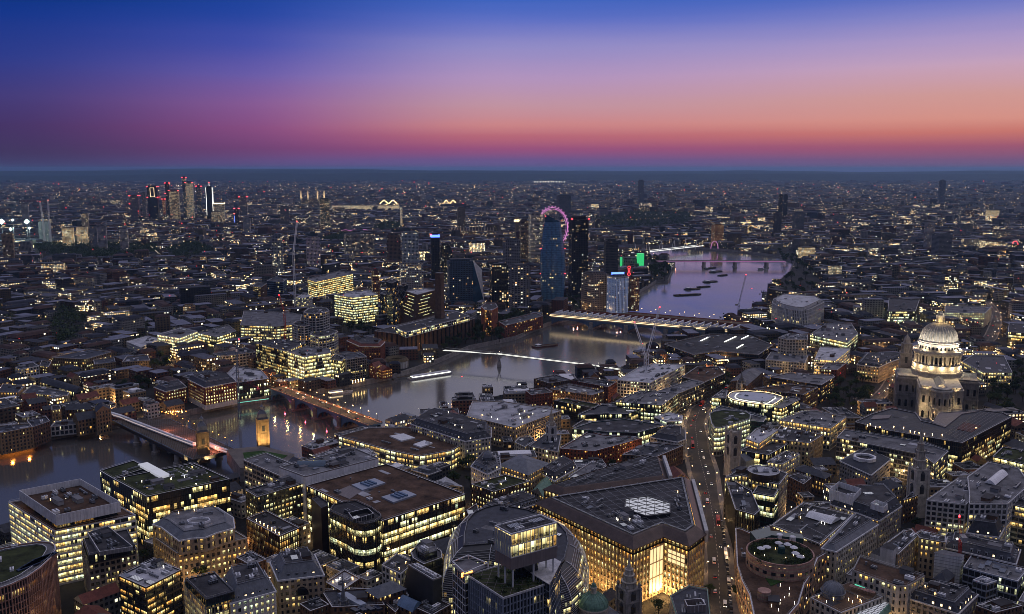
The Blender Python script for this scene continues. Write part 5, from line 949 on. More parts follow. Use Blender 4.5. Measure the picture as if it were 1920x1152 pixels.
I_ = inset(P, 7); bit(r, lambda b: b.path([(*p, 24.6) for p in I_ + I_[:1]], .25), 'light_strip', M['strip_white']); mass(r, inset(P, 9), 24, 25.6, 'grey_metal', 'roof_light', 'pale_glass'); clutter(r, P, 24.1, 9)
H('', '', 'U', [(870, 382), (1000, 405), (1205, 302), (1130, 272), (1000, 292)], 22, 'ribbon_dark', lit=.6, warm=.28, rm='grey_roof', n=4, root=r); H('', '', 'U', [(203, 285), (370, 292), (385, 205), (330, 195)], 20, 'ribbon_dark', lit=.6, warm=.2, rm='grey_roof', n=3, root=r)
H(OB_, 'wide office with glowing amber attic storey and grey plant roof facing the gardens', 'U', [(965, 535), (1545, 628), (1722, 502), (1385, 428), (1250, 432)], 20, 'office_stone', lits=[.3, .3, .3, .25, 1], warm=.5, rm='grey_roof', n=16, lamps=4, ref='the amber-attic office')
H(OB_, 'white-roofed lit office with planted terrace next to the gothic tower', 'U', [(590, 745), (735, 800), (950, 650), (830, 595), (700, 640)], 22, 'office_stone', lit=.75, warm=.48, rm='pale_roof', n=8, lamps=3)
H(SB_, 'stone block with brilliantly lit eaves below the amber-attic office', 'U', [(870, 745), (1310, 795), (1462, 702), (980, 602)], 20, 'stone_sand', lits=[.3, .3, .4, .5, .95], warm=.42, rm='dark_roof', n=12, lamps=5)
H(OB_, 'dark glass atrium office with green planting seen through it by the gothic tower', 'U', [(525, 880), (850, 930), (1090, 790), (830, 740)], 17, 'glass_dark', lit=.5, warm=.3, n=6, sky=.4)
H(BB_, 'broad brown brick block with red and white roof light above the oval roof', 'U', [(670, 185), (1240, 250), (1405, 168), (1060, 132)], 20, 'brick_brown', lit=.35, n=6, rm='brown_roof')
r, P = H(OB_, 'long grey roofed office with clerestory of small lights, facing cathedral gardens', 'U', [(858, 48), (1050, 80), (1260, 115), (1440, 142), (1590, 50), (1570, 28), (1060, 8)], 20, 'ribbon_brown', lit=.35, rm='grey_roof', n=5)
x, y = at('U', (540, 110), 20); steeple('church_steeple', 'small grey church tower with bulbous lead spire beside gabled grey hall', x, y, 6.5, 20, 36, 'pale_stone', 2, .5, spire='lead'); H('hall', 'gabled grey roofed hall beside the small bulbous church spire', 'R', [(410, 935), (600, 985), (778, 832), (590, 800)], 18, 'brick_brown', roof='gable', slope='grey_roof', rh=4, lit=.2)
r, P = H(SB_, 'pale blue-grey stepped stone block with square tower mass behind it', 'R', [(812, 695), (1258, 735), (1292, 652), (870, 612)], 17, 'stone', wall='pale_stone', lit=.1, rm='grey_roof', n=6, ref='the stepped pale block'); Q = poly('R', [(955, 450), (1050, 470), (1285, 470), (1285, 415), (1060, 405)], 36); facade(r, Q, 0, 36, dict(ST['stone'], lit=.06, ps=4)); flat_roof(r, Q, 36, 'grey_roof')
H(OB_, 'office with glittering plant roof and ribbon of pale lit windows beside square tower block', 'R', [(1312, 412), (1735, 502), (1852, 402), (1780, 290), (1490, 290)], 24, 'ribbon_dark', lits=[.3, .2, .3, .5, .9, .9], warm=.2, rm='grey_roof', n=16, lamps=9, ref='the glittering plant roof')
H(OB_, 'white sloped-roof office rimmed by orange lit windows', 'R', [(1362, 692), (1600, 705), (1765, 572), (1425, 552)], 19, 'ribbon_white', lit=.5, warm=.55, rm='pale_roof', n=4, ref='the white sloped roof')
H(BB_, 'dark red brick block before the white sloped-roof office', 'R', [(1430, 800), (1620, 812), (1722, 735), (1500, 728)], 18, 'brick', lit=.3, rm='grey_roof', n=4)
a = [at('R', p, 30) for p in ((885, 52), (940, 85), (1010, 108), (1100, 128), (1200, 143), (1290, 132), (1340, 112), (1475, 45), (1400, 0), (1000, -30), (900, 10))]
r, P = H(SB_, 'great curved white stone block of tall columns at the river bridge end', 'R', [(885, 52), (940, 85), (1010, 108), (1100, 128), (1200, 143), (1290, 132), (1340, 112), (1475, 45), (1400, 0), (1000, -30), (900, 10)], 32, 'stone', sp=.8, sh=5.3, ps=3.4, pw=1.5, dep=.8, lit=.25, warm=.35, rm='grey_roof', n=12, lamps=5, wall='white_render', ref='the curved columned block'); flat_roof(r, inset(P, 6), 36, 'pale_roof', n=6); mass(r, inset(P, 6), 32, 36, 'white_render', 'attic')
r, P = H('station_building', 'sprawling dark flat-roofed riverside block with long roof light slits below the rail bridge end', 'R', [(-330, 520), (0, 640), (270, 600), (735, 640), (895, 530), (640, 425), (200, 405)], 13, 'ribbon_dark', wall='brown_brick', lit=.08, rm='dark_roof', n=16, ref='the dark riverside block')
for p, q in (((80, 480), (185, 430)), ((490, 560), (560, 520)), ((540, 460), (620, 420)), ((350, 490), (480, 430))): bit(r, lambda b: b.bar((*at('R', p, 14), 14.3), (*at('R', q, 14), 14.3), .7), 'roof_light_slit', M['strip_white'])
H(SB_, 'curved stone terrace lit amber along the lane to the cathedral', 'S', [(40, 745), (290, 775), (400, 720), (585, 655), (470, 622), (130, 642)], 19, 'stone_sand', roof='mansard', mi=3, mh=3, lit=.55, warm=.6, n=6, lamps=4, ref='the curved lane terrace')
H(OB_, 'low curved office with dark roof right of the cathedral dome', 'S', [(1225, 715), (1460, 838), (1790, 838), (1700, 655), (1340, 645)], 16, 'office_stone', lit=.5, rm='slate', n=6)
H(OB_, 'long stone office with tall white lit windows behind the dome lantern', 'S', [(1030, 165), (1480, 172), (1560, 95), (1030, 85)], 22, 'stone', lits=[.3, .4, .5, .7, .9], warm=.25, rm='grey_roof', n=6)
H(OB_, 'dark glass office with greenish lit decks left of the dome lantern', 'S', [(385, 150), (700, 150), (745, 20), (400, 0)], 25, 'ribbon_dark', lit=.55, warm=.2, n=8); H(OB_, 'yellow lit dark office by the curving traffic street', 'S', [(1740, 380), (1960, 400), (1960, 290), (1750, 285)], 24, 'ribbon_dark', lit=.6, warm=.5, n=4)
H(OB_, 'low green-lit glass roofed building before the dome lantern office', 'S', [(450, 240), (640, 255), (720, 190), (480, 175)], 14, 'glass_teal', lit=.7, warm=.1, n=3)
# riverside blocks in the middle distance, near bank
H(SB_, 'white gridded block with flat pale roof beneath twin white cranes', 'G', [(1065, 592), (1300, 612), (1552, 482), (1330, 472), (1210, 505)], 21, 'grid_white', lit=.25, warm=.3, rm='pale_roof', n=16, ref='the white crane-topped block')
H(OB_, 'long curved-roof grey office flanking the trees on the street', 'G', [(1350, 672), (1515, 684), (1692, 612), (1600, 590)], 20, 'glass_dark', lit=.2, rm='grey_roof', n=5, wall='grey_metal'); H(OB_, 'flat brown-roofed office with square roof light by the street trees', 'G', [(1530, 570), (1690, 610), (1840, 545), (1800, 500), (1640, 495)], 19, 'ribbon_dark', lit=.15, rm='brown_roof', n=5)
H(OB_, 'grey flat roofed office with bright tall windows and lit plant deck below white crane-topped block', 'G', [(1050, 748), (1385, 775), (1512, 684), (1230, 668)], 20, 'grid_white', wall='dark_metal', lit=.75, warm=.28, rm='grey_roof', n=14, lamps=4, ref='the tall-window office')
H(BB_, 'dark brick riverside block with hipped slate roof nearest the footbridge', 'G', [(464, 580), (575, 615), (735, 590), (622, 553)], 21, 'brick_brown', rm='slate', n=5, lit=.15, ref='the hipped riverside block'); H(BB_, 'narrow dark brick block standing directly on the river edge', 'G', [(404, 668), (445, 700), (600, 680), (545, 650)], 19, 'brick', rm='dark_roof', n=4, lit=.1)
H(BB_, 'grey-roofed brick block with rows of roof fans behind narrow river-edge block', 'G', [(580, 657), (880, 702), (972, 672), (722, 622)], 18, 'brick_brown', rm='grey_roof', n=9, lit=.3); H(BB_, 'dark brick block with stair tower beside white crane-topped block', 'G', [(722, 592), (1000, 642), (1062, 604), (862, 575)], 19, 'brick', rm='dark_roof', n=8, lit=.15, lamps=2)
H(OB_, 'long dark flat block with planted strip roof behind brick riverside houses', 'G', [(610, 738), (900, 795), (935, 768), (700, 725)], 16, 'ribbon_dark', lit=.25, rm='sedum_roof', n=2); H(OB_, 'angular slab roof of dark zinc overlooking the sunken lit courtyard', 'G', [(780, 842), (1140, 835), (1242, 797), (950, 770)], 15, 'glass_dark', rm='slate', n=3, lit=.2)
r, P = H(OB_, 'dark flat office with teal glass front and big white lit screen', 'G', [(740, 942), (995, 965), (1205, 972), (1412, 917), (1120, 872), (880, 895)], 17, 'glass_teal', lits=[.3, .5, .55, .4], warm=.25, rm='dark_roof', n=4, ref='the lit-screen office'); a_, b_ = at('G', (1000, 960), 16), at('G', (1070, 966), 16); bit(r, lambda b: b.prism(ccw([a_, b_, (b_[0], b_[1] - .6), (a_[0], a_[1] - .6)]), 10.5, 15.8), 'lit_screen', M['strip_white'])
H(OB_, 'white round-cornered block with plant deck lit yellow, before the wide street trees', 'G', [(1330, 858), (1420, 893), (1535, 884), (1537, 850), (1440, 825)], 16, 'ribbon_white', rm='pale_roof', n=5, lit=.25, lamps=2); H(SB_, 'pale stone corner block with dark hipped roof beside the wide street', 'G', [(1302, 1000), (1500, 1035), (1556, 1012), (1552, 950), (1425, 930)], 18, 'stone', roof='mansard', mi=4, mh=4, dorm=0, lit=.15, n=2)
H(OB_, 'low framed concrete office behind the white church steeple', 'G', [(430, 1068), (640, 1112), (662, 990), (540, 985)], 15, 'concrete', lit=.35, rm='slate', n=4); H(BB_, 'long red brick row with grey roofs and orange lit arcade', 'G', [(650, 1085), (900, 1105), (1242, 1012), (960, 985), (860, 962)], 15, 'brick', lit=.4, warm=.65, rm='grey_roof', n=14, ref='the orange-lit brick row'); H(BB_, 'slate roofed brick row with roof boxes by the pale stone corner block', 'G', [(1100, 1130), (1350, 1145), (1540, 1065), (1300, 1040)], 15, 'brick_brown', rm='slate', n=10, lit=.2)
H(OB_, 'low brown hall lit amber beside sunken courtyard', 'G', [(740, 930), (920, 960), (960, 900), (820, 880)], 11, 'ribbon_brown', lit=.8, warm=.55, n=2)
x, y = at('G', (590, 915), 28); steeple('church_steeple', 'slim white church tower with stepped spire near the sunken courtyard', x, y, 6.5, 28, 47, 'white_render', 3, .3)
r, P = H(SB_, 'vast ornate pale stone block with mansards, corner pavilions and lit courtyard roof', 'F', [(1268, 905), (1660, 1030), (1846, 1000), (1846, 930), (1640, 870), (1440, 815), (1370, 838)], 23, 'stone', roof='mansard', mi=4, mh=5, slope='slate', lit=.45, warm=.4, n=14, lamps=4, white=True, ref='the ornate stone block')
H(OB_, 'stone office with teal glazed corner and floodlit white plant roof', 'G', [(-20, 850), (330, 935), (662, 812), (232, 742), (20, 748)], 21, 'stone', wall='sandstone', lit=.3, rm='pale_roof', n=18, lamps=9, ref='the floodlit plant roof')
H(SB_, 'round-cornered small stone block with balustrade beside slim white church tower', 'G', [(325, 1040), (400, 1075), (470, 1030), (440, 1000), (360, 1005)], 14, 'stone', lit=.2, rm='slate', n=2)
r, P = H(OB_, 'low office with curved brown roof, white roof lights and yellow lit round end', 'F', [(745, 995), (900, 1040), (1120, 1100), (1330, 1140), (1560, 1100), (1632, 1060), (1600, 1005), (1250, 932), (970, 935)], 17, 'ribbon_stone', lits=[.6, .75, .85, .8], warm=.4, rm='brown_roof', n=3, ref='the curved brown roof')
for pts in ([(1115, 990), (1200, 1025), (1300, 1003), (1215, 972)], [(1285, 1050), (1340, 1070), (1425, 1040), (1365, 1022)]): bit(r, lambda b: b.prism(poly('F', pts, 18), 17, 18.2), 'skylight', M['white_panel'])
H(OB_, 'low roofs with plant and white ducts next to roof garden', 'F', [(560, 1140), (800, 1170), (1030, 1130), (960, 1085), (740, 1080)], 16, 'ribbon_stone', rm='pale_roof', n=16, lit=.3)
# the roof garden and the station towers by the rail bridge
gd = thing('roof_garden', 'green roof garden with clipped shrubs and lawn between station towers', 'garden', (*at('F', (200, 1120), 12), 0)); Q = poly('F', [(-60, 1085), (200, 1062), (430, 1120), (360, 1200), (40, 1220)], 12); FOOT.append(Q); mass(gd, Q, 0, 12, 'grey_stone', 'deck', 'paving'); bit(gd, lambda b: b.prism(poly('F', [(60, 1110), (200, 1095), (380, 1130), (300, 1180), (80, 1190)], 12.3), 12, 12.3), 'lawn', M['lawn'])
def station_tower(label, t, p, top, w=8.2):
    x, y = at(t, p, 0); r = thing('station_tower', label, 'tower', (x, y, 0)); a = .45; FOOT.append(rect(x, y, w + 2, w + 2, a)); b = MB(); b.prism(rect(x, y, w, w, a), 0, 26)
    for q in rect(x, y, w, w, a): b.box(q[0], q[1], 0, 26, 1.6, 1.6, a)
    b.prism(rect(x, y, w + 1.6, w + 1.6, a), 26, 27.2, 0, 0, True, True); b.prism(rect(x, y, w + .8, w + .8, a), 14, 14.7, 0, 0, True, True); b.build('tower', M['yellow_brick'], r); o = MB()
    for i in range(4): an = a + i * math.pi / 2; o.prism(rect(x + math.cos(an) * w * .5, y + math.sin(an) * w * .5, .25, w * .28, an), 16.5, 21.5)
    o.build('arched_opening', M['dark_metal'], r); d = MB(); R4 = lambda k, z: (rect(x, y, w * k, w * k, a), z); d.loft([R4(1.0, 27.2), R4(.98, 29), R4(.82, 32), R4(.5, 34.4), R4(.3, 35)]); d.build('cupola', M['lead'], r)
    bit(r, lambda b: b.lathe(x, y, [(1.6, 35), (1.6, 38), (1.9, 38.2), (.8, 39.6), (.2, 40), (.12, 44), (0, 44.2)], 8), 'lantern', M['lead'])
    for q in ((-1, -1), (1, -1), (0, -1.3)):
        L_ = bpy.data.lights.new('flood_light', 'SPOT'); L_.energy = 26000; L_.color = (1, .68, .28); L_.spot_size = R(75); L_.spot_blend = .6; L_.shadow_soft_size = .4; o_ = bpy.data.objects.new('flood_light', L_); col.objects.link(o_); o_.parent = r
        src = Vector((x + q[0] * 14, y + q[1] * 13, 3)); o_.location = src - r.location; o_.rotation_euler = (Vector((x, y, 17)) - src).to_track_quat('-Z', 'Y').to_euler()
    return x, y
ta = station_tower('yellow brick station tower with lead cupola standing at the rail bridge mouth', 'P', (382, 866), 0); tb = station_tower('yellow brick station tower with lead cupola rising over the roof garden', 'P', (494, 840), 0)
# far bank by the rail bridge
H('warehouse', 'riverside warehouse floodlit orange at its foot with pale eaves', 'E', [(-120, 885), (0, 898), (236, 852), (215, 826), (-60, 850)], 19, 'brick_yellow', lit=.12, rm='slate', n=5, sp=1.2, ref='the orange-lit warehouse'); H('warehouse', 'dark brown riverside warehouse between orange-lit warehouse and low white houses', 'E', [(212, 864), (360, 812), (332, 777), (195, 802)], 18, 'brick_brown', lit=.06, rm='slate', n=3)
H('terrace_building', 'low pale rendered riverside houses with grey roofs beside yellow brick warehouse', 'E', [(363, 852), (556, 832), (542, 800), (400, 815)], 9, 'grid_white', lit=.12, rm='slate', n=3); H('warehouse', 'yellow brick gabled warehouse facing the river near the rail bridge', 'E', [(560, 805), (712, 777), (700, 745), (525, 768)], 15, 'brick_yellow', roof='gable', rh=5, lit=.2, warm=.7); H('warehouse', 'tall narrow yellow brick warehouse with steep gable next to the rail bridge', 'E', [(690, 745), (797, 722), (782, 702), (680, 708)], 22, 'brick_yellow', roof='gable', rh=5, lit=.12, warm=.7)
H(BB_, 'yellow brick block with rooftop clutter behind gabled riverside warehouse', 'E', [(372, 735), (440, 722), (432, 698), (372, 702)], 17, 'brick_yellow', lit=.25, n=2); H(BB_, 'pitched-roof brick block with white roof lights above the gabled warehouses', 'E', [(470, 728), (660, 722), (650, 690), (480, 692)], 15, 'brick_brown', roof='gable', rh=4, lit=.3)
H(SB_, 'two-storey stone market building with even row of amber windows by rail viaduct', 'E', [(162, 608), (487, 628), (502, 602), (232, 552)], 11, 'stone_sand', lit=.5, warm=.5, rm='slate', n=3, ref='the amber market building'); H('hall', 'long barrel-roofed glass market hall behind amber market building', 'E', [(285, 525), (545, 605), (612, 582), (352, 507)], 9, 'glass_dark', roof='barrel', slope='slate', rh=5, lit=.25); H(SB_, 'stone market block glowing orange at street level near the rail lines', 'E', [(-20, 602), (132, 604), (182, 556), (20, 545)], 12, 'stone_sand', lit=.5, warm=.75, rm='slate', n=3)
r, P = H(BB_, 'big red brick riverside block with white base, balconies and grey gabled eaves', 'E', [(1352, 505), (1472, 565), (1702, 523), (1662, 482), (1480, 472)], 24, 'brick', roof='mansard', mi=4, mh=4, lit=.72, warm=.35, dorm=0, n=6, sp=1.2, ref='the red brick riverside block'); mass(r, inset(P, -.25), 0, 5, 'white_render', 'base')
H(BB_, 'brown brick wing with gables and lit windows left of the red brick riverside block', 'E', [(1110, 562), (1190, 594), (1342, 562), (1300, 522)], 17, 'brick', roof='mansard', mi=3, mh=3, lit=.55, warm=.4, dorm=0, n=3)
r, P = H(OB_, 'black glass office with busy white plant roof beside Southwark side bridge end', 'F', [(-80, 570), (28, 612), (247, 582), (192, 522), (0, 492)], 19, 'glass_dark', lit=.35, warm=.1, rm='pale_roof', n=18, ref='the black glass bridge office'); r['label'] = 'black glass office with busy white plant roof beside the red brick riverside block'
bit(r, lambda b: b.bar((*at('F', (30, 750), 2), 2), (*at('F', (245, 722), 2), 2), .4), 'light_strip', M['lamp_teal'])
H('terrace_building', 'white stucco villa with dark windows among far-bank streets', 'E', [(910, 237), (1010, 278), (1162, 218), (1062, 196)], 10, 'grid_white', wall='white_panel', lit=.1, n=6, rm='pale_roof', ref='the white stucco villa'); H(OB_, 'long office with continuous white lit ribbons above the white stucco villa', 'E', [(1130, 187), (1292, 213), (1422, 163), (1302, 136)], 17, 'ribbon_white', lit=.9, warm=.28, rm='grey_roof', n=8); H(OB_, 'grey stepped office with half its ribbon lit, next to the white-ribbon office', 'E', [(1422, 175), (1562, 205), (1702, 162), (1642, 116)], 16, 'ribbon_dark', lit=.6, warm=.3, rm='grey_roof', n=8)
H(SB_, 'white arched stone office behind the red brick riverside block', 'E', [(1530, 325), (1600, 345), (1842, 313), (1762, 281)], 15, 'stone', ps=4.5, pw=1.2, lit=.1, rm='slate', n=4); H(BB_, 'long brown brick terrace with rows of pale lit windows', 'E', [(370, 352), (620, 365), (802, 313), (642, 291)], 15, 'brick_yellow', lit=.4, rm='slate', n=3, ref='the long brick terrace'); H(BB_, 'brick block with green-grey roof and few windows below long brick terrace', 'E', [(680, 403), (832, 385), (822, 352), (672, 370)], 12, 'brick_yellow', lit=.1, rm='slate', n=3); H(BB_, 'yellow brick school-like block with even dark windows beyond rail lines', 'E', [(880, 384), (1082, 374), (1062, 332), (910, 347)], 13, 'brick_yellow', lit=.12, rm='slate', n=3)
H('concrete_building', 'white gridded concrete office with empty dark windows on the far bank', 'E', [(110, 424), (150, 438), (282, 413), (242, 391)], 14, 'grid_white', lit=.05, n=3, rm='slate'); H(BB_, 'brown block with bright square windows beside the white gridded concrete office', 'E', [(284, 410), (350, 420), (370, 385), (300, 375)], 13, 'brick_brown', lit=.6, warm=.4, n=2)
Q = poly('E', [(1235, 492), (1330, 512), (1392, 472), (1302, 452)], 6); mbw = MB(); mbw.loft([(Q, 3.5), (inset(Q, 5), 7.5)], 0, True); [mbw.bar((*p, 0), (*p, 3.6), .2) for p in Q]; tag(mbw.build('marquee', M['white_panel']), 'big white marquee roof near the market, behind the brown brick gables', 'marquee')
# along the road bridge, far bank
H(OB_, 'dark office with tall lit window columns left of the road bridge end', 'F', [(150, 325), (370, 385), (512, 325), (302, 292)], 33, 'fins', wall='dark_metal', lit=.62, warm=.38, ps=2.6, rm='dark_roof', n=12, lamps=4, ref='the lit-column office'); H(OB_, 'grey office with stacked ribbons of white light beside the road bridge', 'F', [(378, 388), (500, 425), (692, 395), (690, 368), (520, 350)], 33, 'ribbon_dark', wall='grey_metal', lit=.78, warm=.3, rm='grey_roof', n=8, ref='the white-ribbon bridge office'); H(OB_, 'lower glass end of lit ribbons next to the balconied flats', 'F', [(688, 440), (772, 456), (792, 430), (720, 405)], 25, 'ribbon_dark', lit=.75, warm=.3, n=3)
r, P = H('apartment_block', 'riverside flats with stacked white balconies above orange lit restaurant', 'F', [(720, 408), (800, 445), (952, 423), (902, 392)], 24, 'balcony', wall='concrete', lit=.2, warm=.5, ps=3.2, rm='slate', n=4, ref='the balconied riverside flats')
for k in range(5): c_ = at('F', (850 + k * 20, 605 - k * 4), 2); place(PR['roof_lamp'][1], 'door_lamp', r, (c_[0], c_[1], 1), 0, (3, 3, 3))
tw = dict(ps=6, pw=.3, sp=.7, dep=1.3, sh=3.3, proud=.02); r, P = H('apartment_tower', 'tallest of three wavy stacked flats with white edged balconies', 'F', [(495, 102), (530, 112), (582, 114), (640, 106), (682, 92), (660, 72), (600, 66), (530, 76)], 60, 'balcony', wall='white_render', lit=.16, warm=.55, n=4, ref='the wavy stacked flats', **tw); H('', '', 'F', [(415, 188), (450, 200), (500, 204), (560, 192), (575, 176), (500, 160), (440, 168)], 45, 'balcony', wall='white_render', lit=.06, n=3, root=r, **tw); H('', '', 'F', [(540, 262), (600, 278), (660, 272), (720, 256), (745, 240), (690, 222), (590, 226)], 36, 'balcony', wall='white_render', lit=.6, warm=.38, n=3, root=r, **tw)
r['label'] = 'three joined wavy towers of flats with white edged stacked balconies'
H(BB_, 'stepped red-roofed brick office with white plant deck behind the balconied flats', 'F', [(808, 305), (900, 345), (1050, 345), (1082, 312), (992, 290), (872, 272)], 22, 'brick', roof='mansard', mi=4, mh=3, slope='red_roof', dorm=0, lit=.3, n=8)
H(OB_, 'yellow lit office with stepped glass top behind red crane', 'F', [(40, 195), (300, 205), (470, 185), (482, 120), (360, 102), (66, 92)], 24, 'ribbon_stone', lit=.62, warm=.33, rm='grey_roof', n=10, ref='the stepped yellow office'); H(OB_, 'bright green-white banded office tower block with sloped white roof', 'J', [(740, 968), (880, 990), (1068, 968), (992, 932)], 44, 'ribbon_white', wall='grey_metal', lit=.8, warm=.26, rm='pale_roof', n=8, ref='the bright banded office'); H(OB_, 'wide office of dense yellow lit storeys behind the bright banded office', 'J', [(542, 852), (602, 872), (882, 813), (782, 790)], 38, 'ribbon_dark', lit=.88, warm=.38, rm='grey_roof', n=6, ref='the dense yellow office')
H(BB_, 'brown block with clustered small lit windows beside the dense yellow office', 'J', [(135, 905), (195, 915), (240, 885), (170, 875)], 22, 'brick_brown', lit=.6, warm=.45, n=2); H(OB_, 'pale blue glass block with plain shining front near tall thin mast', 'J', [(240, 865), (360, 875), (387, 850), (280, 845)], 36, 'pale_glass', lit=.08, n=3, wall='steel_blue'); H('concrete_building', 'white checkered panel block beside the tall thin mast crane', 'J', [(460, 985), (500, 995), (578, 975), (520, 955)], 24, 'grid_white', lit=.3, n=3, rm='pale_roof')
for (p3, h_, lb) in (([(1130, 872), (1172, 884), (1217, 862), (1182, 850)], 72, 'tallest dark glass flats with outer bracing beside brick pyramid'), ([(1085, 960), (1120, 970), (1150, 955), (1112, 945)], 45, 'lower dark braced glass flats in front of the tallest braced flats'), ([(1225, 900), (1258, 908), (1290, 893), (1256, 885)], 60, 'slim dark braced glass flats just left of the brick pyramid')):
    r, P = H('apartment_tower', lb, 'J', p3, h_, 'glass_dark', lit=.16, warm=.6, n=2, ps=5)
    mbw = MB()
    for i in range(4):
        a, b = inset(P, -.6)[i], inset(P, -.6)[(i + 1) % 4]
        for z in range(0, int(h_) - 11, 11): mbw.bar((*a, z), (*b, z + 11), .3); mbw.bar((*b, z), (*a, z + 11), .3)
    mbw.build('brace', M['grey_metal'], r)
# power station turned gallery
GP = [(1005, 238), (1225, 265), (1728, 150), (1560, 100)]
r, P = H('gallery', 'huge brown brick former power station with tall windows and glowing glass attic', 'F', GP, 26, 'brick_brown', sh=26, sp=1.0, ps=9, pw=5.5, dep=1.0, lit=.04, rm='dark_roof', n=8, lamps=6, ref='the brick gallery', wall='brown_brick')
Q = poly('F', [(1148, 208), (1232, 246), (1692, 128), (1600, 95)], 33); facade(r, Q, 26, 33, dict(ST['pale_glass'], wall='white_panel', lit=.5, warm=.25, sh=3.5, sp=.4, ps=6), 'glass_attic', [.45, .55]); flat_roof(r, Q, 33, 'dark_roof', 'white_panel', .5, 'white_panel', 8, 4)
c_ = at('F', (1478, 306), 0); Q = rect(c_[0], c_[1] + 5, 10.5, 10.5, -.42); FOOT.append(Q); mbw = MB(); mbw.loft([(Q, 0), (Q, 40), (inset(Q, .4), 41), (inset(Q, .7), 97)]); r2 = thing('chimney', 'tall square brown brick chimney on the river front of brick gallery', 'chimney', (c_[0], c_[1] + 5, 0)); mbw.build('shaft', M['brown_brick'], r2); mass(r2, inset(Q, .3), 97, 99, 'brown_brick', 'cap', 'dark_metal')
Q0 = poly('J', [(1225, 1105), (1340, 1160), (1510, 1110), (1400, 1070)], 22); Q1 = poly('J', [(1278, 942), (1360, 968), (1492, 933), (1410, 920)], 64); r = thing('gallery', 'twisted brick pyramid annex with folded faces and lit window slits', 'building', (*cen(Q0), 0)); FOOT.append(Q0); HERO.append(('the brick pyramid', cen(Q0), 64)); mbw = MB(); mbw.loft([(Q0, 0), (Q0, 22), (Q1, 64)]); mbw.build('wall', M['brown_brick'], r); flat_roof(r, Q1, 64, 'pale_roof', n=3)
for k in range(7):
    t = .12 + k * .13; q = [lp(Q0[i], Q1[i], t) for i in range(4)]; z = 22 + 42 * t; mbw = MB()
    for i, l, seen in edges_seen(q):
        if seen: a, b = inset(q, -.25)[i], inset(q, -.25)[(i + 1) % 4]; s0, s1 = rng.uniform(.05, .4), rng.uniform(.55, .95); mbw.wall(lp(a, b, s0), lp(a, b, s1), z - .7, z + .7, 0, 0, 0, 1)
    mbw.build('window_slit', M['storey_glass'], r, lit=.75, warm=.2, power=1.1, pane=3)
# theatre in the round, timber pub and neighbours
c_ = at('F', (1165, 470), 4); r = thing('round_theatre', 'round white timbered theatre with thatched roof ring', 'theatre', (c_[0], c_[1], 0)); FOOT.append(ngon(c_[0], c_[1], 17)); bit(r, lambda b: b.lathe(c_[0], c_[1], [(15, 0), (15, 9)], 20), 'wall', M['white_render']); bit(r, lambda b: b.lathe(c_[0], c_[1], [(15.8, 8.8), (12.5, 12.4), (9.2, 9.3), (9.2, 0)], 20), 'thatched_roof', M['thatch']); bit(r, lambda b: [b.bar((c_[0] + 15.1 * math.cos(a), c_[1] + 15.1 * math.sin(a), 0), (c_[0] + 15.1 * math.cos(a), c_[1] + 15.1 * math.sin(a), 9), .2) for a in np.linspace(0, 6.28, 21)], 'timber_post', M['timber'])
H('public_house', 'gabled brick riverside pub strung with warm lights beside round theatre', 'F', [(1012, 500), (1060, 525), (1135, 510), (1085, 485)], 10, 'brick', roof='gable', slope='red_roof', rh=5, lit=.8, warm=.6); H('public_house', 'tall red gabled house next to the riverside pub', 'F', [(965, 480), (1010, 498), (1060, 478), (1020, 462)], 14, 'brick', roof='gable', slope='red_roof', rh=4, lit=.3)
H('apartment_block', 'long red brick riverside flats with projecting bays before the trees', 'G', [(210, 170), (260, 200), (530, 130), (480, 105)], 18, 'brick', lit=.22, warm=.6, n=8, rm='slate', ps=5, pw=2.5, ref='the bay-fronted brick flats'); H('office_building', 'round stepped terracotta office lit orange behind the brick flats', 'G', [(85, 60), (110, 85), (160, 90), (205, 65), (190, 40), (120, 35)], 38, 'fins', wall='terracotta', lit=.5, warm=.7, n=3)
# ------------------------------------------------------------------ the cathedral
def lamp_light(root, p, power, c=(1, .74, .38), r=.4):
    L_ = bpy.data.lights.new('lamp_light', 'POINT'); L_.energy = power; L_.color = c; L_.shadow_soft_size = r; o_ = bpy.data.objects.new('lamp_light', L_); col.objects.link(o_)
    if root: o_.parent = root; o_.location = Vector(p) - root.location
    else: o_.location = p
    return o_
def spot_light(root, p, q, power, size=70, c=(1, .74, .38)):
    L_ = bpy.data.lights.new('flood_light', 'SPOT'); L_.energy = power; L_.color = c; L_.spot_size = R(size); L_.spot_blend = .6; L_.shadow_soft_size = .5; o_ = bpy.data.objects.new('flood_light', L_); col.objects.link(o_); o_.parent = root
    o_.location = Vector(p) - root.location; o_.rotation_euler = (Vector(q) - Vector(p)).to_track_quat('-Z', 'Y').to_euler()
X0, Y0 = 434.0, 901.0; AX = R(20); ex, ey = math.sin(AX), math.cos(AX)      # west along the axis
def cl_(w, s): return (X0 + ex * w - ey * s, Y0 + ey * w + ex * s)              # w metres west, s metres south of the dome
r = thing('cathedral', 'great domed cathedral of white stone, dome and drum floodlit gold, twin towers behind', 'cathedral', (X0, Y0, 0)); HERO.append(('the cathedral', (X0, Y0), 108))
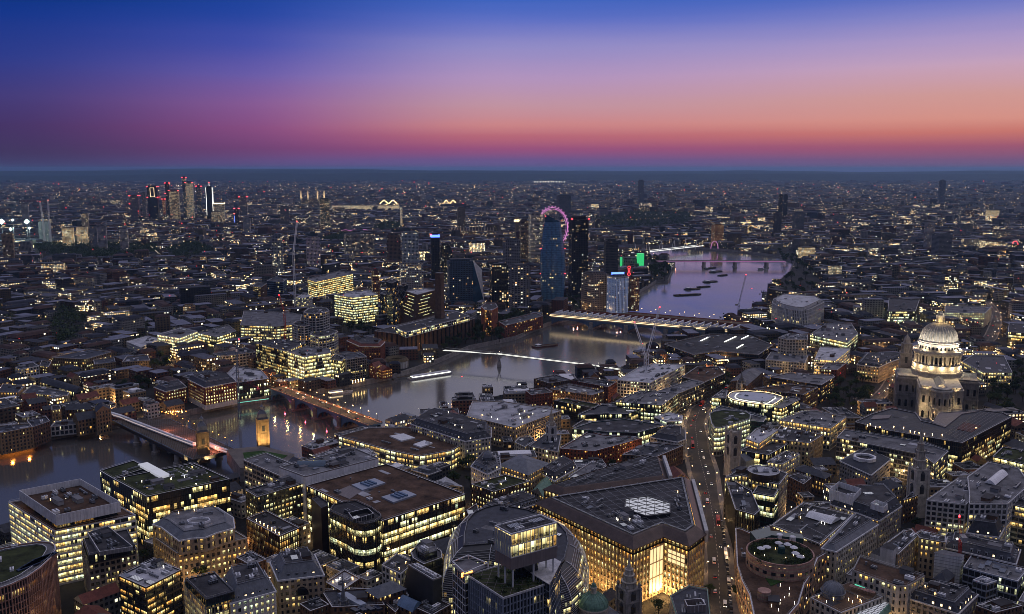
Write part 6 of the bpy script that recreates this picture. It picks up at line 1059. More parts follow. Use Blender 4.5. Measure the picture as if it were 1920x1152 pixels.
def cwall(pts, z0, z1, name='wall', mat='pale_stone'):
    P = ccw([cl_(*p) for p in pts]); FOOT.append(P); b = MB(); b.prism(P, z0, z1)
    for z, t, o in ((19, 1.3, .9), (36, 1.7, 1.1), (3.5, .8, .5)): b.prism(inset(P, -o), z, z + t, 0, 0, True, True)
    w = MB()
    for i, l, seen in edges_seen(P, -.6):
        a, c = P[i], P[(i + 1) % len(P)]; k = max(1, round(l / 6.2)); tx, ty = (c[0] - a[0]) / l, (c[1] - a[1]) / l; nx, ny = ty, -tx; an = math.atan2(ty, tx)
        for q in range(k + 1):
            for d in (-.9, .9):
                u = min(max(q * l / k + d, .7), l - .7); b.box(a[0] + tx * u + nx * .3, a[1] + ty * u + ny * .3, 4, 36, 1.1, .9, an)
        for q in range(k):
            u = (q + .5) * l / k; x, y = a[0] + tx * u, a[1] + ty * u
            if l / k < 3.5: continue
            w.prism(rect(x + nx * .02, y + ny * .02, 2.4, .2, an), 8, 14.5); w.lathe(x + nx * -.9, y + ny * -.9, [(1.2, 14.5), (.9, 15.4), (0, 15.8)], 10)
            w.prism(rect(x + nx * .02, y + ny * .02, 2.2, .2, an), 23.5, 30)
            b.prism(rect(x + nx * .12, y + ny * .12, 3.6, .5, an), 30.5, 31.8, 0, 0, True, True); b.prism(rect(x + nx * .12, y + ny * .12, 3.2, .5, an), 22, 22.7, 0, 0, True, True)
        m_ = int(l / 1.1)
        for q in range(m_): u = (q + .5) * l / m_; b.box(a[0] + tx * u - nx * .4, a[1] + ty * u - ny * .4, z1, z1 + 1.2, .5, .3, an)
    b.prism(inset(P, .1), z1 + 1.2, z1 + 1.6, 0, 0, True, True); b.build(name, M[mat], r); w.build('window', M['black_glass'], r)
    return P
cwall([(-58, -18.5), (-16, -18.5), (-16, 18.5), (-58, 18.5)], 0, 38); cwall([(16, -18.5), (80, -18.5), (80, 18.5), (16, 18.5)], 0, 38, mat='grey_stone'); cwall([(-18, -19), (18, -19), (18, -37), (-18, -37)], 0, 38, mat='grey_stone'); cwall([(-18, 19), (18, 19), (18, 37), (-18, 37)], 0, 38, mat='grey_stone')  # nave and transepts: shade put in as greyer stone than the lit choir
cwall([(-58, -9), (-64, -8), (-68, -4.5), (-69.5, 0), (-68, 4.5), (-64, 8), (-58, 9)], 0, 38, 'apse')
b = MB(); b.prism(ccw([cl_(*p) for p in ((-19, -19), (19, -19), (19, 19), (-19, 19))]), 0, 40); b.build('crossing', M['pale_stone'], r)
for pts in ([(-60, -7.5), (-14, -7.5), (-14, 7.5), (-60, 7.5)], [(14, -7.5), (80, -7.5), (80, 7.5), (14, 7.5)]): gable(r, ccw([cl_(*p) for p in pts]), 37.5, 6, 'lead', 'pale_stone')
for pts in ([(-7.5, -37), (7.5, -37), (7.5, -16), (-7.5, -16)], [(-7.5, 16), (7.5, 16), (7.5, 37), (-7.5, 37)]): gable(r, ccw([cl_(*p) for p in pts]), 37.5, 6, 'lead', 'pale_stone')
LZ = lambda p, n=64: (lambda b: b.lathe(X0, Y0, p, n))
bit(r, LZ([(23.3, 33), (23.3, 44), (23.9, 44.3), (23.9, 45.5), (22.8, 45.8), (22.6, 51), (23.2, 51.3), (23.2, 52.2), (16, 52.2)]), 'drum_base', M['pale_stone']); bit(r, LZ([(17.5, 52), (17.5, 62.5)]), 'drum', M['pale_stone'])
co = MB()
for k in range(32):
    a = 2 * math.pi * k / 32; x, y = X0 + 21.3 * math.cos(a), Y0 + 21.3 * math.sin(a)
    if k % 4 == 0: co.box(x - 1.2 * math.cos(a), y - 1.2 * math.sin(a), 52.2, 62.2, 3.4, 3.2, a)
    co.lathe(x, y, [(1.05, 52.2), (1.05, 52.8), (.82, 53), (.72, 60.8), (1.0, 61.3), (1.1, 62.2)], 10)
co.build('peristyle', M['pale_stone'], r); nb = MB()
for k in range(32):
    a = 2 * math.pi * (k + .5) / 32
    if k % 4 not in (3, 0): nb.box(X0 + 17.5 * math.cos(a), Y0 + 17.5 * math.sin(a), 53.5, 60, .3, 2.0, a)
nb.build('drum_window', M['black_glass'], r)
bit(r, LZ([(22.6, 62), (23.2, 62.4), (23.2, 63.4), (24, 63.8), (24, 65), (23.4, 65.2), (23.4, 66.3), (23, 66.3), (23, 65.2), (18.5, 65.4)]), 'entablature', M['pale_stone']); bit(r, LZ([(18.9, 65), (18.9, 72.2), (19.6, 72.6), (19.6, 73.4), (18.6, 73.8), (18.6, 74.6), (19, 75), (17.6, 75.6)]), 'attic', M['pale_stone']); nb = MB()
for k in range(32): a = 2 * math.pi * (k + .5) / 32; nb.box(X0 + 18.9 * math.cos(a), Y0 + 18.9 * math.sin(a), 67.6, 70.4, .3, 1.5, a)
nb.build('attic_window', M['black_glass'], r); dp = [(17.3 * math.cos(t) ** .92, 75.5 + 17.6 * math.sin(t)) for t in np.linspace(0, 1.36, 14)]; surf('dome_lead', (.30, .297, .285), .55, .2, .3, .3); bit(r, LZ(dp + [(3.2, 93)]), 'dome', M['dome_lead']); rb = MB()
for k in range(32):
    a = 2 * math.pi * k / 32; rb.path([(X0 + (q + .12) * math.cos(a), Y0 + (q + .12) * math.sin(a), z + .1) for q, z in dp], .55, 0, 5)
rb.build('dome_rib', M['pale_stone'], r); bit(r, LZ([(4.4, 92.6), (4.4, 94), (3.2, 94), (3.2, 100.2), (3.7, 100.5), (3.7, 101), (2.2, 101.3), (2.2, 103), (2.5, 103.2), (1.6, 104.2), (.5, 105.2)], 16), 'lantern', M['pale_stone'])
bit(r, lambda b: [b.bar((X0 + 3.5 * math.cos(a), Y0 + 3.5 * math.sin(a), 94), (X0 + 3.5 * math.cos(a), Y0 + 3.5 * math.sin(a), 100.3), .42, 0, 8) for a in np.linspace(0, 6.28, 9)], 'lantern_column', M['pale_stone']); surf('gold', (.6, .36, .1), .3, .1, .5, .5, .8); bit(r, lambda b: (b.lathe(X0, Y0, [(0, 105), (.95, 105.8), (.95, 106.3), (0, 107)], 12), b.bar((X0, Y0, 106.8), (X0, Y0, 111), .22), b.bar((X0 - 1.2, Y0, 109.4), (X0 + 1.2, Y0, 109.4), .22)), 'ball_and_cross', M['gold'])
for s in (-24, 24):
    x, y = cl_(76, s); P = rect(x, y, 12, 12, -AX); FOOT.append(P); t = MB(); t.prism(P, 0, 46)
    for z in (16, 31, 45): t.prism(inset(P, -.8), z, z + 1.4, 0, 0, True, True)
    t.lathe(x, y, [(5.2, 46), (5.2, 56), (5.8, 56.4), (4, 57), (3.4, 60), (3.8, 60.3), (2.6, 63), (1, 65), (.4, 66.5), (0, 67.5)], 16)
    for k in range(8): a = k * math.pi / 4; t.bar((x + 5.6 * math.cos(a), y + 5.6 * math.sin(a), 46), (x + 5.6 * math.cos(a), y + 5.6 * math.sin(a), 56), .6, 0, 8)
    t.build('west_tower', M['grey_stone'], r); bit(r, lambda b: [b.prism(rect(x + math.cos(a) * 6, y + math.sin(a) * 6, .3, 2.6, a), 35, 42) for a in [-AX + k * math.pi / 2 for k in range(4)]], 'belfry_opening', M['dark_metal'])  # west towers share the choir's stone, greyed here to look unlit
for k in range(14):
    a = 2 * math.pi * k / 14; lamp_light(r, (X0 + 25 * math.cos(a), Y0 + 25 * math.sin(a), 50.5), 3300, (1, .75, .40)); 
    if k % 2 == 0: lamp_light(r, (X0 + 22.0 * math.cos(a), Y0 + 22.0 * math.sin(a), 66.8), 2800, (1, .80, .50)); lamp_light(r, (X0 + 21 * math.cos(a + .3), Y0 + 21 * math.sin(a + .3), 53), 800, (1, .62, .2))
for k in range(10): a = 2 * math.pi * k / 10; spot_light(r, (X0 + 34 * math.cos(a), Y0 + 34 * math.sin(a), 66), (X0 + 8 * math.cos(a), Y0 + 8 * math.sin(a), 86), 42000, 62, (1, .9, .74))
lamp_light(r, (X0 - 3, Y0 - 5, 96), 1100, (1, .7, .3)); lamp_light(r, (X0 + 4, Y0 - 4, 96), 1100, (1, .7, .3))
for w, s in ((-84, -16), (-84, 4), (-80, 20)): spot_light(r, (*cl_(w, s), 6), (*cl_(-58, s * .5), 16), 11000, 75, (1, .74, .4))
for s in (-14, 0, 14): spot_light(r, (*cl_(-64, s), 39.5), (*cl_(-30, s * .6), 46), 4500, 90, (1, .74, .4)); lamp_light(r, (*cl_(-62, s), 21.5), 450)
for s in (): spot_light(r, (*cl_(-40, s * 1.3), 4), (*cl_(-20, s), 20), 1200, 80, (1, .78, .5))

# ------------------------------------------------------------------ bridges and trains
def span(label, A, B, w, z, name='bridge', deck='asphalt', depth=1.6, piers=(), arch=False, pw=4.0, mat='grey_stone', rail='steel_blue', kerb=True):
    a, b = Vector(A), Vector(B); d = (b - a); l = d.length; d /= l; n = Vector((-d.y, d.x)); an = math.atan2(d.y, d.x); c = (a + b) / 2
    r = thing(name, label, 'bridge', (c.x, c.y, 0)); P = ccw([tuple(a + n * w / 2), tuple(b + n * w / 2), tuple(b - n * w / 2), tuple(a - n * w / 2)]); FOOT.append(P)
    mb = MB(); mb.prism(P, z - depth, z, 0, 1, True, True); mb.build('deck', [M[rail], M[deck]], r)
    for s in (-1, 1): q = n * s * (w / 2 - .2); bit(r, lambda m: (m.prism(rect(c.x + q.x, c.y + q.y, l, .35, an), z + .004, z + 1.1, 0, 0, True), m.prism(rect(c.x + q.x * .86, c.y + q.y * .86, l, w * .12, an), z + .002, z + .15)), 'parapet', M[mat])
    ts = sorted((Vector(p) - a).dot(d) for p in piers)
    for t in ts:
        p = a + d * t; m = MB(); m.prism(rect(p.x, p.y, pw, w + 3, an), WZ - 1, z - depth - .02); m.prism(rect(p.x, p.y, pw + 2, w + 7, an), WZ - 1, WZ + 2.2); m.build('pier', M[mat], r)
    if arch:
        e = [0] + ts + [l]
        for t0, t1 in zip(e, e[1:]):
            for s in (-1, -.33, .33, 1):
                m = MB(); q = n * s * (w / 2 - .5); L_ = []
                for k in range(13):
                    f = k / 12; t = t0 + pw / 2 + (t1 - t0 - pw) * f; y = WZ + 2 + (z - depth - WZ - 2.2) * math.sin(math.pi * f) ** .6 if 0 < f < 1 else WZ + 1.5; p = a + d * t + q; L_.append((p, y))
                for (p, y), (p2, y2) in zip(L_, L_[1:]): m.face([(p.x, p.y, y), (p2.x, p2.y, y2), (p2.x, p2.y, z - depth + .1), (p.x, p.y, z - depth + .1)]); m.bar((p.x, p.y, y), (p2.x, p2.y, y2), .35)
                m.build('arch_rib', M[rail], r)
    return r, a, b, d, n, l
LAMP_P = MB(); LAMP_P.lathe(0, 0, [(.16, 0), (.16, .8), (.09, 1), (.07, 6.2), (0, 6.2)], 6); LAMP_P.bar((0, 0, 6.0), (.9, 0, 6.5), .06); lamp_pole = LAMP_P.mesh('pole', M['dark_metal'])
LH = MB(); LH.lathe(.9, 0, [(0, 6.25), (.32, 6.4), (.34, 6.7), (0, 6.9)], 8); LHM = {k: LH.mesh('lamp_head', M[k]) for k in ('lamp_warm', 'lamp_white', 'lamp_orange', 'lamp_cool')}
def street_lamp(x, y, z, rz, label, group, kind='lamp_warm', sc=1.0, light=0, c=(1, .6, .25)):
    o = thing('street_lamp', label, 'street lamp', (x, y, z), group); place(lamp_pole, 'pole', o, (x, y, z)); place(LHM[kind], 'lamp_head', o, (x, y, z)); o.rotation_euler = (0, 0, rz); o.scale = (sc,) * 3
    if light: lamp_light(o, (x + .9, y, z + 5.8), light, c, .3)
    return o
def lamps_along(a, b, n, z, side, label, group, kind='lamp_warm', sc=1.0, light=0, every=1, c=(1, .6, .25)):
    d = (b - a).normalized(); nn = Vector((-d.y, d.x))
    for k in range(n):
        p = a.lerp(b, (k + .5) / n) + nn * side; street_lamp(p.x, p.y, z, math.atan2(-nn.y * side, -nn.x * side), label, group, kind, sc, light if k % every == 0 else 0, c)
r, a, b, d, n_, l = span('low arched road bridge of blue steel, its roadway lit amber by lamps', at('F', (300, 640), 9), at('F', (1010, 905), 9), 17, 9, piers=[at('F', p, 0) for p in ((475, 765), (622, 828), (797, 895))], arch=True, pw=5, mat='pink_stone')
for s in (-7.6, 7.6): lamps_along(a, b, 14, 9, s, 'globe street lamp on the parapet of amber-lit road bridge', 'lamps on the amber road bridge', 'lamp_warm', 1.15, 4200, 2, (1, .5, .15))
for t in (.2, .42, .64): q = a.lerp(b, t) - n_ * 11; lamp_light(r, (q.x, q.y, 1), 700, (1, .12, .2))
HERO.append(('the amber road bridge', tuple((a + b) / 2), 9))
RB = [at('E', p, 8) for p in ((805, 802), (1385, 1085), (1690, 1010), (1215, 792))]; rp = ccw(RB); c = cen(rp); rbr = thing('rail_bridge', 'wide flat railway bridge of many tracks on stout river piers', 'bridge', (*c, 0)); FOOT.append(rp); HERO.append(('the rail bridge', c, 8)); mb = MB(); mb.prism(rp, 5, 8, 0, 1, True, True); mb.build('deck', [M['dark_metal'], M['mud']], rbr)
p0, p1, p2, p3 = [Vector(q) for q in RB]
bit(rbr, lambda m: [m.bar((*p0.lerp(p3, t), 8.12), (*p1.lerp(p2, t), 8.12), .09) for t in np.linspace(.04, .96, 26)], 'rails', M['grey_metal']); bit(rbr, lambda m: [m.bar((*u, 8.8), (*v, 8.8), .25) for u, v in ((p0, p1), (p3, p2))], 'side_girder', M['steel_blue'])
for t in (.30, .54, .80):
    u, v = p0.lerp(p1, t), p3.lerp(p2, t); 
    for s in (.05, .35, .65, .95): q = u.lerp(v, s); bit(rbr, lambda m: m.lathe(q.x, q.y, [(3.6, WZ - 1), (3.6, WZ + 2.5), (2.4, WZ + 3), (2.4, 5)], 14), 'pier', M['grey_stone'])
bit(rbr, lambda m: [(m.bar((*p0.lerp(p1, t), 8), (*p0.lerp(p1, t), 15), .18), m.bar((*p3.lerp(p2, t), 8), (*p3.lerp(p2, t), 15), .18), m.bar((*p0.lerp(p1, t), 14.6), (*p3.lerp(p2, t), 14.6), .14)) for t in (.15, .4, .65, .9)], 'signal_gantry', M['dark_metal'])
for t in (.35, .6, .8, .95): q = p0.lerp(p1, t).lerp(p3.lerp(p2, t), .55); lamp_light(rbr, (q.x, q.y, 13), 6000, (1, .28, .16))
lamps_along(p3, p2, 11, 8, 1.5, 'orange lamp along the upstream edge of the railway bridge', 'lamps on the railway bridge', 'lamp_orange', 1.0)
def train(label, pts, z, lit):
    t = thing('train', label, 'train', (*pts[0], z)); L_ = [Vector(p) for p in pts]; seg = [(a, b) for a, b in zip(L_, L_[1:])]
    for a, b in seg:
        k = max(1, round((b - a).length / 21)); 
        for q in range(k):
            u, v = a.lerp(b, q / k + .006), a.lerp(b, (q + 1) / k - .006); dd = (v - u); an = math.atan2(dd.y, dd.x); c = (u + v) / 2; w = MB(); P = rect(c.x, c.y, dd.length, 2.9, an); w.loft([(P, z + .7), (P, z + 3.3), (inset(P, .5), z + 3.9)]); o = w.build('carriage', M['white_panel'], t); g = MB(); g.prism(inset(P, -.03), z + 1.7, z + 2.7, 0, 0, False); gg = g.build('window_strip', M['train_light'] if lit else M['black_glass'], None); gg.parent = o; gg.location = (-t.location[0], -t.location[1], -t.location[2])
train('long white lit train curving over the railway bridge', [at('E', p, 11) for p in ((790, 745), (880, 772), (960, 805), (1100, 858), (1250, 915), (1400, 970))], 8.2, True); train('white train standing at platform near the yellow brick station towers', [at('E', p, 11) for p in ((1500, 965), (1570, 995), (1640, 1020))], 8.2, True)
# footbridge
fp = [at('F', (1505, 375), 11), at('G', (215, 402), 11), at('G', (925, 488), 11), at('G', (1095, 516), 11)]; r = thing('footbridge', 'slim silver suspension footbridge glowing white on two splayed piers', 'bridge', (*fp[1], 0)); HERO.append(('the silver footbridge', fp[1], 11)); V_ = [Vector(p) for p in fp]
mb = MB()
for u, v in zip(V_, V_[1:]): dd = v - u; mb.prism(rect(*((u + v) / 2), dd.length, 4.2, math.atan2(dd.y, dd.x)), 10.4, 11.2, 0, 0, True, True)
mb.build('deck', M['grey_metal'], r); dn = (V_[2] - V_[1]).normalized(); nn = Vector((-dn.y, dn.x))
for s in (-1, 1): bit(r, lambda m: [m.bar((*(u + nn * s * 2), 11.5), (*(v + nn * s * 2), 11.5), .16) for u, v in zip(V_, V_[1:])], 'lit_handrail', M['strip_white']); bit(r, lambda m: [m.bar((*(u + nn * s * k), 12.5 + 1.6 * (i == 0)), (*(v + nn * s * k), 12.5 + 0 * i), .14) for k in (4, 5) for i, (u, v) in enumerate(zip(V_, V_[1:]))], 'cable', M['grey_metal'])
for v in V_[1:3]:
    bit(r, lambda m: (m.lathe(v.x, v.y, [(3, WZ - 1), (2.6, WZ + 3), (1.6, 3)], 14), m.bar((v.x, v.y, 3), (*(v + nn * 6), 13.5), .6), m.bar((v.x, v.y, 3), (*(v - nn * 6), 13.5), .6)), 'splayed_pier', M['concrete']); street_lamp(v.x, v.y, 11, 0, 'white lamp over a splayed pier of silver footbridge', 'pier lamps of the silver footbridge', 'lamp_white', .6)
# rail and road bridges at the bend
A_, B_ = at('G', (605, 122), 9), at('R', (500, 372), 9); r, a, b, d, n_, l = span('long station bridge roofed in sawtooth solar panels over yellow lit platforms', A_, B_, 27, 8, 'station_bridge', 'concrete', 2.2, [at('G', p, 0) for p in ((895, 190), (1140, 215), (1415, 245), (1690, 270))], True, 6, 'grey_stone', 'steel_blue'); HERO.append(('the solar-roofed station bridge', tuple((a + b) / 2), 15)); an = math.atan2(d.y, d.x)
for s in (-12.6, -4, 5, 12.6): bit(r, lambda m: m.bar((*(a + n_ * s), 12.4), (*(b + n_ * s), 12.4), .22), 'light_strip', M['strip_warm'])
bit(r, lambda m: m.bar((*(a + n_ * (-13.7 if (a + n_ * -13).y < a.y else 13.7)), 10.6), (*(b + n_ * (-13.7 if (a + n_ * -13).y < a.y else 13.7)), 10.6), .45), 'light_strip', M['strip_warm']); k = int(l / 10.5)
for q in range(k):
    c0, c1 = a + d * (l * q / k + .4), a + d * (l * (q + 1) / k - .4); mb = MB(); u, v = n_ * 13.5, n_ * -13.5; mb.face([(*(c0 + v), 13.2), (*(c1 + v), 17.2), (*(c1 + u), 17.2), (*(c0 + u), 13.2)]); mb.face([(*(c1 + v), 17.2), (*(c1 + v), 13.2), (*(c1 + u), 13.2), (*(c1 + u), 17.2)], None, 1); mb.face([(*(c0 + v), 13.2), (*(c1 + v), 13.2), (*(c1 + v), 17.2)], None, 1); mb.face([(*(c0 + u), 13.2), (*(c1 + u), 17.2), (*(c1 + u), 13.2)], None, 1); mb.prism(rect(*((c1 + (u + v) / 2)), 1.6, 27.4, an), 16.8, 17.5, 1, 1); mb.build('solar_roof_bay', [M['pale_glass'], M['white_panel']], r)
bit(r, lambda m: [m.bar((*(a + d * (l * q / k) + n_ * s), 8), (*(a + d * (l * q / k) + n_ * s), 13.3), .2) for q in range(k) for s in (-12.5, 0, 12.5)], 'platform_post', M['grey_metal'])
for t in (.12, .37, .62, .85): q = a.lerp(b, t); lamp_light(r, (q.x + n_.x * 15, q.y + n_.y * 15, 1), 1500, (1, .35, .3)); lamp_light(r, (q.x, q.y, 0), 1500, (1, .55, .4))
r, a, b, d, n_, l = span('long low road bridge with brown lit deck behind the solar-roofed station bridge', at('G', (790, 76), 10), at('R', (640, 285), 10), 26, 9.5, 'bridge', 'mud', 2.0, [at('G', p, 0) for p in ((1000, 110), (1300, 130), (1600, 160))], True, 6, 'red_brick', 'hull_red')
for s in (-12, 12): lamps_along(a, b, 12, 9.5, s, 'lamp on the long brown road bridge beside the station bridge', 'lamps on the brown road bridge', 'lamp_warm', 1.3, 1100 if s < 0 else 0, 2)
r, a, b, d, n_, l = span('slender white road bridge of shallow spans with pink edge light', at('K', (1385, 712), 11), at('L', (432, 597), 11), 24, 11, 'bridge', 'asphalt', 2.2, [at('K', p, 0) for p in ((1530, 752), (1757, 752))] + [at('L', p, 0) for p in ((125, 622), (310, 618))], False, 5, 'pale_stone', 'white_panel'); HERO.append(('the slender white bridge', tuple((a + b) / 2), 11)); q = n_ if (a + n_ * 12).y < a.y else -n_
bit(r, lambda m: m.bar((*(a + q * 12.3), 11.4), (*(b + q * 12.3), 11.4), .35), 'pink_edge_light', M['lamp_pink'])
for p in ((1530, 752), (1757, 752)): x, y = at('K', p, WZ); lamp_light(r, (x + q.x * 16, y + q.y * 16, 2), 900, (1, .3, .1)); 
for p in ((125, 618), (310, 618)): x, y = at('L', p, WZ); lamp_light(r, (x + q.x * 16, y + q.y * 16, 2), 900, (1, .3, .1))
r, a, b, d, n_, l = span('distant rail and foot bridge hung from leaning white pylons', at('K', (1190, 662), 9), at('K', (1720, 602), 9), 22, 10, 'bridge', 'asphalt', 1.8, [], False, 5, 'white_panel', 'white_panel'); m = MB()
for t in (.15, .33, .51, .69, .86):
    p = a.lerp(b, t)
    for s in (-14, 14): m.bar((*(p + n_ * s), 0), (*(p + n_ * s * 1.5), 34), .8)
m.build('pylon', M['white_panel'], r); bit(r, lambda m: [m.bar((*(a + n_ * s), 11), (*(b + n_ * s), 11), .5) for s in (-12, 12)], 'light_strip', M['strip_white'])
r, a, b, d, n_, l = span('far pink lit arched bridge among dark trees', at('J', (790, 492), 8), at('J', (995, 488), 8), 16, 8, 'bridge', 'asphalt', 2, [], False, 4, 'pink_stone', 'pink_stone'); bit(r, lambda m: m.path([(*a.lerp(b, k / 18), 9 + 4 * abs(math.sin(k / 18 * math.pi * 3))) for k in range(19)], .9), 'lit_arch', M['lamp_pink'])

# ------------------------------------------------------------------ towers and far landmarks
class TB(MB):
    """boxes with colour, lit share and bay width of each building kept on the mesh"""
    def __init__(s): super().__init__(); s.tint = []; s.par = []
    def bld(s, P, z0, z1, wall, roof, lit, bay=.3, top=True, slope=0, rnd=None):
        rnd = rng.random() if rnd is None else rnd; f0 = len(s.f); s.prism(P, z0, z1, 0, 1, top and not slope)
        if slope: q = inset(P, min(slope * 1.2, .42 * math.sqrt(abs(area(P))))); s.loft([(P, z1), (q, z1 + slope)], 1)
        for i in range(f0, len(s.f)): k = len(s.f[i]); s.tint += [(*(roof if s.m[i] == 1 else wall), 1)] * k; s.par += [(rnd, lit, bay, 1)] * k
    def finish(s, name, parent=None, **k):
        o = s.build(name, [M['town_masonry'], M['town_roof']], parent, **k); me = o.data
        for nm, dat in (('tint', s.tint), ('par', s.par)): a = me.color_attributes.new(nm, 'FLOAT_COLOR', 'CORNER'); a.data.foreach_set('color', np.array(dat, dtype=np.float32).ravel())
        return o
def far_rect(x0, x1, ytop, Y, dep=None, a=.25):
    xa, _, zt = atd('P', (x0, ytop), Y); xb = atd('P', (x1, ytop), Y)[0]; w = (xb - xa) / (math.cos(a) + (.55 if dep is None else dep) * abs(math.sin(a))); dd = w * (.55 if dep is None else dep)
    return rect((xa + xb) / 2, Y + dd / 2, w, dd, a), zt
def tower(name, label, x0, x1, ytop, Y, wall, lit, a=.25, dep=.7, bay=.3, red=0, crown=None, group=None, power=1.15, roof=(.06, .06, .07), base=0, ref=None, top=None):
    P, z = far_rect(x0, x1, ytop, Y, dep, a); c = cen(P); r = thing(name, label, 'tower' if z > 50 else 'building', (*c, 0), group); FOOT.append(P); t = TB(); t.bld(P, base, z, wall, roof, lit, bay); t.finish('wall', r, power=power)
    e = TB(); e.bld(inset(P, min(4, .18 * math.sqrt(area(P)))), z, z + max(2.5, z * .04), tuple(q * .8 for q in wall), roof, 0, .3); e.finish('rooftop_plant', r, power=0.0)
    for k in range(red):
        q = P[k % 4]; zz = z + 1 - (k // 4) * z * .3; bit(r, lambda m: m.lathe(*lp(q, c, -.03), [(0, zz - .9), (Y / 1000, zz), (0, zz + 1.8)], 6), 'warning_lamp', M['lamp_red'])
    if crown: bit(r, lambda m: (m.prism(inset(P, -.5), z - crown[1], z + .4, 0, 0, False)), 'lit_crown', M[crown[0]])
    if ref: HERO.append((ref, c, z))
    return r, P, z
DK, GR, WH, BR_, BL, BW = (.02, .02, .025), (.16, .16, .18), (.30, .30, .33), (.13, .08, .06), (.05, .085, .14), (.24, .17, .11)
# curved glass tower
c_ = (atd('P', (1036, 560), 1672)[0], 1672); r = thing('glass_tower', 'tall blue glass tower bulging at its waist with slanted crown', 'tower', (*c_, 0)); HERO.append(('the bulging blue tower', c_, 163)); NF = 46; zt = 161; FOOT.append(ngon(*c_, 22))
def wprof(f): return np.interp(f, [0, .2, .4, .6, .8, .92, 1], [19.5, 22.5, 24, 23, 19.5, 16.5, 14])
def wring(f, k=0): q = ngon(c_[0] + (f - .4) * -1.5, c_[1], wprof(f) + k, 28, wprof(f) * .62 + k, .15); return q
mb = MB(); 
for i in range(NF):
    f0, f1 = i / NF, (i + 1) / NF; z0, z1 = zt * .93 * f0, zt * .93 * f1; g_ = MB(); P, Q = wring(f0), wring(f1); u = 0
    for k in range(28): j = (k + 1) % 28; l = math.hypot(P[j][0] - P[k][0], P[j][1] - P[k][1]); g_.face([(*P[k], z0), (*P[j], z0), (*Q[j], z1), (*Q[k], z1)], [(u, 0), (u + l, 0), (u + l, 1), (u, 1)]); u += l
    g_.build('storey_glazing', M['tower_glass'] if 'tower_glass' in M else M['storey_glass'], r, lit=.03, warm=.5, power=1.1, pane=2.4); mb.prism(wring(f1, .15), z1 - .35, z1, 0, 0, True, True)
mb.build('floor_edge', M['blue_glass'], r); top = wring(1); cr = MB()
for k in range(28): j = (k + 1) % 28; h = lambda p: zt * .93 + (zt * .085) * (.5 - (p[0] - c_[0]) / 26); cr.face([(*top[k], zt * .93), (*top[j], zt * .93), (*top[j], h(top[j])), (*top[k], h(top[k]))])
cr.face([(*p, h(p) - 2) for p in top]); cr.build('slanted_crown', M['blue_glass'], r); bit(r, lambda m: [m.path([(*wring(f, .25)[k], zt * .93 * f) for f in np.linspace(0, 1, 14)], .28, 0, 3) for k in range(0, 28, 2)], 'mullion', M['steel_blue'])
for dx, f in ((-1, .99), (-1, .62), (1, .62), (-1, .33), (0, .33), (1, .33)): p = (c_[0] + dx * wprof(f) * .98, c_[1] - (13 if dx == 0 else 5)); bit(r, lambda m: m.lathe(*p, [(0, zt * f), (1.0, zt * f + 1), (0, zt * f + 2)], 6), 'warning_lamp', M['lamp_red'])
tower('office_tower', 'dark slab tower with pale side edge and red lamp right of the bulging blue tower', 1068, 1104, 412, 1735, DK, .12, .2, .75, red=2, ref='the dark slab tower'); tower('office_tower', 'black gridded tower standing above the riverside trees', 1134, 1160, 452, 1960, (.07, .065, .065), .05, .15, .8, .1); tower('apartment_tower', 'pale gridded tower behind the bulging blue tower', 991, 1018, 403, 2300, WH, .3, .2, .8, .15); tower('apartment_tower', 'dark tower with vertical stripe of yellow light, left of pale gridded tower', 974, 991, 415, 2250, BR_, .25, .2, .9, .15); tower('office_tower', 'grey banded concrete slab at foot of the dark yellow-striped tower', 943, 976, 450, 2100, GR, .1, .3, .6, .6)
r, P, z = tower('office_tower', 'blue glass office tower with pale slanted triangular side', 836, 886, 490, 1620, BL, .10, .25, .6, .2, ref='the slant-sided blue office'); e0, e1 = max(P, key=lambda p: p[0]), min(P, key=lambda p: p[1]); q = Vector(e0)
mb = MB(); A3, B3, C3 = (q.x, q.y - 1, z + 2), (q.x + 16, q.y + 4, z - 16), (q.x + 20, q.y + 3, 8); mb.face([A3, C3, B3]); mb.face([(q.x, q.y - 1, 2), (q.x, q.y - 1, z + 2), C3]) if False else None; [mb.face([(x[0], x[1] + .5, x[2]) for x in (A3, B3, C3)])]; mb.build('slanted_side', M['white_panel'], r); mb = MB(); mb.face([(q.x, q.y - .5, 2), (q.x + 20, q.y + 3, 2), C3, A3]); mb.build('glass_side', M['blue_glass'], r); mb = MB(); mb.face([(q.x + 20, q.y + 3, 2), (q.x + 14, q.y + 30, 2), (q.x + 10, q.y + 28, z - 10), B3, C3]); mb.build('glass_side', M['blue_glass'], r)
spot_light(r, (q.x + 24, q.y - 40, 4), (q.x + 12, q.y, 60), 60000, 60, (1, .85, .7))
